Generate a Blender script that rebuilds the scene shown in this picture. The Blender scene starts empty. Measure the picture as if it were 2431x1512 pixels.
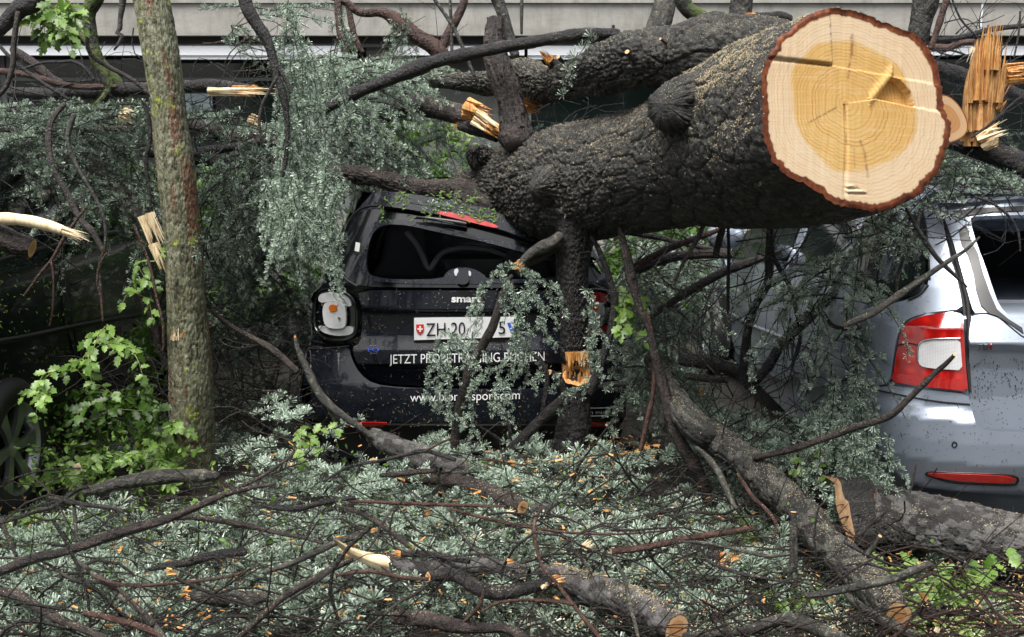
import bpy, bmesh, math, random
import numpy as np
from mathutils import Vector, Matrix
from mathutils.geometry import delaunay_2d_cdt

random.seed(7)
rng = np.random.default_rng(11)
SC = bpy.context.scene
COL = SC.collection

# ------------------------------------------------------------------ camera, sky, sun, exposure
CAM_H = 1.70
PITCH = math.radians(9.9)
FPX = 2500.0            # focal length in units of a 2431 wide picture
cam_d = bpy.data.cameras.new('camera')
cam_d.sensor_width = 36.0
cam_d.lens = FPX / 2431.0 * 36.0
cam_d.clip_start = 0.05
cam_d.clip_end = 400
cam = bpy.data.objects.new('camera', cam_d)
cam.location = (0, 0, CAM_H)
cam.rotation_euler = (math.pi / 2 - PITCH, 0, 0)
COL.objects.link(cam)
SC.camera = cam

SUN_EL, SUN_AZ = 66, -150      # sun lamp: behind the camera, high, to the left
world = bpy.data.worlds.new('World')
SC.world = world
world.use_nodes = True
wn = world.node_tree
for n in list(wn.nodes):
    wn.nodes.remove(n)
sky = wn.nodes.new('ShaderNodeTexSky')
sky.sky_type = 'NISHITA'
sky.sun_disc = False
sky.sun_elevation = math.radians(SUN_EL)
sky.sun_rotation = math.radians(SUN_AZ)
sky.air_density = 1.0
sky.dust_density = 6.0
hs = wn.nodes.new('ShaderNodeHueSaturation')
hs.inputs['Saturation'].default_value = 0.35
bg = wn.nodes.new('ShaderNodeBackground')
bg.inputs['Strength'].default_value = 0.105
wo = wn.nodes.new('ShaderNodeOutputWorld')
wn.links.new(sky.outputs[0], hs.inputs['Color'])
wn.links.new(hs.outputs[0], bg.inputs['Color'])
wn.links.new(bg.outputs[0], wo.inputs['Surface'])

sun_d = bpy.data.lights.new('sun', 'SUN')
sun_d.energy = 2.6
sun_d.angle = math.radians(30)
sun_d.color = (1.0, 0.97, 0.92)
sun = bpy.data.objects.new('sun', sun_d)
sun.rotation_euler = (math.radians(90 - SUN_EL), 0, math.radians(-30))
COL.objects.link(sun)

SC.view_settings.view_transform = 'Standard'
SC.view_settings.look = 'None'
SC.view_settings.gamma = 1.0
SC.view_settings.use_curve_mapping = False
SC.view_settings.exposure = 0.95

# ------------------------------------------------------------------ picture <-> place
CP, SP = math.cos(PITCH), math.sin(PITCH)
REG = {  # regions the outlines were measured in: origin and scale in 2431-wide picture units
    'W': (0, 0, 1.0), 'A': (0, 0, .3418), 'B': (771.5, 0, .3418), 'C': (1600, 0, .3418), 'D': (0, 498.5, .3418),
    'E': (682.5, 439.2, .4357), 'F': (1424.3, 439.2, .4750), 'G': (0, 997, .3418), 'H': (771.5, 997, .3418), 'I': (1600, 997, .3418),
    'J': (712.2, 641.0, .12553), 'K': (830.9, 652.85, .26854)}

def rays(px, py):
    px = np.asarray(px, float); py = np.asarray(py, float)
    a = (px - 1215.5) / FPX
    b = -(py - 756.0) / FPX
    y = CP + b * SP
    z = -SP + b * CP
    return np.stack([a / y, np.ones_like(a), z / y], -1)      # scaled so that y = 1

def P(px, py, d):
    r = rays(px, py) * np.asarray(d, float)[..., None] if np.ndim(d) else rays(px, py) * d
    r = r + np.array([0, 0, CAM_H])
    return r

def ground_d(py, h):
    r = rays(np.zeros_like(np.asarray(py, float)), py)
    return (h - CAM_H) / r[..., 2]

def parse(reg, s):
    ox, oy, k = REG[reg]
    a = np.array([[float(v) for v in t.split(',')] for t in s.split()])
    a[:, 0] = a[:, 0] * k + ox
    a[:, 1] = a[:, 1] * k + oy
    if a.shape[1] > 2:
        a[:, 2] *= k
    return a

# ------------------------------------------------------------------ object helpers
def tag(o, label=None, cat=None, group=None, kind=None):
    if label: o['label'] = label
    if cat: o['category'] = cat
    if group: o['group'] = group
    if kind: o['kind'] = kind
    return o

def np_mesh(name, V, F, mats, mi=None, smooth=True, attrs=None):
    """V [n,3]; F list of arrays [m,k] (k may differ between arrays)"""
    me = bpy.data.meshes.new(name)
    V = np.asarray(V, np.float32)
    Fs = [np.asarray(f, np.int32) for f in (F if isinstance(F, (list, tuple)) else [F]) if len(f)]
    loops = np.concatenate([f.ravel() for f in Fs])
    tot = np.concatenate([np.full(len(f), f.shape[1], np.int32) for f in Fs])
    start = np.concatenate([[0], np.cumsum(tot)[:-1]]).astype(np.int32)
    me.vertices.add(len(V)); me.vertices.foreach_set('co', V.ravel())
    me.loops.add(len(loops)); me.loops.foreach_set('vertex_index', loops)
    me.polygons.add(len(tot)); me.polygons.foreach_set('loop_start', start); me.polygons.foreach_set('loop_total', tot)
    for m in mats: me.materials.append(m)
    if mi is not None: me.polygons.foreach_set('material_index', np.asarray(mi, np.int32))
    me.polygons.foreach_set('use_smooth', np.full(len(tot), bool(smooth)))
    if attrs:
        for k, v in attrs.items():
            a = me.attributes.new(k, 'FLOAT', 'POINT')
            a.data.foreach_set('value', np.asarray(v, np.float32).ravel())
    me.update(calc_edges=True)
    return me

def link(name, me, parent=None, loc=None):
    o = bpy.data.objects.new(name, me)
    COL.objects.link(o)
    if parent is not None:
        o.parent = parent
        pl = np.array(parent_world(parent))
        o.location = tuple((np.array(loc) if loc is not None else 0) - pl) if loc is not None else tuple(-pl)
    elif loc is not None:
        o.location = tuple(loc)
    return o

WL = {}
def parent_world(p):
    v = np.array(p.location)
    q = p.parent
    while q is not None:
        v = v + np.array(q.location); q = q.parent
    return v

def obj(name, V, F, mats, parent=None, mi=None, smooth=True, attrs=None):
    """mesh object from WORLD coordinates; its origin goes to the middle of its lowest points"""
    V = np.asarray(V, float)
    c = V.mean(0)
    if not isinstance(mats, (list, tuple)): mats = [mats]
    me = np_mesh(name, V - c, F, mats, mi, smooth, attrs)
    return link(name, me, parent, c)

def empty(name, loc):
    o = bpy.data.objects.new(name, None)
    o.empty_display_size = .1
    COL.objects.link(o)
    o.location = tuple(loc)
    return o

def join(parts):
    """[(V,F-list)] -> V, list of F, offsets"""
    Vs, Fs, off = [], [], 0
    for V, F in parts:
        Vs.append(V)
        for f in (F if isinstance(F, list) else [F]):
            if len(f): Fs.append(np.asarray(f) + off)
        off += len(V)
    by = {}
    for f in Fs: by.setdefault(f.shape[1], []).append(f)
    return np.concatenate(Vs), [np.concatenate(v) for v in by.values()]

BOXF = np.array([[0, 1, 3, 2], [4, 6, 7, 5], [0, 4, 5, 1], [2, 3, 7, 6], [0, 2, 6, 4], [1, 5, 7, 3]])
def box(x0, x1, y0, y1, z0, z1):
    V = np.array([[x, y, z] for x in (x0, x1) for y in (y0, y1) for z in (z0, z1)], float)
    return V, [BOXF]

# ------------------------------------------------------------------ noise and cells (numpy)
def _hash(ix, iy, s):
    n = (ix.astype(np.int64) * 374761393 + iy.astype(np.int64) * 668265263 + s * 69069) & 0x7fffffff
    n = ((n ^ (n >> 13)) * 1274126177) & 0x7fffffff
    return ((n ^ (n >> 16)) & 0xffff) / 65535.0

def vnoise(u, v, s=0, wrap=None):
    iu, iv = np.floor(u), np.floor(v)
    fu, fv = u - iu, v - iv
    fu = fu * fu * (3 - 2 * fu); fv = fv * fv * (3 - 2 * fv)
    w = (lambda t: np.mod(t, wrap)) if wrap else (lambda t: t)
    a = _hash(iu, w(iv), s); b = _hash(iu + 1, w(iv), s); c = _hash(iu, w(iv + 1), s); d = _hash(iu + 1, w(iv + 1), s)
    return (a * (1 - fu) + b * fu) * (1 - fv) + (c * (1 - fu) + d * fu) * fv

def cells(u, v, wrap, s=0, jit=.85):
    iu, iv = np.floor(u), np.floor(v)
    f1 = np.full(u.shape, 9.0); f2 = np.full(u.shape, 9.0); cid = np.zeros(u.shape)
    for du in (-1, 0, 1):
        for dv in (-1, 0, 1):
            cu, cv = iu + du, iv + dv
            wv = np.mod(cv, wrap)
            x = cu + .5 + jit * (_hash(cu, wv, s) - .5); y = cv + .5 + jit * (_hash(cu, wv, s + 1) - .5)
            d = np.hypot(u - x, v - y)
            h = _hash(cu, wv, s + 2)
            near = d < f1
            f2 = np.where(near, f1, np.minimum(f2, d))
            cid = np.where(near, h, cid)
            f1 = np.where(near, d, f1)
    return f1, f2, cid

# ------------------------------------------------------------------ swept limbs
def catmull(A, step):
    A = np.asarray(A, float)
    if len(A) == 2:
        n = max(2, int(np.linalg.norm(A[1, :3] - A[0, :3]) / step) + 1)
        t = np.linspace(0, 1, n)[:, None]
        return A[0] * (1 - t) + A[1] * t
    Q = np.vstack([2 * A[0] - A[1], A, 2 * A[-1] - A[-2]])
    out = []
    for i in range(1, len(Q) - 2):
        p0, p1, p2, p3 = Q[i - 1], Q[i], Q[i + 1], Q[i + 2]
        n = max(1, int(np.linalg.norm(p2[:3] - p1[:3]) / step))
        t = (np.arange(n) / n)[:, None]
        out.append(.5 * ((2 * p1) + (-p0 + p2) * t + (2 * p0 - 5 * p1 + 4 * p2 - p3) * t ** 2 + (-p0 + 3 * p1 - 3 * p2 + p3) * t ** 3))
    out.append(A[-1:])
    return np.concatenate(out)

def frames(C):
    T = np.gradient(C, axis=0)
    T /= np.linalg.norm(T, axis=1)[:, None] + 1e-12
    n = np.cross(T[0], [0.13, 0.2, 1.0])
    if np.linalg.norm(n) < 1e-3: n = np.cross(T[0], [1, 0, 0])
    n /= np.linalg.norm(n)
    N = [n]
    for i in range(1, len(C)):
        n = N[-1] - T[i] * np.dot(N[-1], T[i])
        n /= np.linalg.norm(n) + 1e-12
        N.append(n)
    N = np.array(N)
    return T, N, np.cross(T, N)

def round_end(C, R, end):
    """adds a few shrinking rings so that a limb ends in a blunt dome"""
    i, k = (-1, -2) if end else (0, 1)
    d = C[i] - C[k]; d = d / (np.linalg.norm(d) + 1e-9)
    r = R[i]
    a = np.array([.35, .65, .88, .9999])
    Cx = C[i] + d[None] * (r * .8 * a)[:, None]; Rx = np.maximum(r * np.sqrt(1 - a ** 2), 1e-4)
    if end: return np.vstack([C, Cx]), np.concatenate([R, Rx])
    return np.vstack([Cx[::-1], C]), np.concatenate([Rx[::-1], R])

def sweep(C, R, ns, disp=None):
    """C [m,3] centres, R [m] radii or [m,ns] radii; returns V, F, frames"""
    m = len(C)
    T, N, B = frames(C)
    th = np.linspace(0, 2 * np.pi, ns, endpoint=False)
    R = np.asarray(R, float)
    if R.ndim == 1: R = np.repeat(R[:, None], ns, 1)
    if disp is not None:
        s = np.concatenate([[0], np.cumsum(np.linalg.norm(np.diff(C, axis=0), axis=1))])
        S, TH = np.meshgrid(s, th, indexing='ij')
        R = R + disp(S, TH, R)
    V = C[:, None] + R[..., None] * (np.cos(th)[None, :, None] * N[:, None] + np.sin(th)[None, :, None] * B[:, None])
    i = np.arange(m - 1)[:, None]; j = np.arange(ns)[None, :]
    a = i * ns + j; b = i * ns + (j + 1) % ns
    F = np.stack([a, b, b + ns, a + ns], -1).reshape(-1, 4)
    return V.reshape(-1, 3), F, (T, N, B)

def bark_disp(kind, rmean, seed):
    circ = 2 * np.pi * rmean
    def f(S, TH, R):
        if kind == 'plate':      # blocky plates, longer along the limb
            cu, cv = .030, .020
            nv = max(5, int(circ / cv)); 
            v = TH / (2 * np.pi) * nv; u = S / cu
            f1, f2, cid = cells(u + .35 * vnoise(u * 2, v * 2, seed, nv * 2), v, nv, seed)
            e = np.clip((f2 - f1) / .16, 0, 1)
            amp = min(.0085, rmean * .10)
            f.cid, f.e = cid, e
            return amp * (e - .6 + .5 * (cid - .5)) + rmean * .05 * (vnoise(S * 6, TH / (2 * np.pi) * 4, seed + 5, 4) - .5)
        if kind == 'rough':      # crumbly old trunk bark
            nv = max(6, int(circ / .022)); v = TH / (2 * np.pi) * nv; u = S / .030
            wu = u + .7 * vnoise(u * .7, v * .7, seed, None if nv % 10 else None)
            f1, f2, cid = cells(wu, v, nv, seed)
            e = np.clip((f2 - f1) / .25, 0, 1)
            nv2 = nv * 3
            f1b, f2b, cb = cells(u * 3, TH / (2 * np.pi) * nv2, nv2, seed + 9)
            big = vnoise(S * 3, TH / (2 * np.pi) * 5, seed + 3, 5) + .5 * vnoise(S * 7, TH / (2 * np.pi) * 11, seed + 4, 11)
            f.cid, f.e = cid * .5 + cb * .5, e
            nv3 = max(5, int(circ / .075)); u3 = S / .13
            g1, g2, gc = cells(u3 + .5 * vnoise(u3 * 3, TH / (2 * np.pi) * nv3 * 3, seed + 20, nv3 * 3), TH / (2 * np.pi) * nv3, nv3, seed + 21)
            fis = np.clip((g2 - g1) / .12, 0, 1)
            rg = np.clip(.35 + 1.6 * (vnoise(S * 2.2, TH / (2 * np.pi) * 4, seed + 30, 4) - .25), .35, 1.5)
            f.e = np.minimum(e, fis)
            return rg * (.012 * (e - .5) + .008 * (cid - .5) + .006 * (cb - .5)) + .012 * (fis - .8) + .007 * (gc - .5) + .035 * (big - .7)
        if kind == 'furrow':     # long vertical furrows
            nv = max(8, int(circ / .014)); v = TH / (2 * np.pi) * nv; u = S / .06
            f1, f2, cid = cells(u, v + 0 * u, nv, seed)
            e = np.clip((f2 - f1) / .3, 0, 1)
            nv2 = nv * 2
            _, _, cb = cells(S / .012, TH / (2 * np.pi) * nv2, nv2, seed + 9)
            f.cid, f.e = cid * .5 + cb * .5, e
            return .0055 * (e - .5) + .003 * (cb - .5) + rmean * .06 * (vnoise(S * 4, TH / (2 * np.pi) * 4, seed + 5, 4) - .5)
        if kind == 'bigplate':
            nv = max(8, int(circ / .030)); v = TH / (2 * np.pi) * nv; u = S / .036
            row = np.floor(u); v2 = v
            f1, f2, cid = cells(u, v2, nv, seed, .7)
            e = np.clip((f2 - f1) / .10, 0, 1)
            fr = u - np.floor(u)
            nv2 = nv * 4
            fine = vnoise(S / .03, TH / (2 * np.pi) * nv2 * 2, seed + 1, nv2 * 2)
            f.cid, f.e = cid, e
            return min(.012, rmean * .14) * (e - .7) + min(.008, rmean * .1) * (cid - .5) + .0012 * (fine - .5)
        f.cid, f.e = vnoise(S * 30, TH / (2 * np.pi) * 6, seed + 2, 6), np.ones_like(S)
        return rmean * .10 * (vnoise(S * 12, TH / (2 * np.pi) * 4, seed, 4) - .5) + rmean * .05 * (vnoise(S * 60, TH / (2 * np.pi) * 8, seed + 1, 8) - .5)
    return f

def cap(C, R, T, N, B, ns, end, rings=6, bulge=0.0, Rk=None):
    """flat sawn end with a radius attribute"""
    i = -1 if end else 0
    th = np.linspace(0, 2 * np.pi, ns, endpoint=False)
    out = T[i] * (1 if end else -1)
    V = [C[i] + out * .0015]
    A = [0.0]
    rr = Rk if Rk is not None else np.full(ns, R[i])
    for k in range(1, rings + 1):
        q = k / rings
        V += list(C[i] + out * .0015 + (q * rr)[:, None] * (np.cos(th)[:, None] * N[i] + np.sin(th)[:, None] * B[i]))
        A += [q] * ns
    V = np.array(V)
    F3 = np.array([[0, 1 + j, 1 + (j + 1) % ns] for j in range(ns)])
    F4 = []
    for k in range(rings - 1):
        for j in range(ns):
            a = 1 + k * ns + j; b = 1 + k * ns + (j + 1) % ns
            F4.append([a, a + ns, b + ns, b])
    return V, [F3, np.array(F4)], A

def splinters(c, d, r, n, L, seed, spread=.25):
    """bundle of torn wood fibres: wedges along direction d from a disc of radius r"""
    g = np.random.default_rng(seed)
    d = np.asarray(d, float) / np.linalg.norm(d)
    a = np.cross(d, [.2, .3, 1]); a /= np.linalg.norm(a); b = np.cross(d, a)
    parts = []
    n = int(n * 1.9)
    for i in range(n):
        q = math.sqrt(g.random()) * .92 * r; t = g.random() * 6.283
        p = c + a * q * math.cos(t) + b * q * math.sin(t)
        l = L * (.15 + .85 * g.random() ** 1.7) 
        w = r * (.05 + .17 * g.random() ** 1.6); h = w * (.4 + .9 * g.random())
        dd = d + spread * (a * (g.random() - .5) + b * (g.random() - .5)); dd /= np.linalg.norm(dd)
        ang = g.random() * 3.14
        e1 = a * math.cos(ang) + b * math.sin(ang); e2 = -a * math.sin(ang) + b * math.cos(ang)
        base = p - d * r * .6
        V = np.array([base + e1 * w + e2 * h, base - e1 * w + e2 * h, base - e1 * w - e2 * h, base + e1 * w - e2 * h,
                      p + dd * l * .6 + e1 * w * .7 + e2 * h * .5, p + dd * l * .55 - e1 * w * .7 + e2 * h * .4, p + dd * l * .6 - e1 * w * .6 - e2 * h * .5, p + dd * l * .5 + e1 * w * .6 - e2 * h * .5,
                      p + dd * l + e1 * w * .2, p + dd * l * .93 - e1 * w * .25])
        F = np.array([[0, 1, 5, 4], [1, 2, 6, 5], [2, 3, 7, 6], [3, 0, 4, 7], [4, 5, 9, 8], [6, 7, 8, 9]])
        F3 = np.array([[4, 8, 7], [5, 6, 9]])
        parts.append((V, [F, F3]))
    return join(parts)

# ------------------------------------------------------------------ materials
def mat(name, build):
    m = bpy.data.materials.new(name)
    m.use_nodes = True
    nt = m.node_tree
    b = nt.nodes.get('Principled BSDF')
    build(nt, b)
    return m

def N_(nt, t, **kw):
    n = nt.nodes.new(t)
    for k, v in kw.items():
        if k in n.inputs: n.inputs[k].default_value = v
        else: setattr(n, k, v)
    return n

def ramp(nt, fac, stops, interp='LINEAR'):
    r = nt.nodes.new('ShaderNodeValToRGB')
    r.color_ramp.interpolation = interp
    el = r.color_ramp.elements
    while len(el) < len(stops): el.new(.5)
    for e, (p, c) in zip(el, stops):
        e.position = p; e.color = (c[0], c[1], c[2], 1)
    nt.links.new(fac, r.inputs['Fac'])
    return r.outputs['Color']

def mixc(nt, f, a, b, mode='MIX'):
    m = nt.nodes.new('ShaderNodeMix'); m.data_type = 'RGBA'; m.blend_type = mode
    for k, v in ((0, f), (6, a), (7, b)):
        if hasattr(v, 'is_output'): nt.links.new(v, m.inputs[k])
        else: m.inputs[k].default_value = v if k == 0 else (v[0], v[1], v[2], 1)
    return m.outputs[2]

def noise(nt, scale, detail=4, rough=.6, stretch=None, dist=0):
    tc = nt.nodes.new('ShaderNodeTexCoord')
    n = nt.nodes.new('ShaderNodeTexNoise')
    n.inputs['Scale'].default_value = scale; n.inputs['Detail'].default_value = detail; n.inputs['Roughness'].default_value = rough
    n.inputs['Distortion'].default_value = dist
    if stretch:
        mp = nt.nodes.new('ShaderNodeMapping'); mp.inputs['Scale'].default_value = stretch
        nt.links.new(tc.outputs['Object'], mp.inputs[0]); nt.links.new(mp.outputs[0], n.inputs['Vector'])
    else:
        nt.links.new(tc.outputs['Object'], n.inputs['Vector'])
    return n.outputs['Fac']

def math_(nt, op, a, b=None):
    m = nt.nodes.new('ShaderNodeMath'); m.operation = op
    for k, v in ((0, a), (1, b)):
        if v is None: continue
        if hasattr(v, 'is_output'): nt.links.new(v, m.inputs[k])
        else: m.inputs[k].default_value = v
    return m.outputs[0]

def bump(nt, b, h, strength=.5, dist=.005):
    n = nt.nodes.new('ShaderNodeBump')
    n.inputs['Strength'].default_value = strength; n.inputs['Distance'].default_value = dist
    nt.links.new(h, n.inputs['Height']); nt.links.new(n.outputs[0], b.inputs['Normal'])

def upness(nt):
    g = nt.nodes.new('ShaderNodeNewGeometry'); s = nt.nodes.new('ShaderNodeSeparateXYZ')
    nt.links.new(g.outputs['Normal'], s.inputs[0])
    return s.outputs['Z']

def bark_mat(name, c0, c1, c2, litter=.5, lichen=None, rough=.42, moss=0.0, bscale=220):
    def f(nt, b):
        n1 = noise(nt, 14, 5, .65)
        n2 = noise(nt, 90, 4, .7)
        pa = nt.nodes.new('ShaderNodeAttribute'); pa.attribute_name = 'plate'
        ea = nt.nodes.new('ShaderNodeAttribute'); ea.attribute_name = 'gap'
        k1, k2, k3 = (.22, .55, .12) if name == 'bark_log' else (.45, .50, 0)
        mixf = math_(nt, 'ADD', math_(nt, 'ADD', math_(nt, 'MULTIPLY', n1, k1), math_(nt, 'MULTIPLY', pa.outputs['Fac'], k2)), k3)
        c = ramp(nt, mixf, [(.32, c0), (.5, c1), (.7, c2)])
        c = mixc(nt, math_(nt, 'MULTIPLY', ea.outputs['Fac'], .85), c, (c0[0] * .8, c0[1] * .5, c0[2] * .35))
        c = mixc(nt, math_(nt, 'MULTIPLY', n2, .55), c, (c0[0] * .5, c0[1] * .5, c0[2] * .5))
        if lichen:
            for col, sc, lo, hi in lichen:
                l = noise(nt, sc, 6, .75)
                mr = ramp(nt, l, [(lo, (0, 0, 0)), (hi, (1, 1, 1))])
                c = mixc(nt, mr, c, col)
        if moss:
            l = noise(nt, 9, 6, .7)
            mr = ramp(nt, math_(nt, 'ADD', math_(nt, 'MULTIPLY', upness(nt), .1), l), [(.60 - moss * .2, (0, 0, 0)), (.66 - moss * .2, (1, 1, 1))])
            c = mixc(nt, mr, c, (.07, .10, .018))
        if litter:   # bits of sawdust and needles lying on the bark
            v = nt.nodes.new('ShaderNodeTexVoronoi'); v.inputs['Scale'].default_value = 170
            tc = nt.nodes.new('ShaderNodeTexCoord'); nt.links.new(tc.outputs['Object'], v.inputs['Vector'])
            patch = noise(nt, 5, 5, .7)
            spot = math_(nt, 'LESS_THAN', v.outputs['Distance'], .34)
            up = math_(nt, 'ADD', math_(nt, 'MULTIPLY', upness(nt), .22), patch)
            sel = math_(nt, 'MULTIPLY', spot, ramp(nt, up, [(.72 - litter * .22, (0, 0, 0)), (.80 - litter * .1, (1, 1, 1))]))
            sep = nt.nodes.new('ShaderNodeSeparateXYZ'); nt.links.new(v.outputs['Color'], sep.inputs[0])
            few = math_(nt, 'GREATER_THAN', sep.outputs[0], .45)
            lc = ramp(nt, sep.outputs[1], [(0, (.42, .34, .22)), (.5, (.30, .25, .17)), (1, (.16, .20, .15))])
            c = mixc(nt, math_(nt, 'MULTIPLY', sel, few), c, lc)
        nt.links.new(c, b.inputs['Base Color'])
        b.inputs['Roughness'].default_value = rough
        wet = noise(nt, 11, 4, .6)
        nt.links.new(ramp(nt, wet, [(.42, (rough - .17,) * 3), (.62, (min(1, rough + .20),) * 3)]), b.inputs['Roughness'])
        b.inputs['Specular IOR Level'].default_value = .55
        n3 = noise(nt, bscale, 5, .7)
        bump(nt, b, math_(nt, 'ADD', math_(nt, 'ADD', n3, n2), math_(nt, 'MULTIPLY', noise(nt, 45, 3, .6), 1.2)), .9, .007)
    return mat(name, f)

M = {}
M['bark_trunk'] = bark_mat('bark_trunk', (.014, .014, .013), (.042, .042, .038), (.105, .102, .090), .9, [((.055, .075, .055), 30, .60, .68)], .46)
M['bark_dark'] = bark_mat('bark_dark', (.007, .007, .008), (.016, .014, .014), (.040, .033, .030), .2, None, .40)
M['bark_brown'] = bark_mat('bark_brown', (.014, .010, .009), (.034, .024, .020), (.070, .050, .042), .3, None, .42)
M['bark_red'] = bark_mat('bark_red', (.035, .013, .009), (.075, .030, .020), (.12, .065, .048), .1, None, .42)
M['bark_grey'] = bark_mat('bark_grey', (.020, .019, .017), (.050, .046, .040), (.10, .095, .080), .3, [((.16, .18, .13), 40, .55, .64)], .5)
M['bark_log'] = bark_mat('bark_log', (.025, .023, .022), (.070, .067, .065), (.15, .146, .144), .35, None, .5)
M['bark_mossy'] = bark_mat('bark_mossy', (.010, .012, .008), (.022, .026, .014), (.04, .045, .02), 0, None, .7, moss=.8)
def standing_bark(nt, b):
    fur = noise(nt, 1.0, 5, .7, (45, 45, 7)); n = noise(nt, 26, 5, .7)
    c = ramp(nt, fur, [(.36, (.020, .018, .010)), (.45, (.11, .107, .06)), (.60, (.23, .23, .155))])
    red = ramp(nt, noise(nt, 1.0, 4, .6, (14, 14, 1.6)), [(.55, (0,) * 3), (.62, (1,) * 3)])
    c = mixc(nt, math_(nt, 'MULTIPLY', red, .75), c, (.17, .055, .028))
    pale = ramp(nt, noise(nt, 75, 4, .7), [(.52, (0,) * 3), (.60, (1,) * 3)])
    c = mixc(nt, math_(nt, 'MULTIPLY', pale, ramp(nt, noise(nt, 5, 3, .6), [(.35, (.1,) * 3), (.6, (.8,) * 3)])), c, (.25, .29, .21))
    lime = math_(nt, 'MULTIPLY', ramp(nt, noise(nt, 7.5, 3, .6), [(.58, (0,) * 3), (.62, (1,) * 3)]), ramp(nt, n, [(.48, (0,) * 3), (.56, (1,) * 3)]))
    c = mixc(nt, lime, c, (.27, .31, .045))
    nt.links.new(c, b.inputs['Base Color']); b.inputs['Roughness'].default_value = .7
    bump(nt, b, math_(nt, 'ADD', fur, n), .9, .010)
M['bark_standing'] = mat('bark_standing', standing_bark)


def wood_mat(name, stops, grain=(60, 60, 5), rough=.65):
    def f(nt, b):
        n = noise(nt, 1.0, 6, .7, grain)
        n2 = noise(nt, 30, 4, .6)
        c = ramp(nt, math_(nt, 'ADD', math_(nt, 'MULTIPLY', n, .7), math_(nt, 'MULTIPLY', n2, .3)), stops)
        nt.links.new(c, b.inputs['Base Color'])
        b.inputs['Roughness'].default_value = rough
        bump(nt, b, n, .5, .003)
    return mat(name, f)
M['wood_orange'] = wood_mat('wood_orange', [(.34, (.25, .085, .02)), (.47, (.58, .26, .065)), (.62, (.76, .48, .20))])
M['wood_pale'] = wood_mat('wood_pale', [(.34, (.55, .38, .18)), (.47, (.78, .62, .38)), (.62, (.86, .76, .56))])
M['wood_brown'] = wood_mat('wood_brown', [(.34, (.16, .06, .02)), (.47, (.40, .19, .06)), (.62, (.62, .38, .15))])

def cut_mat(name, sap, heart, ringc, hb=.62, nr=16, rim=(.10, .025, .012)):
    def f(nt, b):
        at = nt.nodes.new('ShaderNodeAttribute'); at.attribute_name = 'rad'
        n = noise(nt, 6, 3, .5)
        n9 = noise(nt, 60, 4, .6)
        rd = math_(nt, 'ADD', at.outputs['Fac'], math_(nt, 'MULTIPLY', math_(nt, 'SUBTRACT', n, .5), .05))
        base = ramp(nt, rd, [(0, heart), (hb - .02, heart), (hb + .02, sap), (.925, sap), (.95, (.30, .10, .04)), (.97, rim)])
        w = math_(nt, 'SINE', math_(nt, 'MULTIPLY', rd, nr * 6.283))
        w2 = math_(nt, 'SINE', math_(nt, 'MULTIPLY', rd, nr * 6.283 * .37))
        wv = math_(nt, 'MULTIPLY', math_(nt, 'ADD', w, w2), .5)
        ring = ramp(nt, wv, [(.35, (0, 0, 0)), (.9, (1, 1, 1))])
        rf = math_(nt, 'MULTIPLY', ring, ramp(nt, rd, [(0, (.5,) * 3), (hb, (.5,) * 3), (hb + .05, (.14,) * 3), (.93, (.14,) * 3), (.95, (0,) * 3)]))
        c = mixc(nt, rf, base, ringc)
        c = mixc(nt, math_(nt, 'MULTIPLY', n9, .25), c, (heart[0] * .9, heart[1] * .8, heart[2] * .7))
        nt.links.new(c, b.inputs['Base Color'])
        b.inputs['Roughness'].default_value = .6
        bump(nt, b, n9, .3, .002)
    return mat(name, f)
M['cut_end'] = cut_mat('cut_end', (.66, .44, .25), (.55, .28, .11), (.34, .14, .05))
M['cut_end_dull'] = cut_mat('cut_end_dull', (.40, .28, .17), (.34, .21, .11), (.20, .11, .05))

def simple(name, col, rough=.5, metal=0, coat=0, spec=.5, trans=0, extra=None):
    def f(nt, b):
        b.inputs['Base Color'].default_value = (*col, 1)
        b.inputs['Roughness'].default_value = rough
        b.inputs['Metallic'].default_value = metal
        b.inputs['Coat Weight'].default_value = coat
        b.inputs['Coat Roughness'].default_value = .04
        b.inputs['Specular IOR Level'].default_value = spec
        b.inputs['Transmission Weight'].default_value = trans
        if extra: extra(nt, b)
    return mat(name, f)

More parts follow.
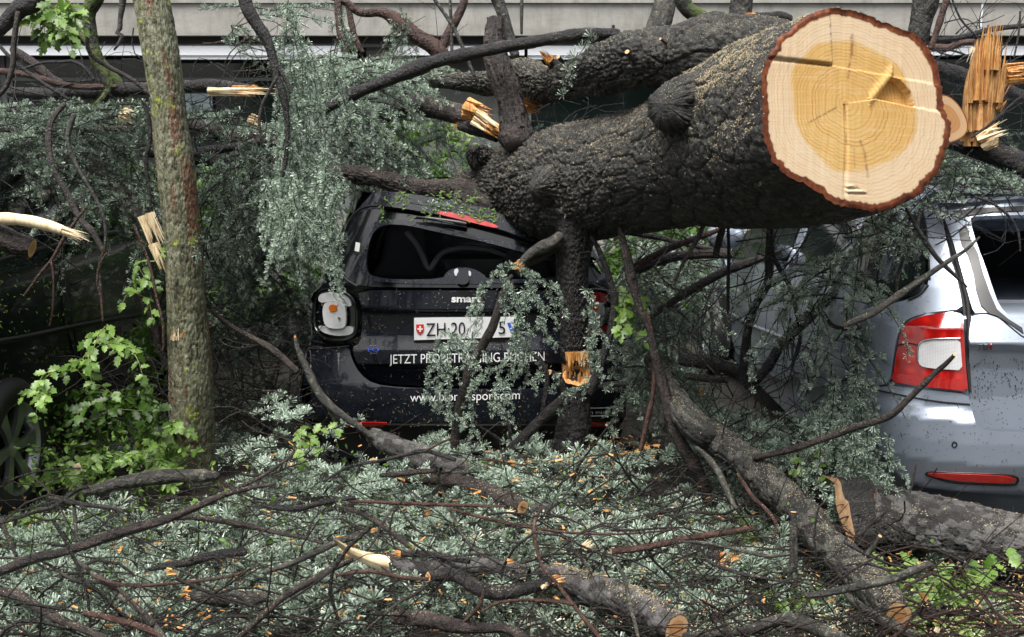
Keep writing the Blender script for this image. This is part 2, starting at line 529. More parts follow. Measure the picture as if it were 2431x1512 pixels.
def paint(name, col, metal, rough, dirtcol, dirt=.5, wet=.6):
    def f(nt, b):
        # car paint with clear coat, rain drops as relief and specks of bark and sawdust
        v = nt.nodes.new('ShaderNodeTexVoronoi'); v.inputs['Scale'].default_value = 95
        tc = nt.nodes.new('ShaderNodeTexCoord'); nt.links.new(tc.outputs['Object'], v.inputs['Vector'])
        sep = nt.nodes.new('ShaderNodeSeparateXYZ'); nt.links.new(v.outputs['Color'], sep.inputs[0])
        spot = math_(nt, 'MULTIPLY', math_(nt, 'LESS_THAN', v.outputs['Distance'], .22), math_(nt, 'GREATER_THAN', sep.outputs[0], 1 - dirt * .35))
        patch = ramp(nt, noise(nt, 4, 5, .7), [(.42, (0, 0, 0)), (.6, (1, 1, 1))])
        n = noise(nt, 3, 5, .7)
        base = mixc(nt, math_(nt, 'MULTIPLY', ramp(nt, n, [(.4, (0, 0, 0)), (.75, (1, 1, 1))]), .05 * dirt), col, dirtcol)
        c = mixc(nt, math_(nt, 'MULTIPLY', spot, patch), base, dirtcol)
        nt.links.new(c, b.inputs['Base Color'])
        b.inputs['Metallic'].default_value = metal
        b.inputs['Roughness'].default_value = rough
        b.inputs['Coat Weight'].default_value = .8
        b.inputs['Specular IOR Level'].default_value = .15 if col[0] < .1 else .5
        b.inputs['Coat Roughness'].default_value = .05
        v2 = nt.nodes.new('ShaderNodeTexVoronoi'); v2.inputs['Scale'].default_value = 150
        nt.links.new(tc.outputs['Object'], v2.inputs['Vector'])
        sep2 = nt.nodes.new('ShaderNodeSeparateXYZ'); nt.links.new(v2.outputs['Color'], sep2.inputs[0])
        drop = math_(nt, 'MULTIPLY', ramp(nt, v2.outputs['Distance'], [(.15, (1, 1, 1)), (.34, (0, 0, 0))]), math_(nt, 'GREATER_THAN', sep2.outputs[0], .62))
        bn = nt.nodes.new('ShaderNodeBump'); bn.inputs['Strength'].default_value = wet; bn.inputs['Distance'].default_value = .0012
        nt.links.new(drop, bn.inputs['Height']); nt.links.new(bn.outputs[0], b.inputs['Coat Normal'])
    return mat(name, f)
M['paint_black'] = paint('paint_black', (.006, .008, .014), 0, .25, (.20, .17, .10), .5, .5)
M['paint_silver'] = paint('paint_silver', (.29, .335, .41), .5, .34, (.10, .08, .06), .9, .35)
M['paint_dark'] = paint('paint_dark', (.003, .005, .005), 0, .3, (.06, .07, .03), .3, .3)
M['plastic_black'] = simple('plastic_black', (.008, .009, .010), .35)
M['gloss_black'] = simple('gloss_black', (.004, .005, .006), .12, coat=.5)
M['rubber'] = simple('rubber', (.012, .012, .013), .7)
M['glass_dark'] = simple('glass_dark', (.006, .010, .009), .05, spec=.8)
M['interior'] = simple('interior', (.006, .006, .008), .8)
M['seat'] = simple('seat_cloth', (.30, .31, .36), .85)
M['seat_trim'] = simple('seat_trim', (.30, .30, .34), .6)
M['chrome'] = simple('chrome', (.75, .76, .78), .15, 1)
M['rim'] = simple('rim_metal', (.42, .43, .45), .35, .9)
M['white_letter'] = simple('white_letter', (.78, .78, .78), .4)
M['blue_letter'] = simple('blue_letter', (.03, .10, .6), .4)
M['grey_letter'] = simple('grey_letter', (.22, .22, .24), .4)
M['plate_white'] = simple('plate_white', (.72, .73, .74), .35, coat=.4)
M['plate_black'] = simple('plate_black', (.01, .01, .012), .4)
M['red_shield'] = simple('red_shield', (.62, .02, .015), .4)
M['tape'] = simple('white_tape', (.6, .6, .58), .5)
M['amber'] = simple('amber_lens', (.65, .16, .01), .15, coat=1)

def lens(name, c1, c2, sc, coat=1.0):
    def f(nt, b):
        tc = nt.nodes.new('ShaderNodeTexCoord')
        w = nt.nodes.new('ShaderNodeTexWave'); w.inputs['Scale'].default_value = sc; w.bands_direction = 'Z'
        nt.links.new(tc.outputs['Object'], w.inputs['Vector'])
        w2 = nt.nodes.new('ShaderNodeTexWave'); w2.inputs['Scale'].default_value = sc; w2.bands_direction = 'X'
        nt.links.new(tc.outputs['Object'], w2.inputs['Vector'])
        k = math_(nt, 'MULTIPLY', w.outputs['Fac'], w2.outputs['Fac'])
        n = noise(nt, 14, 3, .6)
        c = mixc(nt, math_(nt, 'MULTIPLY', math_(nt, 'ADD', k, n), .6), c1, c2)
        nt.links.new(c, b.inputs['Base Color'])
        b.inputs['Roughness'].default_value = .12
        b.inputs['Coat Weight'].default_value = coat
        b.inputs['Specular IOR Level'].default_value = .7
        bump(nt, b, k, .25, .002)
    return mat(name, f)
M['lens_clear'] = lens('lens_clear', (.45, .46, .48), (.97, .97, .98), 60)
M['lens_dim'] = lens('lens_dim', (.26, .27, .29), (.85, .86, .88), 60)
M['lens_red'] = lens('lens_red', (.22, .002, .002), (.62, .012, .008), 6)
M['reflector_red'] = lens('reflector_red', (.28, .004, .004), (.60, .02, .015), 60)

def concrete(name, c0, c1, stain):
    def f(nt, b):
        n = noise(nt, 1.2, 6, .7, (1, 1, 3))
        n2 = noise(nt, 5, 6, .75, (.9, .9, .25))
        c = ramp(nt, n, [(.35, c0), (.65, c1)])
        c = mixc(nt, ramp(nt, n2, [(.46, (0, 0, 0)), (.72, (.55,) * 3)]), c, stain)
        nt.links.new(c, b.inputs['Base Color'])
        b.inputs['Roughness'].default_value = .85
        bump(nt, b, noise(nt, 40, 5, .6), .3, .01)
    return mat(name, f)
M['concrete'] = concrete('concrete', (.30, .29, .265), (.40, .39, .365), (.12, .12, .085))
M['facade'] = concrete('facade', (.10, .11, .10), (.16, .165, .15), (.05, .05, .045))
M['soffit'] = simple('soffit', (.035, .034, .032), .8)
M['blind'] = simple('blind_white', (.82, .85, .88), .4)
M['frame_grey'] = simple('frame_grey', (.13, .14, .14), .5)
M['pane'] = simple('pane', (.010, .018, .016), .06, spec=.8)
M['curtain'] = simple('curtain', (.22, .27, .29), .7)
M['terracotta'] = simple('terracotta', (.45, .12, .04), .7)
M['blue'] = simple('blue_plastic', (.02, .08, .5), .5)
M['yellow'] = simple('yellow_bloom', (.7, .5, .03), .6)

def ground_mat(nt, b):
    n = noise(nt, 6, 6, .75); n2 = noise(nt, 50, 5, .7)
    c = ramp(nt, n, [(.35, (.012, .011, .009)), (.55, (.028, .024, .018)), (.75, (.05, .042, .03))])
    c = mixc(nt, ramp(nt, n2, [(.55, (0, 0, 0)), (.7, (.6,) * 3)]), c, (.05, .06, .035))
    nt.links.new(c, b.inputs['Base Color'])
    b.inputs['Roughness'].default_value = .6
    bump(nt, b, math_(nt, 'ADD', n, n2), .8, .03)
M['ground'] = mat('wet_ground', ground_mat)

def needle_mat(name, dark, light, tip):
    def f(nt, b):
        at = nt.nodes.new('ShaderNodeAttribute'); at.attribute_name = 'tone'
        al = nt.nodes.new('ShaderNodeAttribute'); al.attribute_name = 'along'
        c = ramp(nt, at.outputs['Fac'], [(0, dark), (.45, tuple(a * .68 + b_ * .32 for a, b_ in zip(dark, light))), (1, light)])
        c = mixc(nt, math_(nt, 'MULTIPLY', al.outputs['Fac'], ramp(nt, at.outputs['Fac'], [(.1, (.06,) * 3), (.55, (.42,) * 3), (1, (.72,) * 3)])), c, tip)
        nt.links.new(c, b.inputs['Base Color'])
        b.inputs['Roughness'].default_value = .32
        b.inputs['Specular IOR Level'].default_value = .6
    return mat(name, f)
M['needle'] = needle_mat('cedar_needle', (.026, .055, .022), (.23, .315, .235), (.56, .67, .56))
M['needle_dark'] = needle_mat('cedar_needle_shade', (.02, .042, .018), (.09, .14, .11), (.18, .25, .22))  # darker needle copy for deep masses; their shade is put into the colour
M['twig'] = bark_mat('twig_bark', (.022, .013, .010), (.055, .032, .024), (.10, .065, .05), 0, None, .42)

def leaf_mat(name, c0, c1):
    def f(nt, b):
        oi = nt.nodes.new('ShaderNodeObjectInfo')
        n = noise(nt, 40, 3, .6)
        c = ramp(nt, math_(nt, 'ADD', math_(nt, 'MULTIPLY', oi.outputs['Random'], .7), math_(nt, 'MULTIPLY', n, .4)), [(.1, c0), (.9, c1)])
        nt.links.new(c, b.inputs['Base Color'])
        b.inputs['Roughness'].default_value = .42
        tr = nt.nodes.new('ShaderNodeBsdfTranslucent')
        nt.links.new(mixc(nt, .5, c, (c1[0] * 1.2, c1[1] * 1.2, c1[2] * .4)), tr.inputs['Color'])
        ms = nt.nodes.new('ShaderNodeMixShader'); ms.inputs[0].default_value = .3
        out = [x for x in nt.nodes if x.type == 'OUTPUT_MATERIAL'][0]
        nt.links.new(b.outputs[0], ms.inputs[1]); nt.links.new(tr.outputs[0], ms.inputs[2]); nt.links.new(ms.outputs[0], out.inputs['Surface'])
    return mat(name, f)
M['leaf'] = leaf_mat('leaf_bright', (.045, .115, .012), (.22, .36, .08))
M['leaf_dark'] = leaf_mat('leaf_shade', (.018, .045, .008), (.07, .15, .02))  # darker copy of the leaf for shaded sprays and dark shrubs, shade in its colour
M['stem_green'] = simple('stem_green', (.20, .24, .06), .5)
M['litter_needle'] = simple('litter_needle', (.45, .42, .22), .6)

def dust_mat(nt, b):
    c = ramp(nt, noise(nt, 160, 2, .5), [(.35, (.10, .12, .07)), (.5, (.34, .27, .16)), (.65, (.55, .46, .32))])
    nt.links.new(c, b.inputs['Base Color']); b.inputs['Roughness'].default_value = .7
M['dust'] = mat('dust_crumbs', dust_mat)

M['wood_tan'] = wood_mat('wood_tan', [(.34, (.26, .13, .06)), (.47, (.42, .25, .13)), (.62, (.60, .42, .26))], (20, 20, 20))

# ------------------------------------------------------------------ ground and building
def make_ground():
    n = 80
    xs = np.concatenate([[-120, -60, -20], np.linspace(-6, 6, n), [20, 60, 120]])
    ys = np.concatenate([[-120, -60, -20], np.linspace(-2, 12, n), [20, 60, 120]])
    X, Y = np.meshgrid(xs, ys, indexing='ij')
    near = (np.abs(X) < 7) & (Y > -3) & (Y < 12.5)
    Z = np.where(near, .03 * vnoise(X * 4, Y * 4, 3) + .02 * vnoise(X * 11, Y * 11, 4) - .02, 0)
    V = np.stack([X, Y, Z], -1).reshape(-1, 3)
    k = len(ys)
    i = np.arange(len(xs) - 1)[:, None]; j = np.arange(k - 1)[None]
    a = i * k + j
    F = np.stack([a, a + k, a + k + 1, a + 1], -1).reshape(-1, 4)
    o = obj('ground', V, F, M['ground'])
    tag(o, 'dark wet earth littered with bark and needles under the debris', kind='structure')
make_ground()

BD = 13.0
def bx(px, d=BD): return (px - 1215.5) / FPX * d / (CP + 0.25 * SP) * 1.0
def bz(py, d=BD): return P(1215, py, d)[2]
bld = empty('building', (0, BD, 0))
tag(bld, 'pale concrete apartment block behind the fallen trees with white blinds under its balcony', 'building')
zt, zb = bz(8), bz(84)
# balcony parapet slabs (two precast pieces with a joint)
jx = bx(2322)
for xa, xb in ((-9.5, jx - .012), (jx + .012, 9.8)):
    V, F = box(xa, xb, BD, BD + .18, zb, zt)
    obj('parapet', V, F, M['concrete'], bld, smooth=False)
V, F = box(-9.5, 9.8, BD - .03, BD + .22, zt + .003, zt + .05); obj('parapet_coping', V, F, M['concrete'], bld, smooth=False)
V, F = box(jx - .010, jx + .010, BD - .02, BD + .1, zb, zt); obj('downpipe', V, F, M['blind'], bld, smooth=False)
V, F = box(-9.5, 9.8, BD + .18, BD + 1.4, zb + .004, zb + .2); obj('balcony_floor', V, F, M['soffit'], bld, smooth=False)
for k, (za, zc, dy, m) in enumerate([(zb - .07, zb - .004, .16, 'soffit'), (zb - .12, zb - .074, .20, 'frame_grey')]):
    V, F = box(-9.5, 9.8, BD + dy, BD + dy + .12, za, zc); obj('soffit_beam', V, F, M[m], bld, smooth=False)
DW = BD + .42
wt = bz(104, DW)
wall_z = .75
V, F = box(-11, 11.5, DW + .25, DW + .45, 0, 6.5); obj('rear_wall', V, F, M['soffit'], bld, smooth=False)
V, F = box(-11, 11.5, DW, DW + .2, 0, wall_z); obj('wall_base', V, F, M['concrete'], bld, smooth=False)
cols = [-3100 / 2500 * 0 - 6.6, -3.55, -1.45, 1.9, 5.1, 8.2]
for cx in (-8.1, -1.62, 4.6, 9.4):
    V, F = box(cx - .17, cx + .17, DW - .12, DW + .2, wall_z + .003, 3.4); obj('column', V, F, M['facade'], bld, smooth=False)
x = -7.85
k = 0
while x < 9:
    w = [1.55, 2.0, 2.2, 1.6, 1.9][k % 5]
    if any(abs(x + w / 2 - c) < w / 2 + .18 for c in (-1.62, 4.6)):
        w2 = min([c - .18 - x for c in (-1.62, 4.6) if c - .18 > x] + [9])
        if w2 < .5:
            x = [c for c in (-1.62, 4.6) if c > x][0] + .18; continue
        w = min(w, w2)
    wf, wb = [], []
    zt2 = bz(118, DW) - .01
    fr = join([box(x, x + .06, DW + .0, DW + .1, wall_z + .01, zt2), box(x + w - .06, x + w, DW, DW + .1, wall_z + .01, zt2),
               box(x + .062, x + w - .062, DW, DW + .1, zt2 - .06, zt2), box(x + .062, x + w - .062, DW, DW + .1, wall_z + .01, wall_z + .08),
               box(x + .062, x + w - .062, DW + .01, DW + .09, bz(188, DW) - .02, bz(188, DW) + .02)])
    wo_ = obj('window', fr[0], fr[1], M['frame_grey'], bld, smooth=False)
    V, F = box(x + .063, x + w - .063, DW + .05, DW + .06, wall_z + .083, zt2 - .063)
    obj('pane', V, F, M['pane'] if k % 3 else M['facade'], wo_, smooth=False)
    # rolled blind in front of the window head: two slats bars of uneven height
    V, F = box(x + .01, x + w - .01, DW - .34, DW - .24, bz(128, DW) - .04, bz(114, DW)); b_ = obj('blind', V, F, M['blind'], wo_, smooth=False)
    if k % 2 == 0:
        V, F = box(x + .02, x + w - .15, DW - .32, DW - .26, bz(143, DW) - .01, bz(134, DW)); obj('blind_rail', V, F, M['blind'], wo_, smooth=False)
    x += w + .02; k += 1
V, F = box(bx(432, DW) - .02, bx(500, DW), DW - .03, DW - .01, bz(300, DW), bz(222, DW)); obj('white_panel', V, F, M['curtain'], bld, smooth=False)
# balcony: rail, back wall, planter and pots
V, F = box(-9.5, 9.8, BD + 1.42, BD + 1.6, zb + .2, zb + 2.6); obj('balcony_wall', V, F, M['facade'], bld, smooth=False)
V, F = box(-9.5, 9.8, BD + .0, BD + .04, zt + .17, zt + .21); obj('rail', V, F, M['blind'], bld, smooth=False)
def pot(name, px, w, h, m, label, cat, dy=.08):
    x = bx(px)
    n = 20; th = np.linspace(0, 6.283, n, endpoint=False)
    rows = [(w * .40, 0), (w * .5, h * .82), (w * .56, h * .83), (w * .56, h), (w * .48, h), (w * .46, h * .86), (0.01, h * .86)]
    V = np.array([[x + r * math.cos(t) * 1.6, BD + dy + r * .35 * math.sin(t), zt + .052 + z] for r, z in rows for t in th])
    F = np.array([[a * n + j, a * n + (j + 1) % n, (a + 1) * n + (j + 1) % n, (a + 1) * n + j] for a in range(len(rows) - 1) for j in range(n)])
    o = obj(name, V, F, M[m]); tag(o, label, cat)
pot('planter', 733, .34, .22, 'terracotta', 'long terracotta planter on the balcony parapet', 'planter')
pot('bucket', 1378 * .5935, .13, .16, 'blue', 'blue pot on the parapet beside the yellow flowers', 'pot')
g = np.random.default_rng(5)
Vs, Fs = [], []
for i in range(420):
    c = np.array([bx(g.uniform(868, 965)), BD + g.uniform(0, .16), zt + .06 + g.uniform(0, .16)])
    d = g.normal(size=(4, 3)) * .018
    Vs.append((c + d, [np.array([[0, 1, 2], [0, 2, 3]])]))
V, F = join(Vs); o = obj('yellow_flowers', V, F, M['yellow'], smooth=False); tag(o, 'row of yellow flowers on the balcony parapet', 'flowers', kind='stuff')

# ------------------------------------------------------------------ cars
def lerp_tab(tab, z):
    t = np.array(tab); return np.interp(z, t[:, 0], t[:, 1])

class Car:
    def __init__(s, xc, hw, yr, p=3.2, R=.55):
        s.xc, s.hw, s.yr, s.p, s.R = xc, hw, yr, p, R
    def inside(s, X, Y, Z, yr, off):
        hw = lerp_tab(s.hw, Z) - off
        t = np.clip(np.abs(X - s.xc) / hw, 0, 1)
        ys = lerp_tab(yr, Z) + off + s.R * (1 - (1 - t ** s.p) ** (1 / s.p))
        return (np.abs(X - s.xc) < hw) & (Y > ys)
    def hit(s, px, py, yr=None, off=0.0, d0=2.5, d1=11.0):
        yr = yr or s.yr
        r = rays(px, py)
        n = 280
        ds = np.linspace(d0, d1, n)
        lo = np.full(len(r), d1 * 0 + 0.0); found = np.zeros(len(r), bool)
        for k in range(n):
            Q = r * ds[k]
            ins = s.inside(Q[:, 0], Q[:, 1], Q[:, 2] + CAM_H, yr, off) & ~found
            lo[ins] = ds[k]; found |= ins
        a = lo - (ds[1] - ds[0]); b = lo.copy()
        for _ in range(14):
            m = (a + b) / 2
            Q = r * m[:, None]
            ins = s.inside(Q[:, 0], Q[:, 1], Q[:, 2] + CAM_H, yr, off)
            b = np.where(ins, m, b); a = np.where(ins, a, m)
        if (~found).any():      # past the outline: keep the depth of the nearest hit
            idx = np.where(found)[0]
            if len(idx) == 0: return r * 5.0 + np.array([0, 0, CAM_H])
            for q in np.where(~found)[0]:
                j = idx[np.argmin((px[idx] - px[q]) ** 2 + (py[idx] - py[q]) ** 2)]
                b[q] = b[j] + .02
        return r * b[:, None] + np.array([0, 0, CAM_H])

def densify(poly, step):
    out = []
    n = len(poly)
    for i in range(n):
        a, b = poly[i], poly[(i + 1) % n]
        k = max(1, int(np.hypot(*(b - a)) / step))
        for j in range(k): out.append(a + (b - a) * j / k)
    return np.array(out)

def smooth_poly(poly, it=2):
    for _ in range(it):
        q = []
        n = len(poly)
        for i in range(n):
            a, b = poly[i], poly[(i + 1) % n]
            q += [a * .75 + b * .25, a * .25 + b * .75]
        poly = np.array(q)
    return poly

def panel(name, car, reg, outer, m, parent, holes=(), yr=None, off=0.0, step=9, thick=.012, soft=1, bumpf=None):
    """an outline measured on the photograph laid on the car's body surface, with its own thickness"""
    def prep(s):
        a = parse(reg, s)[:, :2] if isinstance(s, str) else np.asarray(s, float)
        return densify(smooth_poly(a, soft) if soft else a, step)
    loops = [prep(outer)] + [prep(h) for h in holes]
    pts = []; edges = []
    for L in loops:
        s0 = len(pts); pts += [Vector(p) for p in L]
        edges += [(s0 + i, s0 + (i + 1) % len(L)) for i in range(len(L))]
    nb = len(pts)
    O = loops[0]
    xs = np.arange(O[:, 0].min() + step / 2, O[:, 0].max(), step); ys = np.arange(O[:, 1].min() + step / 2, O[:, 1].max(), step)
    def inpoly(X, Y, L):
        c = np.zeros(X.shape, bool); n = len(L)
        for i in range(n):
            x1, y1 = L[i]; x2, y2 = L[(i + 1) % n]
            if y1 == y2: continue
            k = ((y1 > Y) != (y2 > Y)) & (X < (x2 - x1) * (Y - y1) / (y2 - y1) + x1)
            c ^= k
        return c
    X, Y = np.meshgrid(xs, ys); X = X.ravel(); Y = Y.ravel()
    keep = inpoly(X, Y, O)
    for L in loops[1:]: keep &= ~inpoly(X, Y, L)
    X, Y = X[keep], Y[keep]
    B = np.array([list(p) for p in pts])
    far = np.array([np.min((B[:, 0] - x) ** 2 + (B[:, 1] - y) ** 2) > (step * .45) ** 2 for x, y in zip(X, Y)], bool) if len(X) else np.zeros(0, bool)
    pts += [Vector((x, y)) for x, y in zip(X[far], Y[far])]
    co, _, fa, *_ = delaunay_2d_cdt(pts, edges, [], 0, 1e-5)
    co = np.array([list(c) for c in co])
    tri = np.array([f for f in fa if len(f) == 3])
    cen = co[tri].mean(1)
    ok = inpoly(cen[:, 0], cen[:, 1], O)
    for L in loops[1:]: ok &= ~inpoly(cen[:, 0], cen[:, 1], L)
    tri = tri[ok]
    h = 1.5
    S = car.hit(co[:, 0], co[:, 1], yr, off)
    Sx = car.hit(co[:, 0] + h, co[:, 1], yr, off) - car.hit(co[:, 0] - h, co[:, 1], yr, off)
    Sy = car.hit(co[:, 0], co[:, 1] + h, yr, off) - car.hit(co[:, 0], co[:, 1] - h, yr, off)
    Nn = np.cross(Sx, Sy); Nn /= np.linalg.norm(Nn, axis=1)[:, None] + 1e-12
    view = S - np.array([0, 0, CAM_H])
    Nn = np.where((Nn * view).sum(1)[:, None] > 0, -Nn, Nn)
    if bumpf is not None: S = S + Nn * bumpf(co)[:, None]
    # orient triangles towards the camera
    fn = np.cross(S[tri[:, 1]] - S[tri[:, 0]], S[tri[:, 2]] - S[tri[:, 0]])
    flip = (fn * view[tri[:, 0]]).sum(1) > 0
    tri[flip] = tri[flip][:, ::-1]
    # rim walls
    from collections import Counter
    E = Counter()
    for t in tri:
        for a, b in ((t[0], t[1]), (t[1], t[2]), (t[2], t[0])): E[(int(a), int(b))] += 1
    bd = [(a, b) for (a, b) in E if (b, a) not in E]
    n0 = len(S)
    W, WF = [], []
    for a, b in bd:
        k = n0 + len(W)
        W += [S[a], S[b], S[b] - Nn[b] * thick, S[a] - Nn[a] * thick]
        WF.append([k + 1, k, k + 3, k + 2])
    Vall = np.vstack([S, np.array(W)]) if W else S
    o = obj(name, Vall, [tri] + ([np.array(WF)] if WF else []), m, parent)
    WN = []
    for a, b in bd:
        nn = np.cross(S[b] - S[a], Nn[a]); nn /= np.linalg.norm(nn) + 1e-9
        WN += [nn] * 4
    NN = np.vstack([Nn, np.array(WN)]) if W else Nn
    if bumpf is None:
        o.data.normals_split_custom_set_from_vertices([tuple(v) for v in NN])
    return o

def surf_tube(name, car, reg, s, w, m, parent, yr=None, off=-.004, ns=8):
    a = parse(reg, s)
    c = catmull(np.c_[a[:, :2], np.zeros(len(a))], 6)
    S = car.hit(c[:, 0], c[:, 1], yr, off)
    V, F, _ = sweep(S, np.full(len(S), w), ns)
    return obj(name, V, F, m, parent)

def text_on(name, car, body, reg, x0, y0, width, height, m, parent, yr=None, off=-.005, y1=None, bold=0.0, spacing=1.0, depth=.002):
    """lettering: x0,y0 = left end of the base line, y1 = base line at the right end (region units)"""
    ox, oy, k = REG[reg]
    cu = bpy.data.curves.new(name, 'FONT'); cu.body = body; cu.size = 1; cu.offset = bold; cu.space_character = spacing
    to = bpy.data.objects.new(name + '_t', cu); COL.objects.link(to)
    dg = bpy.context.evaluated_depsgraph_get(); dg.update()
    me = bpy.data.meshes.new_from_object(to.evaluated_get(dg))
    COL.objects.unlink(to); bpy.data.objects.remove(to)
    co = np.zeros(len(me.vertices) * 3); me.vertices.foreach_get('co', co); co = co.reshape(-1, 3)
    tri = []
    me.calc_loop_triangles()
    for t in me.loop_triangles: tri.append(list(t.vertices))
    u = (co[:, 0] - co[:, 0].min()) / (np.ptp(co[:, 0]) + 1e-9)
    caps = .70
    v = co[:, 1] / caps
    px = ox + k * (x0 + u * width)
    yb = y0 + (0 if y1 is None else (y1 - y0)) * u
    py = oy + k * (yb - v * height)
    S = car.hit(px, py, yr, off); S2 = S - rays(px, py) * 0 + 0
    tri = np.array(tri)
    fn = np.cross(S[tri[:, 1]] - S[tri[:, 0]], S[tri[:, 2]] - S[tri[:, 0]])
    view = S[tri[:, 0]] - np.array([0, 0, CAM_H])
    fl = (fn * view).sum(1) > 0; tri[fl] = tri[fl][:, ::-1]
    return obj(name, S, [tri], m, parent, smooth=False)

def shell(car, zs, ylen, m, parent, name='body_shell', off=.016, keep=None, nx=26, yr=None, clamp=None, frontdrop=None):
    yr = yr or car.yr
    rows = []
    for z in zs:
        hw = float(lerp_tab(car.hw, z)) - off; y0 = float(lerp_tab(yr, z)) + off
        ph = np.linspace(-np.pi / 2, np.pi / 2, nx)
        t = np.sin(ph)
        ys = y0 + car.R * (1 - np.maximum(0, 1 - np.abs(t) ** car.p) ** (1 / car.p))
        rear = np.stack([car.xc + hw * t, ys, np.full(nx, z)], -1)
        yf = ylen if frontdrop is None else float(lerp_tab(frontdrop, z))
        ysd = np.linspace(ys[-1], yf - .4, 14)[1:]
        R_ = np.stack([np.full(13, car.xc + hw), ysd, np.full(13, z)], -1)
        fx = np.linspace(hw, -hw, 12)[1:-1]
        Fr = np.stack([car.xc + fx, yf - .4 * (np.abs(fx) / hw) ** 3, np.full(10, z)], -1)
        L_ = np.stack([np.full(13, car.xc - hw), ysd, np.full(13, z)], -1)[::-1]
        rows.append(np.concatenate([rear, R_, Fr, L_]))
    n = len(rows[0]); V = np.concatenate(rows)
    i = np.arange(len(zs) - 1)[:, None]; j = np.arange(n)[None]
    a = i * n + j; b = i * n + (j + 1) % n
    F = np.stack([a, b, b + n, a + n], -1).reshape(-1, 4)
    cen = V[F].mean(1)
    if keep is not None: F = F[keep(cen)]
    # floor and roof as strips
    top = (len(zs) - 1) * n
    capF = []
    half = nx // 2
    order = list(range(n))
    l = 0; r = nx - 1
    left = [0] + list(range(n - 1, n - 1 - 13, -1)); right = [nx - 1] + list(range(nx, nx + 13))
    for q in range(13):
        capF.append([top + left[q], top + right[q], top + right[q + 1], top + left[q + 1]])
    V2, F2 = V, F
    if clamp is not None: V2 = clamp(V.copy())
    rear_fan = [[top + q, top + q + 1, top + nx - 2 - q, top + nx - 1 - q][::1] for q in range(0, half - 1)]
    return obj(name, V2, [F2, np.array(capF), np.array(rear_fan)], m, parent)

def wheel(name, c, r, w, parent, side=1, spokes=7):
    """wheel whose axle runs along X; side = +1 the visible face looks to +X"""
    n = 40; th = np.linspace(0, 6.283185, n, endpoint=False)
    prof = [(r * .66, -w / 2), (r * .93, -w / 2), (r, -w * .35), (r, w * .35), (r * .93, w / 2), (r * .66, w / 2)]
    V = np.array([[c[0] + side * x, c[1] + q * math.cos(t), c[2] + q * math.sin(t)] for q, x in prof for t in th])
    F = np.array([[a * n + j, a * n + (j + 1) % n, ((a + 1) % 6) * n + (j + 1) % n, ((a + 1) % 6) * n + j] for a in range(6) for j in range(n)])
    o = obj(name, V, F, M['rubber'], parent)
    prof = [(r * .67, w * .5), (r * .63, w * .47), (r * .60, w * .2), (r * .58, -w * .3), (0.01, -w * .3)]
    V = np.array([[c[0] + side * x, c[1] + q * math.cos(t), c[2] + q * math.sin(t)] for q, x in prof for t in th])
    F = np.array([[a * n + j, a * n + (j + 1) % n, (a + 1) * n + (j + 1) % n, (a + 1) * n + j] for a in range(4) for j in range(n)])
    mi = np.repeat([0, 0, 1, 1], n)
    parts = [(V, [F])]
    rm = obj('rim', V, F, [M['rim'], M['plastic_black']], o, mi=mi)
    for k in range(spokes):
        a = 6.283 * k / spokes
        e = np.array([0, math.cos(a), math.sin(a)]); t = np.array([0, -math.sin(a), math.cos(a)]); X = np.array([side, 0, 0])
        c0 = np.array(c)
        V = []
        for q, ww, xx in ((.05, .06, .34), (.35, .075, .40), (.62, .12, .42)):
            for sgn in (-1, 1):
                for dx in (0, -.10):
                    V.append(c0 + e * r * q + t * sgn * ww * r + X * (w * xx + dx * w))
        V = np.array(V)
        Fq = []
        for s_ in range(2):
            b = s_ * 4
            Fq += [[b, b + 2, b + 6, b + 4], [b + 1, b + 5, b + 7, b + 3], [b, b + 4, b + 5, b + 1], [b + 2, b + 3, b + 7, b + 6]]
        obj('spoke', V, np.array(Fq), M['rim'], o, smooth=False)
    V = np.array([[c[0] + side * (w * .44 - .02 * (q > .5)), c[1] + r * .15 * q * math.cos(t), c[2] + r * .15 * q * math.sin(t)] for q in (.02, .9, 1.0) for t in th])
    F = np.array([[a * n + j, a * n + (j + 1) % n, (a + 1) * n + (j + 1) % n, (a + 1) * n + j] for a in range(2) for j in range(n)])
    obj('hub_cap', V, F, M['rim'], o)
    return o

# ---- the crushed black two-seater
Y0 = 5.05
sm = Car(-.235, [(0, .80), (.2, .83), (.65, .83), (.95, .80), (1.1, .74), (1.44, .60), (1.6, .5)],
         [(0, Y0 + .08), (.25, Y0 + .03), (.45, Y0), (.60, Y0 + .04), (.97, Y0 + .06), (1.1, Y0 + .10), (1.44, Y0 + .24), (1.6, Y0 + .32)], p=3.0, R=.42)
bt = [(0, Y0 + .09), (.24, Y0 + .04), (.30, Y0 + .005), (.40, Y0 - .005), (.47, Y0 + .0), (.53, Y0 + .03), (.62, Y0 + .075), (.72, Y0 + .09), (1.2, Y0 + .12)]
rb_ = [(0, Y0 + .11), (.75, Y0 + .105), (.9, Y0 + .085), (.97, Y0 + .068), (1.1, Y0 + .10), (1.44, Y0 + .24), (1.6, Y0 + .32)]
tg = [(0, Y0 + .12), (.47, Y0 + .10), (.555, Y0 + .075), (.572, Y0 + .045), (.645, Y0 + .048), (.70, Y0 + .075), (.73, Y0 + .085), (.83, Y0 + .085), (.855, Y0 + .05), (.96, Y0 + .062), (1.0, Y0 + .07), (1.6, Y0 + .3)]
fr = [(0, Y0), (.95, Y0 + .055), (1.1, Y0 + .10), (1.44, Y0 + .24), (1.6, Y0 + .32)]
car1 = empty('crushed_car', (-.235, Y0 + 1.3, 0))
tag(car1, 'small black two-seater car crushed under the big sawn trunk, its rear window smashed out', 'car')
def zc(x):
    return np.interp(x, [-.9, -.45, -.1, .25, .6], [1.45, 1.42, 1.34, 1.18, 1.02])
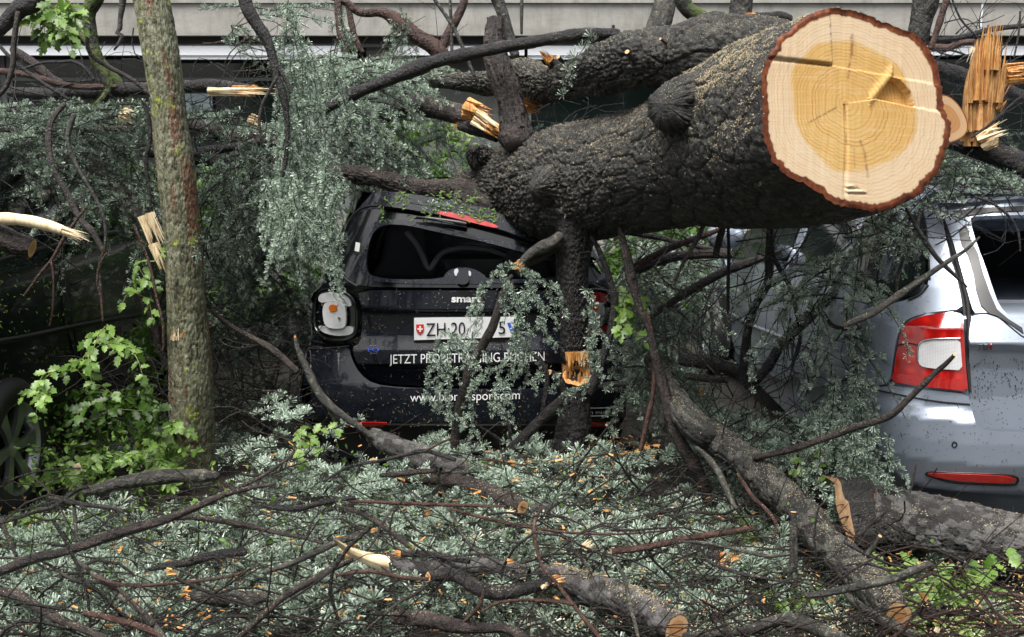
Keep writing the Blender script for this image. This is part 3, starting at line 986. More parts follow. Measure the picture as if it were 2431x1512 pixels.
def sm_clamp(V):
    V[:, 2] = np.where(V[:, 1] < Y0 + 1.9, np.minimum(V[:, 2], zc(V[:, 0]) - .03), V[:, 2]); return V
shell(sm, [.16, .25, .4, .55, .65, .75, .84, .90], Y0 + 2.65, M['paint_black'], car1, off=.05, yr=tg, frontdrop=[(.1, Y0 + 2.65), (.6, Y0 + 2.6), (.9, Y0 + 2.2)])
def keep_sm(c): return ~((c[:, 1] < Y0 + .40) & (np.abs(c[:, 0] - sm.xc) < .66))
shell(sm, [.90, 1.0, 1.1, 1.2, 1.3, 1.42], Y0 + 2.1, M['gloss_black'], car1, name='cabin', off=.03, keep=keep_sm, clamp=sm_clamp)
# rear pieces
panel('rear_body', sm, 'E', '85,1290 80,1150 95,1000 112,900 138,850 130,740 132,640 160,575 215,520 255,470 285,400 300,300 335,190 390,120 440,70 475,28 700,55 900,100 1100,165 1300,250 1470,330 1600,400 1700,480 1760,560 1790,660 1800,800 1830,950 1845,1150 1840,1300 1700,1400 300,1400',
      M['paint_black'], car1, holes=['428,480 420,400 445,280 478,232 540,205 650,210 750,228 880,262 1000,285 1150,322 1300,362 1430,400 1500,440 1500,515 1085,522 1060,485 1000,455 910,455 870,480 850,517 600,522 480,508'], yr=rb_, off=.012, step=13)
panel('bumper', sm, 'E', '112,888 200,884 335,880 350,950 395,1030 470,1085 620,1103 900,1110 1400,1110 1500,1085 1590,1000 1630,900 1800,905 1838,1020 1850,1180 1838,1295 1500,1300 900,1302 500,1296 85,1290 78,1180 90,1000',
      M['paint_black'], car1, yr=bt, off=-.004, step=10)
panel('bumper_skirt', sm, 'E', '90,1302 500,1308 900,1312 1500,1310 1836,1305 1800,1420 1600,1505 300,1505 140,1430', M['plastic_black'], car1, yr=bt, off=.02, step=16)
tgo = panel('tailgate', sm, 'E', '380,572 700,574 1480,574 1570,580 1612,640 1625,800 1600,930 1550,1040 1490,1085 1400,1098 900,1098 620,1090 490,1072 415,1025 368,950 350,885 398,860 408,760 402,640',
      M['paint_black'], car1, yr=tg, off=-.002, step=8)
panel('window_frame', sm, 'E', '282,440 290,340 330,215 385,150 450,128 560,138 700,165 880,205 1050,245 1250,300 1440,365 1560,430 1590,520 1560,556 1200,560 700,558 385,554 320,505',
      M['gloss_black'], car1, holes=['430,478 423,400 447,282 480,235 540,207 650,213 730,236 800,232 880,266 940,262 1000,288 1150,325 1300,365 1430,402 1495,440 1495,512 1085,520 1060,485 1000,453 910,453 868,478 850,515 600,520 480,506'], yr=fr, off=-.006, step=10, thick=.03)
gi = panel('inner_frame', sm, 'E', '395,480 385,400 405,280 440,215 520,182 650,190 760,212 900,245 1100,290 1300,340 1440,385 1530,440 1530,530 1090,535 1050,540 900,540 600,536 450,522',
      M['paint_black'], car1, holes=['434,476 428,400 452,284 484,240 540,212 650,218 750,240 880,270 1000,292 1150,330 1300,370 1430,407 1490,442 1490,508 1090,516 1066,482 1000,450 908,450 864,476 846,511 600,516 482,502'], yr=fr, off=-.016, step=8, thick=.02)
surf_tube('seal', sm, 'E', '300,500 276,430 290,330 325,215 385,140 470,112 620,130 800,165 1000,210', .007, M['plastic_black'], car1, yr=fr, off=-.012)
surf_tube('seal', sm, 'E', '290,470 320,515 380,552', .006, M['plastic_black'], car1, yr=fr, off=-.012)
panel('spoiler', sm, 'E', '472,28 600,38 800,66 1000,105 1150,150 1300,215 1450,290 1450,335 1300,292 1150,236 1000,200 800,155 600,122 482,112', M['paint_black'], car1, yr=fr, off=-.05, step=8, thick=.05)
panel('brake_light', sm, 'E', '812,140 900,150 1000,172 1080,196 1150,222 1142,236 1060,218 960,192 820,158', M['lens_red'], car1, yr=fr, off=-.056, step=6, thick=.008)
# wiper arm thrown upwards and its motor
def tube_px(name, reg, s, m, parent, ns=8, depth=None):
    a = parse(reg, s)
    c = P(a[:, 0], a[:, 1], a[:, 2] / REG[reg][2] * 0 + depth) if depth else None
    return c
a = parse('E', '690,178 760,180 850,192 930,205 975,214'); S = sm.hit(a[:, 0], a[:, 1], fr, -.055)
V, F, _ = sweep(catmull(np.c_[S, [.006, .009, .011, .013, .012]], .02)[:, :3], catmull(np.c_[S, [.006, .009, .011, .013, .012]], .02)[:, 3], 8); wp = obj('wiper', V, F, M['plastic_black'], car1)
a = parse('E', '700,172 800,186 905,212'); S = sm.hit(a[:, 0], a[:, 1], fr, -.075)
V, F, _ = sweep(S, np.full(3, .005), 6); obj('wiper_blade', V, F, M['rubber'], wp)
panel('wiper_motor', sm, 'E', '925,470 960,458 985,470 990,520 975,540 940,542 920,530', M['gloss_black'], car1, yr=fr, off=-.06, step=6, thick=.06)
for s in ('905,470 915,455 930,455 932,480 915,500', '985,465 998,470 1002,490 990,500'):
    panel('bracket', sm, 'E', s, M['chrome'], car1, yr=fr, off=-.022, step=5, thick=.008)
panel('sticker', sm, 'E', '372,310 396,316 390,364 365,358', M['tape'], car1, yr=fr, off=-.020, step=8, thick=.001, soft=0)
# tail lamps
def lamp(side):
    q = (lambda s: s) if side < 0 else (lambda s: ' '.join('%g,%s' % (1920 - float(t.split(',')[0]), t.split(',')[1]) for t in s.split()))
    hs_ = panel('tail_light', sm, 'E', q('148,720 152,640 172,590 220,572 285,580 340,612 368,670 372,760 358,815 310,838 235,838 185,818 158,780'), M['gloss_black'], car1, yr=bt, off=-.004, step=8, thick=.03)
    surf_tube('lamp_bezel', sm, 'E', q('148,720 152,640 172,590 220,570 285,577 345,608 374,670 378,760 362,820 310,843 235,843 183,823 154,780 148,720'), .010, M['gloss_black'], hs_, yr=bt, off=-.012)
    up, lo = (M['lens_dim'], M['lens_dim']) if side < 0 else (M['lens_red'], M['lens_red'])
    # three lens pieces, like a letter Z
    panel('lens', sm, 'E', q('166,628 172,600 195,588 240,582 300,592 335,615 350,650 345,660 318,660 300,642 250,632 200,640 182,640'), up, hs_, yr=bt, off=-.016, step=5)
    panel('lens', sm, 'E', q('165,768 190,765 210,778 260,788 300,780 322,768 352,772 360,785 356,805 330,818 270,822 215,812 180,795'), lo, hs_, yr=bt, off=-.016, step=5)
    panel('lens', sm, 'E', q('193,660 205,640 250,634 290,642 312,662 320,720 316,765 300,780 260,785 215,775 198,750 190,700'), M['lens_clear'], hs_, yr=bt, off=-.028, step=5)
    panel('bulb_cover', sm, 'E', q('222,668 232,652 255,650 270,662 268,682 250,692 230,688'), M['amber'], hs_, yr=bt, off=-.032, step=4)
    panel('bulb', sm, 'E', q('272,722 280,716 288,722 286,732 276,733'), M['chrome'], hs_, yr=bt, off=-.033, step=3)
lamp(-1); lamp(1)
for s in ('318,1308 345,1297 440,1293 540,1296 545,1302 520,1312 400,1318 330,1318', '1590,1306 1600,1297 1700,1295 1790,1300 1780,1316 1600,1318'):
    panel('reflector', sm, 'E', s, M['reflector_red'], car1, yr=bt, off=-.010, step=6)
surf_tube('parking_sensor', sm, 'E', '437,1218 455,1226 459,1245 449,1262 430,1264 417,1250 418,1230 437,1218', .004, M['plastic_black'], car1, yr=bt, off=-.005)
panel('sensor_cap', sm, 'E', '437,1226 448,1234 447,1250 432,1255 424,1242', M['paint_black'], car1, yr=bt, off=-.006, step=5)
# number plate, emblem and lettering
pl = panel('number_plate', sm, 'E', '690,724 1232,718 1238,828 690,845', M['plate_white'], car1, yr=[(0, Y0 + .055), (1.5, Y0 + .055)], off=0, step=12, soft=0, thick=.006)
pyr = [(0, Y0 + .055), (1.5, Y0 + .055)]
panel('plate_holder', sm, 'E', '684,718 1238,712 1244,852 690,862', M['plate_black'], car1, yr=pyr, off=.008, step=14, soft=0, thick=.02)
panel('shield', sm, 'E', '701,760 742,758 743,790 738,803 722,815 708,804 701,790', M['red_shield'], pl, yr=pyr, off=-.004, step=6, thick=.001, soft=0)
panel('cross', sm, 'E', '718,768 727,768 727,780 737,780 737,789 727,789 727,800 718,800 718,789 708,789 708,780 718,780', M['white_letter'], pl, yr=pyr, off=-.006, step=6, thick=.001, soft=0)
text_on('plate_text', sm, 'ZH\u00b720', 'E', 756, 824, 212, 72, M['plate_black'], pl, yr=pyr, off=-.005, y1=818)
text_on('plate_text', sm, '5', 'E', 1150, 812, 36, 70, M['plate_black'], pl, yr=pyr, off=-.005)
panel('blue_mark', sm, 'E', '1196,752 1212,748 1232,790 1222,812', M['blue_letter'], pl, yr=pyr, off=-.004, step=8, thick=.001, soft=0)
text_on('dealer_text', sm, 'Mercedes-Benz', 'E', 872, 858, 170, 12, M['white_letter'], pl, yr=pyr, off=-.004)
text_on('badge', sm, 'smart', 'J', 897, 236, 262, 60, M['chrome'], car1, yr=tg, off=-.012, bold=.025) if False else None
REG['J'] = (830.9, 652.85, .26854)
text_on('badge', sm, 'smart', 'J', 897, 238, 262, 62, M['white_letter'], car1, yr=tg, off=-.010, bold=.03)
text_on('lettering', sm, 'JETZT PROBETRAINING BUCHEN', 'J', 346, 784, 1374, 82, M['white_letter'], car1, yr=tg, off=-.006, y1=758)
text_on('lettering', sm, 'www.bionic-sport.com', 'J', 532, 1120, 970, 78, M['white_letter'], car1, yr=bt, off=-.008, y1=1096)
text_on('small_badge', sm, 'smart', 'J', 172, 630, 62, 16, M['grey_letter'], car1, yr=tg, off=-.006)
text_on('small_badge', sm, 'EQ', 'J', 158, 676, 98, 36, M['blue_letter'], car1, yr=tg, off=-.006)
text_on('small_badge', sm, 'fortwo', 'J', 176, 696, 66, 14, M['grey_letter'], car1, yr=tg, off=-.006)
panel('small_frame', sm, 'E', '1605,1214 1790,1212 1792,1258 1605,1262', M['white_letter'], car1, holes=['1609,1218 1786,1216 1788,1254 1609,1258'], yr=bt, off=-.008, step=12, soft=0, thick=.001)
text_on('lettering', sm, 'n mich', 'E', 1650, 1248, 100, 20, M['white_letter'], car1, yr=bt, off=-.008)
# cabin inside: seats seen through the missing window
def seat(cx, y, z0, lean):
    st = []
    prof = [(.24, 0), (.25, .25), (.23, .50), (.15, .62), (.13, .70), (.12, .80), (.06, .84)]
    n = 16; th = np.linspace(0, 6.283, n, endpoint=False)
    V = np.array([[cx + w * np.sign(math.cos(t)) * abs(math.cos(t)) ** .5 + lean * z, y + z * .22 + .07 * np.sign(math.sin(t)) * abs(math.sin(t)) ** .5, z0 + z] for w, z in prof for t in th])
    F = np.array([[a * n + j, a * n + (j + 1) % n, (a + 1) * n + (j + 1) % n, (a + 1) * n + j] for a in range(6) for j in range(n)])
    s_ = obj('seat', V, [F, np.array([[6 * n + k for k in range(n)]])], M['seat'], car1)
    return s_
seat(-.62, Y0 + .95, .35, 0); seat(.16, Y0 + .85, .30, -.12)
a = P(np.array([965, 990, 1005, 1020, 1050, 1100, 1160, 1200]), np.array([550, 580, 610, 638, 600, 588, 592, 605]), Y0 + .6)
V, F, _ = sweep(catmull(a, .02), np.full(len(catmull(a, .02)), .016), 8); obj('seat_belt', V, F, M['seat_trim'], car1)
V, F = box(-.95, .5, Y0 + .25, Y0 + 1.0, .55, .86); obj('luggage_cover', V, F, M['interior'], car1, smooth=False)
for x in (-.235 - .66, -.235 + .66):
    wheel('wheel', (x, Y0 + .45, .29), .29, .18, car1, side=1 if x > 0 else -1, spokes=6)
    wheel('wheel', (x, Y0 + 2.3, .29), .29, .18, car1, side=1 if x > 0 else -1, spokes=6)
surf_tube('panel_gap', sm, 'E', '105,895 170,890 250,885 335,878', .004, M['rubber'], car1, yr=bt, off=-.004)
surf_tube('panel_gap', sm, 'E', '120,890 134,830 128,740 140,640', .004, M['rubber'], car1, yr=fr, off=.008)
# side mirror, left, seen past the body edge
a = P(755, 570, 6.6)
n = 14; th = np.linspace(0, 6.283, n, endpoint=False)
V = np.array([[a[0] + .11 * q * math.cos(t), a[1] + y_, a[2] + .08 * q * math.sin(t)] for q, y_ in ((.05, -.07), (.7, -.06), (1, 0), (.8, .08), (.05, .1)) for t in th])
F = np.array([[r * n + j, r * n + (j + 1) % n, (r + 1) * n + (j + 1) % n, (r + 1) * n + j] for r in range(4) for j in range(n)])
obj('side_mirror', V, F, M['gloss_black'], car1)

# ---- the silver estate car
S0 = 3.9
sv = Car(2.34, [(0, .83), (.25, .86), (.62, .885), (.95, .87), (1.1, .82), (1.43, .66), (1.5, .5)],
         [(0, S0 + .14), (.62, S0 + .04), (.95, S0 + .09), (1.02, S0 + .13), (1.43, S0 + .36), (1.5, S0 + .45)], p=3.0, R=.55)
sb = [(0, S0 + .12), (.22, S0 + .10), (.32, S0 + .02), (.44, S0 - .02), (.52, S0 - .015), (.60, S0 + .0), (.645, S0 + .035), (.7, S0 + .05), (1.2, S0 + .1)]
st_ = [(0, S0 + .10), (.50, S0 + .075), (.60, S0 + .07), (.80, S0 + .075), (.88, S0 + .06), (.905, S0 + .04), (1.0, S0 + .10), (1.43, S0 + .36), (1.5, S0 + .45)]
car2 = empty('silver_car', (2.34, S0 + 2.2, 0))
tag(car2, 'silver estate car at the right, rear window smashed, branches heaped against its side', 'car')
shell(sv, [.2, .32, .5, .65, .8, .95, 1.0], S0 + 4.5, M['paint_silver'], car2, off=.02, yr=sb, frontdrop=[(.2, S0 + 4.5), (.6, S0 + 4.5), (.8, S0 + 4.1), (1.0, S0 + 3.5)])
def keep_sv(c): return ~((c[:, 1] < S0 + .62) & (np.abs(c[:, 0] - sv.xc) < .68))
shell(sv, [1.0, 1.1, 1.2, 1.3, 1.38, 1.43, 1.46], S0 + 3.3, M['paint_silver'], car2, name='cabin', off=.02, keep=keep_sv, frontdrop=[(1.0, S0 + 3.4), (1.46, S0 + 2.6)])
def mirror_x(s): return s
panel('quarter_panel', sv, 'F', '1612,118 1650,100 1692,92 1716,200 1745,330 1785,470 1806,560 1812,618 1700,630 1600,645 1530,672 1497,712 1478,790 1460,900 1448,990 1380,1002 1292,990 1285,800 1290,660 1330,610 1440,595 1545,572 1610,548 1640,505 1646,420 1640,280 1622,180',
      M['paint_silver'], car2, yr=sv.yr, off=-.004, step=11)
qd = panel('rear_door', sv, 'F', '950,392 1060,402 1180,440 1290,470 1350,560 1300,640 1275,800 1240,960 1120,1010 980,1000 960,800 955,600', M['paint_silver'], car2, yr=sv.yr, off=-.004, step=12)
fd = panel('front_door', sv, 'F', '640,368 780,380 942,392 948,600 952,800 970,990 850,955 740,880 660,820 645,600', M['paint_silver'], car2, yr=sv.yr, off=-.004, step=12)
panel('front_wing', sv, 'F', '600,380 632,372 640,560 600,500 575,520 570,470', M['paint_silver'], car2, yr=sv.yr, off=-.004, step=12)
panel('side_glass', sv, 'F', '870,155 1030,150 945,382 780,372 640,360 700,250', M['glass_dark'], car2, yr=sv.yr, off=-.002, step=14)
panel('side_glass', sv, 'F', '1055,150 1290,150 1255,300 1180,432 1070,400 962,385', M['glass_dark'], car2, yr=sv.yr, off=-.002, step=14)
panel('side_glass', sv, 'F', '1320,150 1500,140 1600,200 1625,300 1628,460 1590,530 1530,560 1400,575 1290,560 1240,440 1290,300', M['glass_dark'], car2, yr=sv.yr, off=-.006, step=14)
panel('door_pillar', sv, 'F', '1030,150 1056,150 962,388 938,384', M['paint_silver'], car2, yr=sv.yr, off=-.008, step=10, soft=0)
panel('door_pillar', sv, 'F', '1292,150 1314,150 1250,330 1190,440 1172,434 1240,300', M['paint_silver'], car2, yr=sv.yr, off=-.008, step=10, soft=0)
surf_tube('door_gap', sv, 'F', '949,392 952,600 958,800 975,1000', .006, M['rubber'], car2, off=-.006)
surf_tube('window_trim', sv, 'F', '640,362 780,375 950,390 1070,405 1180,440', .007, M['plastic_black'], car2, off=-.008)
surf_tube('side_strip', sv, 'F', '650,640 760,700 860,740 960,780 1100,830', .010, M['paint_silver'], car2, off=-.006)
surf_tube('panel_gap', sv, 'F', '1648,470 1640,330 1625,190 1612,130', .004, M['rubber'], car2, off=-.008)
surf_tube('panel_gap', sv, 'F', '1640,500 1600,545 1540,575', .004, M['rubber'], car2, off=-.008)
wheel('wheel', (1.60, 4.95, .31), .31, .18, car2, side=-1, spokes=7)
for s in ('575,530 600,515 640,560 655,700 650,850 620,860 590,840 572,700',):
    panel('wheel_arch', sv, 'F', s, M['rubber'], car2, yr=sv.yr, off=-.010, step=9, thick=.004)
wheel('wheel', (1.50, 7.5, .31), .315, .2, car2, side=-1, spokes=7)
# side mirror
a = P(1722, 560, 6.4)
V = np.array([[a[0] + .12 * q * math.cos(t), a[1] + y_, a[2] + .085 * q * math.sin(t)] for q, y_ in ((.05, -.05), (.8, -.05), (1, 0), (.8, .12), (.05, .14)) for t in th])
mr = obj('side_mirror', V, F, M['paint_silver'], car2)
# rear
tl = panel('tail_light', sv, 'F', '1462,985 1474,880 1496,760 1515,705 1560,672 1650,645 1800,627 1815,690 1822,800 1828,900 1842,1033 1760,1026 1650,1012 1540,998', M['lens_red'], car2, yr=sv.yr, off=-.012, step=7, thick=.03)
lc = panel('reversing_lens', sv, 'F', '1588,870 1590,820 1605,785 1650,772 1720,768 1800,766 1806,850 1812,926 1740,922 1650,915 1600,905', M['lens_clear'], tl, yr=sv.yr, off=-.017, step=6, thick=.006)
panel('lens_band', sv, 'F', '1458,940 1600,958 1700,965 1835,975 1840,1030 1700,1016 1540,996 1460,982', M['reflector_red'], tl, yr=sv.yr, off=-.0150, step=7, thick=.003)
surf_tube('lens_seam', sv, 'F', '1490,800 1540,790 1592,800', .003, M['plastic_black'], tl, yr=sv.yr, off=-.014)
surf_tube('lens_rim', sv, 'F', '1588,870 1590,820 1605,785 1650,772 1720,768 1800,766', .004, M['chrome'], tl, yr=sv.yr, off=-.018)
panel('tailgate', sv, 'F', '1858,655 1900,645 1960,648 2000,670 2060,722 2120,770 2200,800 2500,810 3000,810 3400,800 3420,1205 2600,1212 2119,1212 1960,1210 1900,1200 1875,1150 1858,1050 1846,900 1842,760',
      M['paint_silver'], car2, yr=st_, off=-.006, step=10)
surf_tube('gate_gap', sv, 'F', '1735,215 1765,330 1810,480 1838,600 1846,760 1852,900 1862,1060 1880,1160 1915,1215 2000,1222 2300,1228', .009, M['rubber'], car2, yr=st_, off=.004)
panel('gate_frame', sv, 'F', '1700,98 1850,84 2119,72 2500,66 3000,66 3300,100 3400,400 3430,790 3000,800 2500,800 2200,790 2120,760 2060,712 2000,660 1960,640 1900,638 1868,640 1845,560 1822,480 1785,350 1755,250 1722,170',
      M['paint_silver'], car2, holes=['1846,165 1880,155 2119,148 2500,145 3000,148 3200,200 3290,400 3320,640 3000,700 2500,725 2180,725 2110,700 2050,660 1995,600 1965,520 1925,400 1885,300'], yr=st_, off=-.008, step=12, thick=.03)
panel('torn_glue', sv, 'F', '1792,225 1830,190 1848,260 1890,340 1915,440 1950,540 1985,620 2040,668 2110,712 2119,742 2060,700 1990,655 1945,640 1905,600 1880,520 1868,440 1840,350 1805,290', M['plastic_black'], car2, yr=st_, off=-.014, step=6, thick=.003, soft=0)
panel('torn_glue', sv, 'F', '1760,130 1850,118 1960,110 2119,104 2119,128 1960,134 1850,150 1790,160', M['plastic_black'], car2, yr=st_, off=-.014, step=6, thick=.003, soft=0)
panel('roof_edge', sv, 'F', '1694,86 1780,72 1900,62 2119,52 2500,46 2500,60 2119,68 1900,80 1780,92', M['paint_silver'], car2, yr=st_, off=-.03, step=10, thick=.04)
panel('light_gap', sv, 'F', '1738,250 1775,340 1812,450 1840,560 1852,650 1846,760 1850,900 1858,1040 1846,1036 1832,900 1822,700 1806,560 1780,450 1745,340', M['rubber'], car2, yr=sv.yr, off=-.006, step=8, thick=.02)
panel('bumper', sv, 'F', '1292,1002 1380,1014 1450,1002 1540,1010 1700,1030 1842,1046 1854,1090 1866,1160 1890,1208 1930,1228 2119,1236 2600,1238 3420,1232 3450,1500 3100,1548 2600,1556 2119,1550 1900,1540 1700,1525 1560,1500 1480,1440 1420,1350 1370,1220 1320,1100',
      M['paint_silver'], car2, yr=sb, off=-.004, step=10)
surf_tube('bumper_gap', sv, 'F', '1292,1000 1380,1022 1480,1045 1600,1068 1720,1085 1850,1096', .0035, M['rubber'], car2, yr=sb, off=-.006)
panel('reflector', sv, 'F', '1634,1448 1650,1440 1800,1446 2000,1452 2078,1466 2076,1480 2060,1490 1950,1490 1800,1480 1680,1462', M['reflector_red'], car2, yr=sb, off=-.012, step=7)
surf_tube('reflector_recess', sv, 'F', '1628,1446 1660,1434 1800,1440 2000,1446 2086,1462 2080,1490 2050,1498 1900,1494 1750,1482 1628,1446', .005, M['plastic_black'], car2, yr=sb, off=-.004)
panel('bumper_lip', sv, 'F', '1490,1455 1570,1512 1700,1535 1900,1550 2119,1560 2600,1566 3400,1556 3400,1650 2119,1660 1800,1620 1600,1570', M['plastic_black'], car2, yr=sb, off=.02, step=14)
surf_tube('parking_sensor', sv, 'F', '1772,1284 1782,1290 1784,1300 1776,1309 1766,1309 1760,1300 1762,1290 1772,1284', .0028, M['plastic_black'], car2, yr=sb, off=-.005)
text_on('badge', sv, 'TD', 'F', 1886, 824, 56, 32, M['frame_grey'], car2, yr=st_, off=-.012, bold=.03)
text_on('badge', sv, 'i', 'F', 1948, 822, 12, 32, M['reflector_red'], car2, yr=st_, off=-.012, bold=.03)
# inside of the silver car
V, F = box(1.75, 2.95, S0 + .55, S0 + 1.2, .80, .93); obj('parcel_shelf', V, F, M['seat'], car2, smooth=False)
V, F = box(1.75, 2.95, S0 + 1.3, S0 + 1.45, .75, 1.22); obj('rear_seat', V, F, M['interior'], car2, smooth=False)
V, F = box(1.70, 2.98, S0 + .50, S0 + .52, .98, 1.01); obj('blind_bar', V, F, M['seat_trim'], car2, smooth=False)

# ---- the dark car at the left, seen from its side
dk = Car(-3.12, [(0, .85), (.3, .89), (.8, .90), (1.0, .88), (1.6, .70), (1.75, .5)], [(0, 3.75), (1.0, 3.8), (1.7, 4.1)], p=4, R=.3)
car3 = empty('dark_car', (-3.12, 5.9, 0))
tag(car3, 'dark green-black people carrier at the left edge seen from its side behind leafy sprigs', 'car')
shell(dk, [.22, .35, .5, .7, .9, 1.0, 1.08], 9.0, M['paint_dark'], car3, off=.012, frontdrop=[(.2, 7.9), (.7, 7.9), (1.08, 7.2)])
shell(dk, [1.08, 1.2, 1.4, 1.55, 1.64, 1.68], 8.2, M['glass_dark'], car3, name='cabin', off=.02, frontdrop=[(1.08, 7.2), (1.68, 6.4)])
surf_tube('window_trim', dk, 'W', '-60,640 0,618 100,590 200,565 300,545 380,530', .012, M['plastic_black'], car3)
surf_tube('door_gap', dk, 'W', '150,575 160,700 190,850 220,960', .006, M['rubber'], car3)
surf_tube('side_moulding', dk, 'W', '-60,820 60,800 200,770 340,745', .014, M['plastic_black'], car3)
wheel('wheel', (-2.28, 4.50, .33), .315, .2, car3, side=1, spokes=6)
wheel('wheel', (-2.28, 6.95, .33), .315, .2, car3, side=1, spokes=6)

# ------------------------------------------------------------------ limbs and branches
def path3d(reg, depth, pts):
    a = parse(reg, pts)
    px, py, w = a[:, 0], a[:, 1], a[:, 2]
    n = len(px)
    if isinstance(depth, str):
        hs = [float(v) for v in depth[1:].split(':')]
        h = np.interp(np.linspace(0, 1, n), np.linspace(0, 1, len(hs)), hs)
        d = ground_d(py, h)
    elif isinstance(depth, (tuple, list)):
        d = np.interp(np.linspace(0, 1, n), np.linspace(0, 1, len(depth)), depth)
    else:
        d = np.full(n, float(depth))
    C = P(px, py, d)
    scale = np.linalg.norm(C - np.array([0, 0, CAM_H]), axis=1) / np.hypot(FPX, np.hypot(px - 1215.5, py - 756))
    return np.c_[C, w / 2 * scale]

BID = [100]
def branch(name, label, cat, reg, depth, pts, m='bark_brown', ends='', kind=None, parent=None, group=None, wood='wood_orange', cutm='cut_end', wob=1.0, sl=None):
    BID[0] += 1; seed = BID[0]
    A = path3d(reg, depth, pts)
    rmax = A[:, 3].max()
    wpx = parse(reg, pts)[:, 2].max()
    if wpx > 34: step, ns = .0065, int(np.clip(2 * np.pi * rmax / .0055, 28, 220))
    elif wpx > 15: step, ns = .014, 20
    elif wpx > 8: step, ns = .02, 12
    else: step, ns = .025, 8
    C = catmull(A, step)
    R = np.maximum(C[:, 3], .0012); C = C[:, :3].copy()
    g = np.random.default_rng(seed)
    if wpx > 40: wob = wob * .6
    s = np.concatenate([[0], np.cumsum(np.linalg.norm(np.diff(C, axis=0), axis=1))])
    # small kinks, as real branches have
    for k in range(3):
        f = 2 * (k + 1) + g.random() * 2; amp = rmax * .22 * wob / (k + 1)
        C += amp * np.sin(s * f * 2.2 + g.random() * 6)[:, None] * g.normal(size=3) * .5
    for q in range(int(s[-1] / .14)):     # knots and swellings
        c0 = g.random() * s[-1]; R = R * (1 + min(1, wob) * (.06 + .12 * g.random()) * np.exp(-((s - c0) / (rmax * 1.1 + .004)) ** 2))
    if ends[:1] in ('', '-'): C, R = round_end(C, R, 0)
    if ends[1:2] == '': C, R = round_end(C, R, 1)
    kd = kind or ('plate' if wpx > 22 else 'twig')
    bd_ = bark_disp(kd, max(rmax, .004), seed)
    V, F, (T, N, B) = sweep(C, R, ns, lambda S, TH, RR: np.maximum(bd_(S, TH, RR) * np.clip(RR / (rmax * .5), 0, 1), -RR * .6))
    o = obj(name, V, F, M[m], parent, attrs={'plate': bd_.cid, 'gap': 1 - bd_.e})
    if label: tag(o, label, cat, group)
    for e, ch in ((0, ends[:1]), (1, ends[1:2])):
        if ch == 'c':
            Rk = np.linalg.norm(V.reshape(len(C), ns, 3)[-1 if e else 0] - C[-1 if e else 0], axis=1)
            cv, cf, ca = cap(C, R, T, N, B, ns, e, rings=5, Rk=Rk)
            obj('cut_end', cv, cf, M[cutm], o, attrs={'rad': ca})
        elif ch == 'b':
            i = -1 if e else 0
            out = T[i] * (1 if e else -1)
            L = sl or R[i] * 3
            cv, cf, ca = cap(C, R * .97, T, N, B, ns, e, rings=3)
            obj('broken_end', cv, cf, M[wood], o, attrs={'rad': ca})
            sv_, sf_ = splinters(C[i], out, R[i], 26, L, seed)
            obj('splinters', sv_, sf_, M[wood], o, smooth=False)
    return o

# ---- the big sawn trunk
tree = empty('fallen_cedar', P(1300, 560, 5.2))
tag(tree, 'huge sawn cedar trunk lying on the black car, pale ringed cut facing the camera', 'tree trunk')
OUT = parse('C', '1080,50 1200,60 1350,105 1500,165 1640,215 1730,290 1790,350 1830,440 1845,540 1850,620 1856,700 1880,790 1915,860 1900,960 1870,1060 1840,1150 1780,1240 1720,1310 1620,1380 1520,1430 1400,1455 1280,1440 1170,1410 1100,1390 1000,1310 900,1250 790,1190 720,1130 660,1040 630,940 612,840 622,740 608,640 615,520 640,420 680,330 730,250 800,180 900,110 1000,65')[:, :2]
FC = P(2030, 255, 3.62)
nrm = np.array([.34, -.93, .06]); nrm /= np.linalg.norm(nrm)
def on_plane(px, py, pt=FC, n=nrm):
    r = rays(px, py); o0 = np.array([0, 0, CAM_H])
    t = ((pt - o0) @ n) / (r @ n)
    return o0 + r * np.asarray(t)[..., None]
ax_pts = [(2030, 258, 3.62, 215), (1915, 292, 3.83, 206), (1790, 325, 4.10, 192), (1690, 355, 4.33, 170), (1600, 385, 4.50, 150), (1500, 412, 4.75, 143), (1400, 432, 4.98, 136), (1300, 446, 5.25, 122), (1210, 452, 5.45, 98), (1140, 458, 5.62, 62), (1085, 460, 5.8, 34)]
A = []
for px, py, d, r in ax_pts:
    c = P(px, py, d); sc = np.linalg.norm(c - np.array([0, 0, CAM_H])) / math.hypot(FPX, math.hypot(px - 1215.5, py - 756))
    A.append([*c, r * sc])
A = np.array(A)
C = catmull(A, .0065); Rr = C[:, 3]; C = C[:, :3]
NS = 300
T, N, B = frames(C)
# start frames on the saw plane and blend the measured outline into the round trunk
th = np.linspace(0, 2 * np.pi, NS, endpoint=False)
O3 = on_plane(smooth_poly(OUT, 2)[:, 0], smooth_poly(OUT, 2)[:, 1])
rel = O3 - FC
# basis of the face: project on the first frame
oa = np.arctan2(rel @ B[0], rel @ N[0]); orad = np.linalg.norm(rel, axis=1)
srt = np.argsort(oa); oa, rel_s = oa[srt], rel[srt]
tha = np.where(th > np.pi, th - 2 * np.pi, th)
prof = np.stack([np.interp(tha, oa, rel_s[:, k], period=2 * np.pi) for k in range(3)], -1)   # offsets on the plane, by angle
round_ = Rr[:, None, None] * (np.cos(th)[None, :, None] * N[:, None] + np.sin(th)[None, :, None] * B[:, None])
s = np.concatenate([[0], np.cumsum(np.linalg.norm(np.diff(C, axis=0), axis=1))])
w = np.clip(1 - s / .55, 0, 1) ** 1.3
disp = bark_disp('rough', .27, 77)(*np.meshgrid(s, th, indexing='ij'), None) if False else None
S_, TH_ = np.meshgrid(s, th, indexing='ij')
bdt = bark_disp('rough', .27, 77); dp = bdt(S_, TH_, Rr[:, None])
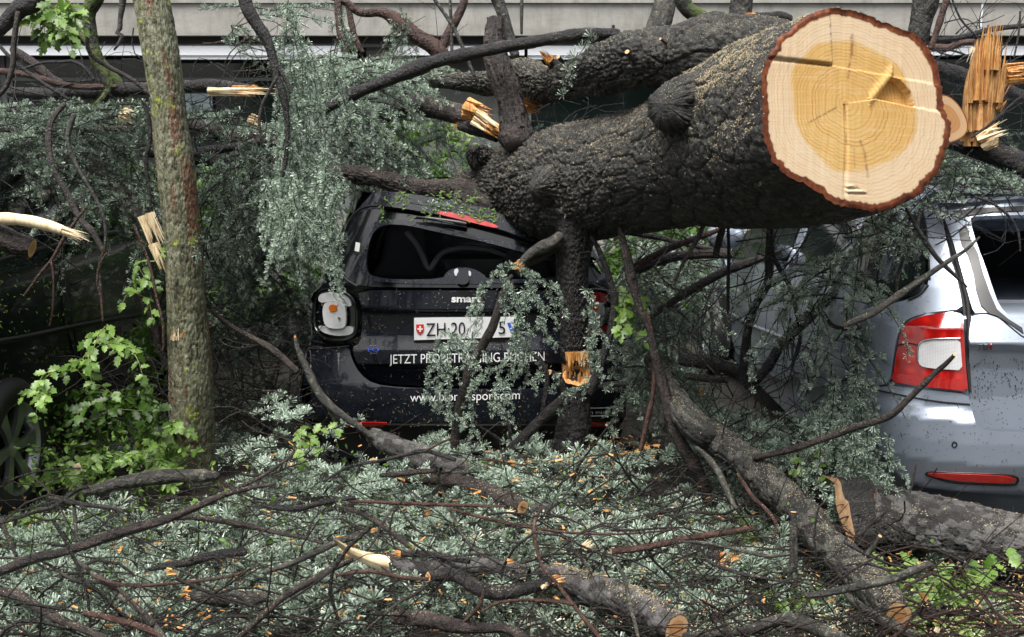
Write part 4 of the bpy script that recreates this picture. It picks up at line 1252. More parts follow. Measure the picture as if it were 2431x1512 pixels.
# shape ratio of the measured outline fades along the trunk
base_r = np.linalg.norm(round_, axis=2)
pr = np.linalg.norm(prof, axis=1) / Rr[0]
ratio = 1 + (pr[None, :] - 1) * np.clip(1 - s / 1.3, 0, 1)[:, None]
body = C[:, None] + round_ / base_r[..., None] * (base_r * ratio + dp)[..., None]
jag = .006 * (vnoise(TH_ / 6.28318 * 37, S_ * 40, 12, None) - .5) + .004 * (vnoise(TH_ / 6.28318 * 140, S_ * 90, 13) - .5)
plane_part = C[:, None] + prof[None] * (1 + ((dp * .45 + jag) / .3)[..., None])
ww = np.clip(1 - s / .22, 0, 1)[:, None, None]
body = body * (1 - ww) + plane_part * ww
V = body.reshape(-1, 3)
m_ = len(C)
i = np.arange(m_ - 1)[:, None]; j = np.arange(NS)[None]
F = np.stack([i * NS + j, i * NS + (j + 1) % NS, (i + 1) * NS + (j + 1) % NS, (i + 1) * NS + j], -1).reshape(-1, 4)
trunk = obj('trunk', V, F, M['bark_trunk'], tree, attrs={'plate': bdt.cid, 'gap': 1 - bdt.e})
rim3 = body[0]

# the sawn face, with its saw steps, notch and kerf, measured and built in relief
pith = parse('C', '1190,720')[0][:2]
HB = parse('C', '800,480 850,430 900,370 960,300 1040,290 1080,280 1200,268 1300,285 1420,350 1540,420 1610,500 1640,600 1690,720 1695,850 1680,960 1600,1060 1500,1130 1400,1170 1300,1200 1200,1205 1070,1190 1020,1110 930,1020 870,930 830,850 820,740 815,620')[:, :2]
rim_r = None
def to_px(V):
    q = V - np.array([0, 0, CAM_H])
    f = q[:, 1] * CP - q[:, 2] * SP; u = q[:, 1] * SP + q[:, 2] * CP
    return np.stack([1215.5 + FPX * q[:, 0] / f, 756 - FPX * u / f], -1)
rp = to_px(rim3)
def polar(poly, c):
    d = poly - c; a = np.arctan2(d[:, 1], d[:, 0]); r = np.hypot(d[:, 0], d[:, 1]); k = np.argsort(a)
    return lambda q: np.interp(q, a[k], r[k], period=2 * np.pi)
frim = polar(rp, pith); fheart = polar(densify(smooth_poly(HB, 2), 4), pith)
NR = 90; NA = 360
ang = np.linspace(-np.pi, np.pi, NA, endpoint=False)
q = (np.arange(1, NR + 1) / NR)
PX = pith[0] + (q[:, None] * frim(ang)[None]) * np.cos(ang)[None]
PY = pith[1] + (q[:, None] * frim(ang)[None]) * np.sin(ang)[None]
PXf = np.concatenate([[pith[0]], PX.ravel()]); PYf = np.concatenate([[pith[1]], PY.ravel()])
RAD = np.concatenate([[0], (PX * 0 + q[:, None]).ravel()])
hr = (fheart(ang) / frim(ang))
HRT = np.concatenate([[0], (q[:, None] / hr[None]).ravel()])       # 1 at the heartwood edge
ZC = lambda x, y: ((x - 1600) / .3418, y / .3418)
X_, Y_ = ZC(PXf, PYf)
dep = np.zeros(len(X_))
def seg(x0, y0, x1, y1): return (X_ - x0) * (y1 - y0) - (Y_ - y0) * (x1 - x0)
upper = (Y_ < np.interp(X_, [600, 640, 1090, 1850], [400, 405, 455, 590]))
dep += np.where(upper & (X_ < 1090 + (Y_ - 290) * .05), .006, 0)
dep += np.where(upper & (X_ >= 1090 + (Y_ - 290) * .05), -.003, 0)
kerf = np.exp(-((Y_ - np.interp(X_, [600, 640, 1090], [395, 402, 452])) / 10) ** 2) * (X_ < 1100)
dep -= .012 * kerf
right_low = (Y_ > np.interp(X_, [1190, 1400, 1900], [720, 690, 790])) & (X_ > 1190)
dep += np.where(right_low, .004, 0)
k2 = np.exp(-((X_ - np.interp(Y_, [720, 1000, 1400], [1188, 1198, 1185])) / 8) ** 2) * (Y_ > 720)
dep -= .006 * k2
def inpoly_np(X, Y, L):
    c = np.zeros(X.shape, bool); n = len(L)
    for a in range(n):
        x1, y1 = L[a]; x2, y2 = L[(a + 1) % n]
        if y1 == y2: continue
        c ^= ((y1 > Y) != (y2 > Y)) & (X < (x2 - x1) * (Y - y1) / (y2 - y1) + x1)
    return c
notch = inpoly_np(X_, Y_, [(1410, 685), (1510, 540), (1570, 560), (1640, 640), (1665, 742), (1500, 705)])
dep -= np.where(notch, .030, 0)
lip = np.exp(-((seg(1360, 690, 1500, 515)) / (224 * 26)) ** 2) * (X_ > 1350) * (X_ < 1520)
dep += .007 * lip * (~notch)
tear = inpoly_np(X_, Y_, [(1200, 1270), (1260, 1300), (1330, 1330), (1330, 1360), (1200, 1350)])
dep += np.where(tear, .004 * np.sin(Y_ / 6), 0)
g = np.random.default_rng(3)
dep += .0008 * (vnoise(X_ / 30, Y_ / 400, 8) - .5) + .0012 * (vnoise(X_ / 14, Y_ / 160, 9) - .5)

FV = on_plane(PXf, PYf) 
# carry the rim exactly onto the bark edge
FV = FV + nrm[None] * dep[:, None] * np.clip((1 - RAD) / .03, 0, 1)[:, None]
crack = np.zeros(len(X_))
def add_crack(pts, wd):
    global crack
    pts = np.array(pts, float)
    for a, b in zip(pts[:-1], pts[1:]):
        ab = b - a; t = np.clip(((X_ - a[0]) * ab[0] + (Y_ - a[1]) * ab[1]) / (ab @ ab), 0, 1)
        d = np.hypot(X_ - a[0] - t * ab[0], Y_ - a[1] - t * ab[1])
        crack = np.maximum(crack, np.exp(-(d / wd) ** 2))
add_crack([(1240, 230), (1245, 330), (1225, 430), (1210, 540)], 9); add_crack([(1240, 260), (1238, 380)], 14)
add_crack([(1290, 980), (1320, 1060), (1335, 1180), (1342, 1230)], 9)
add_crack([(940, 850), (1030, 800), (1130, 745)], 7)
add_crack([(1190, 740), (1198, 1000), (1192, 1180)], 5); add_crack([(1205, 1000), (1245, 1030), (1250, 1160)], 4)
add_crack([(640, 392), (760, 405), (1085, 455)], 7)
F3 = np.array([[0, 1 + j, 1 + (j + 1) % NA] for j in range(NA)])
a_ = np.arange(NR - 1)[:, None]; j = np.arange(NA)[None]
F4 = np.stack([1 + a_ * NA + j, 1 + (a_ + 1) * NA + j, 1 + (a_ + 1) * NA + (j + 1) % NA, 1 + a_ * NA + (j + 1) % NA], -1).reshape(-1, 4)

def face_mat(nt, b):
    def att(nm):
        a = nt.nodes.new('ShaderNodeAttribute'); a.attribute_name = nm; return a.outputs['Fac']
    rd, ht, cr, fx, fy = att('rad'), att('heart'), att('crack'), att('fx'), att('fy')
    n = noise(nt, 5, 4, .55); n6 = noise(nt, 45, 4, .6)
    h = math_(nt, 'ADD', ht, math_(nt, 'MULTIPLY', math_(nt, 'SUBTRACT', n, .5), .05))
    heart = ramp(nt, noise(nt, 2.5, 4, .6), [(.3, (.68, .40, .11)), (.7, (.80, .55, .22))])
    sapc = ramp(nt, noise(nt, 3.5, 4, .6), [(.3, (.80, .64, .46)), (.7, (.86, .75, .60))])
    m1 = mixc(nt, ramp(nt, math_(nt, 'ADD', h, math_(nt, 'MULTIPLY', math_(nt, 'SUBTRACT', noise(nt, 22, 3, .6), .5), .05)), [(.93, (0,) * 3), (.98, (.35,) * 3), (1.0, (.7,) * 3)]), heart, sapc)
    # annual rings drawn on the radius, denser towards the edge
    rr = math_(nt, 'ADD', math_(nt, 'POWER', rd, 1.15), math_(nt, 'MULTIPLY', math_(nt, 'SUBTRACT', n, .5), .022))
    ri = math_(nt, 'SINE', math_(nt, 'MULTIPLY', rr, 27 * 6.283))
    nn = nt.nodes.new('ShaderNodeTexNoise'); nn.noise_dimensions = '1D'; nn.inputs['Scale'].default_value = 22; nn.inputs['Detail'].default_value = 3
    nt.links.new(rr, nn.inputs['W'])
    st = ramp(nt, nn.outputs['Fac'], [(.38, (.15,) * 3), (.62, (1,) * 3)])
    ring = math_(nt, 'MULTIPLY', ramp(nt, ri, [(.2, (0,) * 3), (.95, (1,) * 3)]), st)
    amp = ramp(nt, h, [(.1, (.5,) * 3), (.6, (.75,) * 3), (.97, (.7,) * 3), (1.02, (.34,) * 3)])
    c = mixc(nt, math_(nt, 'MULTIPLY', ring, amp), m1, (.50, .20, .05))
    # saw marks: faint crossing streaks
    cmb = nt.nodes.new('ShaderNodeCombineXYZ'); nt.links.new(fx, cmb.inputs[0]); nt.links.new(fy, cmb.inputs[1])
    mp = nt.nodes.new('ShaderNodeMapping'); mp.inputs['Scale'].default_value = (.7, 16, 1); mp.inputs['Rotation'].default_value = (0, 0, -.12)
    nt.links.new(cmb.outputs[0], mp.inputs[0])
    sn = nt.nodes.new('ShaderNodeTexNoise'); sn.inputs['Scale'].default_value = 3; sn.inputs['Detail'].default_value = 4; nt.links.new(mp.outputs[0], sn.inputs['Vector'])
    c = mixc(nt, ramp(nt, sn.outputs['Fac'], [(.5, (0,) * 3), (.75, (.32,) * 3)]), c, (.93, .80, .60))
    c = mixc(nt, math_(nt, 'MULTIPLY', n6, .10), c, (.5, .28, .1))
    c = mixc(nt, math_(nt, 'MULTIPLY', cr, ramp(nt, noise(nt, 70, 3, .7), [(.35, (.1,) * 3), (.65, (.85,) * 3)])), c, (.22, .09, .04))
    sc = nt.nodes.new('ShaderNodeTexNoise'); sc.inputs['Scale'].default_value = 5; sc.inputs['Detail'].default_value = 5
    mq = nt.nodes.new('ShaderNodeMapping'); mq.inputs['Scale'].default_value = (.8, 22, 1); mq.inputs['Rotation'].default_value = (0, 0, .42)
    nt.links.new(cmb.outputs[0], mq.inputs[0]); nt.links.new(mq.outputs[0], sc.inputs['Vector'])
    c = mixc(nt, ramp(nt, sc.outputs['Fac'], [(.52, (0,) * 3), (.75, (.30,) * 3)]), c, (.45, .25, .10))
    rb = math_(nt, 'ADD', rd, math_(nt, 'MULTIPLY', math_(nt, 'SUBTRACT', noise(nt, 12, 6, .75), .5), .075))
    edge = ramp(nt, rb, [(.922, (0,) * 3), (.938, (1,) * 3)])
    barkc = ramp(nt, noise(nt, 30, 5, .7), [(.35, (.07, .020, .012)), (.55, (.20, .055, .02)), (.7, (.33, .11, .04))])
    c = mixc(nt, edge, c, barkc)
    nt.links.new(c, b.inputs['Base Color'])
    b.inputs['Roughness'].default_value = .55
    b.inputs['Specular IOR Level'].default_value = .35
    bump(nt, b, math_(nt, 'ADD', n6, math_(nt, 'MULTIPLY', sn.outputs['Fac'], .5)), .2, .0012)
M['sawn_face'] = mat('sawn_face', face_mat)
face = obj('sawn_face', FV, [F3, F4], M['sawn_face'], tree, attrs={'rad': RAD, 'heart': HRT, 'crack': crack, 'fx': (X_ - 1190) / 600, 'fy': (Y_ - 720) / 600})

def limb(name, *a, **k): return branch(name, None, None, *a, parent=tree, **k)
# parts that grow out of the trunk (one tree: they move with it)
limb('limb_stub', 'B', (5.32, 5.22, 5.15), '1180,130,110 1170,300,125 1215,480,140 1275,650,165 1310,800,190 1330,960,240', m='bark_brown', ends='c', kind='bigplate', cutm='cut_end')
limb('limb', 'B', (5.3, 5.6, 5.75), '1180,1440,270 1000,1375,190 850,1330,135 600,1290,112 300,1230,108 60,1190,100 -150,1150,90', m='bark_brown', kind='bigplate')
limb('limb', 'B', (4.2, 4.3, 4.55, 5.0, 5.35, 5.7, 6.0, 6.4), '3300,420,300 2760,360,420 2500,380,400 2200,400,350 1950,480,290 1750,560,250 1550,560,235 1400,530,215 1250,590,170 1100,590,150 900,570,110 700,545,70', m='bark_trunk', kind='rough')
limb('limb', 'W', (4.85, 4.86, 4.87), '1372,440,125 1368,520,84 1362,620,67 1362,740,63 1362,850,62', m='bark_dark', kind='plate')
limb('limb', 'W', (4.85, 4.84, 4.83), '1366,893,60 1362,960,62 1352,1030,70 1345,1105,80', m='bark_dark', kind='plate')
# torn collar between the two halves of the hanging limb
c = P(1368, 885, 4.83)
parts = []
for k, (dx, dy, r, L) in enumerate([(0, 0, .045, .05), (-.04, 0, .028, .10), (.045, .0, .02, .07)]):
    parts.append(splinters(c + np.array([dx, -.015, -.01]), [0, -.2, 1], r, 22, L, 40 + k, .3))
parts.append(splinters(c + np.array([0, -.03, .075]), [.05, -.1, -1], .055, 20, .05, 50, .3))
V, F = join(parts); obj('torn_wood', V, F, M['wood_orange'], tree, smooth=False)
tt_ = np.linspace(0, 6.283, 28, endpoint=False); qn = np.array([.1, -.72, .69]); e1 = np.array([1, 0, 0]); e2 = np.cross(qn, e1); e2 /= np.linalg.norm(e2)
V = np.vstack([[c + [0, -.02, -.035]]] + [c + np.array([0, -.03, -.012]) + (np.cos(tt_) * .066 * q_)[:, None] * e1 + (np.sin(tt_) * .05 * q_)[:, None] * e2 + qn * (.012 * (q_ - .5) + .006 * np.sin(tt_ * 7 + q_ * 9))[:, None] for q_ in (.35, .7, 1.0)])
Ft = np.array([[0, 1 + (j + 1) % 28, 1 + j] for j in range(28)]); Fq = np.array([[1 + a * 28 + j, 1 + a * 28 + (j + 1) % 28, 1 + (a + 1) * 28 + (j + 1) % 28, 1 + (a + 1) * 28 + j] for a in range(2) for j in range(28)])
obj('torn_bowl', V, [Ft, Fq], M['wood_orange'], tree)
C4 = np.array([P(1367, 845, 4.88), P(1367, 910, 4.88)]); V, F, _ = sweep(C4, np.array([.062, .062]), 20); obj('torn_core', V, F, M['wood_orange'], tree)
limb('knob', 'W', (4.15, 4.0, 3.93), '1720,310,175 1655,264,150 1615,253,132 1598,250,112', m='bark_trunk', kind='rough', ends='')
limb('knob', 'W', (5.0, 4.85, 4.78), '1400,420,110 1340,435,92 1300,447,82 1278,452,40', m='bark_trunk', kind='rough')
limb('knob', 'W', (5.5, 5.35, 5.3), '1190,400,80 1155,375,60 1135,360,45 1128,352,20', m='bark_trunk', kind='rough')
limb('branch_stub', 'B', (4.45, 4.35), '2225,530,36 2150,430,36 2100,360,34', m='bark_brown', ends='-c')
limb('branch_stub', 'B', (5.2, 5.15), '1640,500,90 1600,460,85 1560,415,70', m='bark_brown', ends='-b')
limb('branch_stub', 'B', (4.95, 4.9), '1590,1470,28 1640,1390,32', m='bark_brown', ends='-c')
limb('branch_stub', 'B', (5.0, 4.95), '1655,430,26 1620,395,26', m='bark_brown', ends='-c')
limb('branch_stub', 'W', (4.83, 4.8), '1335,572,30 1290,600,30 1245,622,24', m='bark_brown', ends='-b')
limb('branch_stub', 'E', (4.85, 4.8), '1500,1045,40 1460,1035,36 1430,1022,32', m='bark_dark', ends='-c')
limb('branch_stub', 'B', (4.3, 4.25), '2400,330,24 2330,270,20', m='bark_red', ends='-c')
limb('branch_stub', 'B', (5.0, 5.0), '2005,250,22 2003,175,22', m='bark_brown', ends='-c')
# the second sawn limb showing behind the big face
pts = parse('C', '1800,660 1890,650 1960,700 2010,770 2045,850 2040,920 1990,970 1900,1000 1840,1000 1800,830')[:, :2]
c2 = P(2265, 282, 4.1); n2 = np.array([.5, -.86, .1]); n2 /= np.linalg.norm(n2)
pp = densify(smooth_poly(pts, 2), 4); R3 = on_plane(pp[:, 0], pp[:, 1], c2, n2); ctr = R3.mean(0)
K = len(R3); rings = [ctr + (R3 - ctr) * f for f in (.2, .4, .6, .8, .93, 1.0)]
V = np.vstack([[ctr]] + rings); ra = [0] + sum([[f] * K for f in (.2, .4, .6, .8, .93, 1.0)], [])
F3 = np.array([[0, 1 + j, 1 + (j + 1) % K] for j in range(K)]); F4 = np.array([[1 + a * K + j, 1 + (a + 1) * K + j, 1 + (a + 1) * K + (j + 1) % K, 1 + a * K + (j + 1) % K] for a in range(5) for j in range(K)])
obj('sawn_face', V, [F3, F4], M['cut_end'], tree, attrs={'rad': ra})
back = [R3 + np.array([-.42, .86, .05]) * t * 1.0 + (ctr - R3) * .1 * t for t in np.linspace(0, .9, 40)]
V = np.vstack(back); V = V + .006 * (vnoise(V[:, 0] * 60, V[:, 2] * 60, 4) - .5)[:, None]
F4 = np.array([[a * K + j, a * K + (j + 1) % K, (a + 1) * K + (j + 1) % K, (a + 1) * K + j] for a in range(39) for j in range(K)])
obj('limb', V, F4, M['bark_trunk'], tree)

# ---- thin standing tree
stn = empty('standing_tree', P(455, 1125, 5.1)); stn.location.z = 0
tag(stn, 'slim living tree with lichen-spotted green-grey bark leaning slightly left of the black car', 'tree')
def part_(name, *a, **k): return branch(name, None, None, *a, parent=stn, **k)
part_('trunk', 'W', (5.02, 5.0, 4.98, 5.0, 5.03, 5.06), '335,-60,72 360,0,75 377,100,77 393,205,78 406,307,80 420,410,82 428,515,82 439,650,84 446,770,90 452,870,95 455,1000,98 457,1100,103 462,1170,118', m='bark_standing', kind='furrow', wob=.25)
V, F = splinters(P(415, 800, 4.93), [0.05, -.1, 1], .022, 12, .06, 8, .2); obj('bare_wood', V, F, M['wood_pale'], stn, smooth=False)
V, F = splinters(P(435, 795, 4.93), [0.05, -.1, 1], .016, 14, .035, 9, .4); obj('torn_bark', V, F, M['wood_orange'], stn, smooth=False)

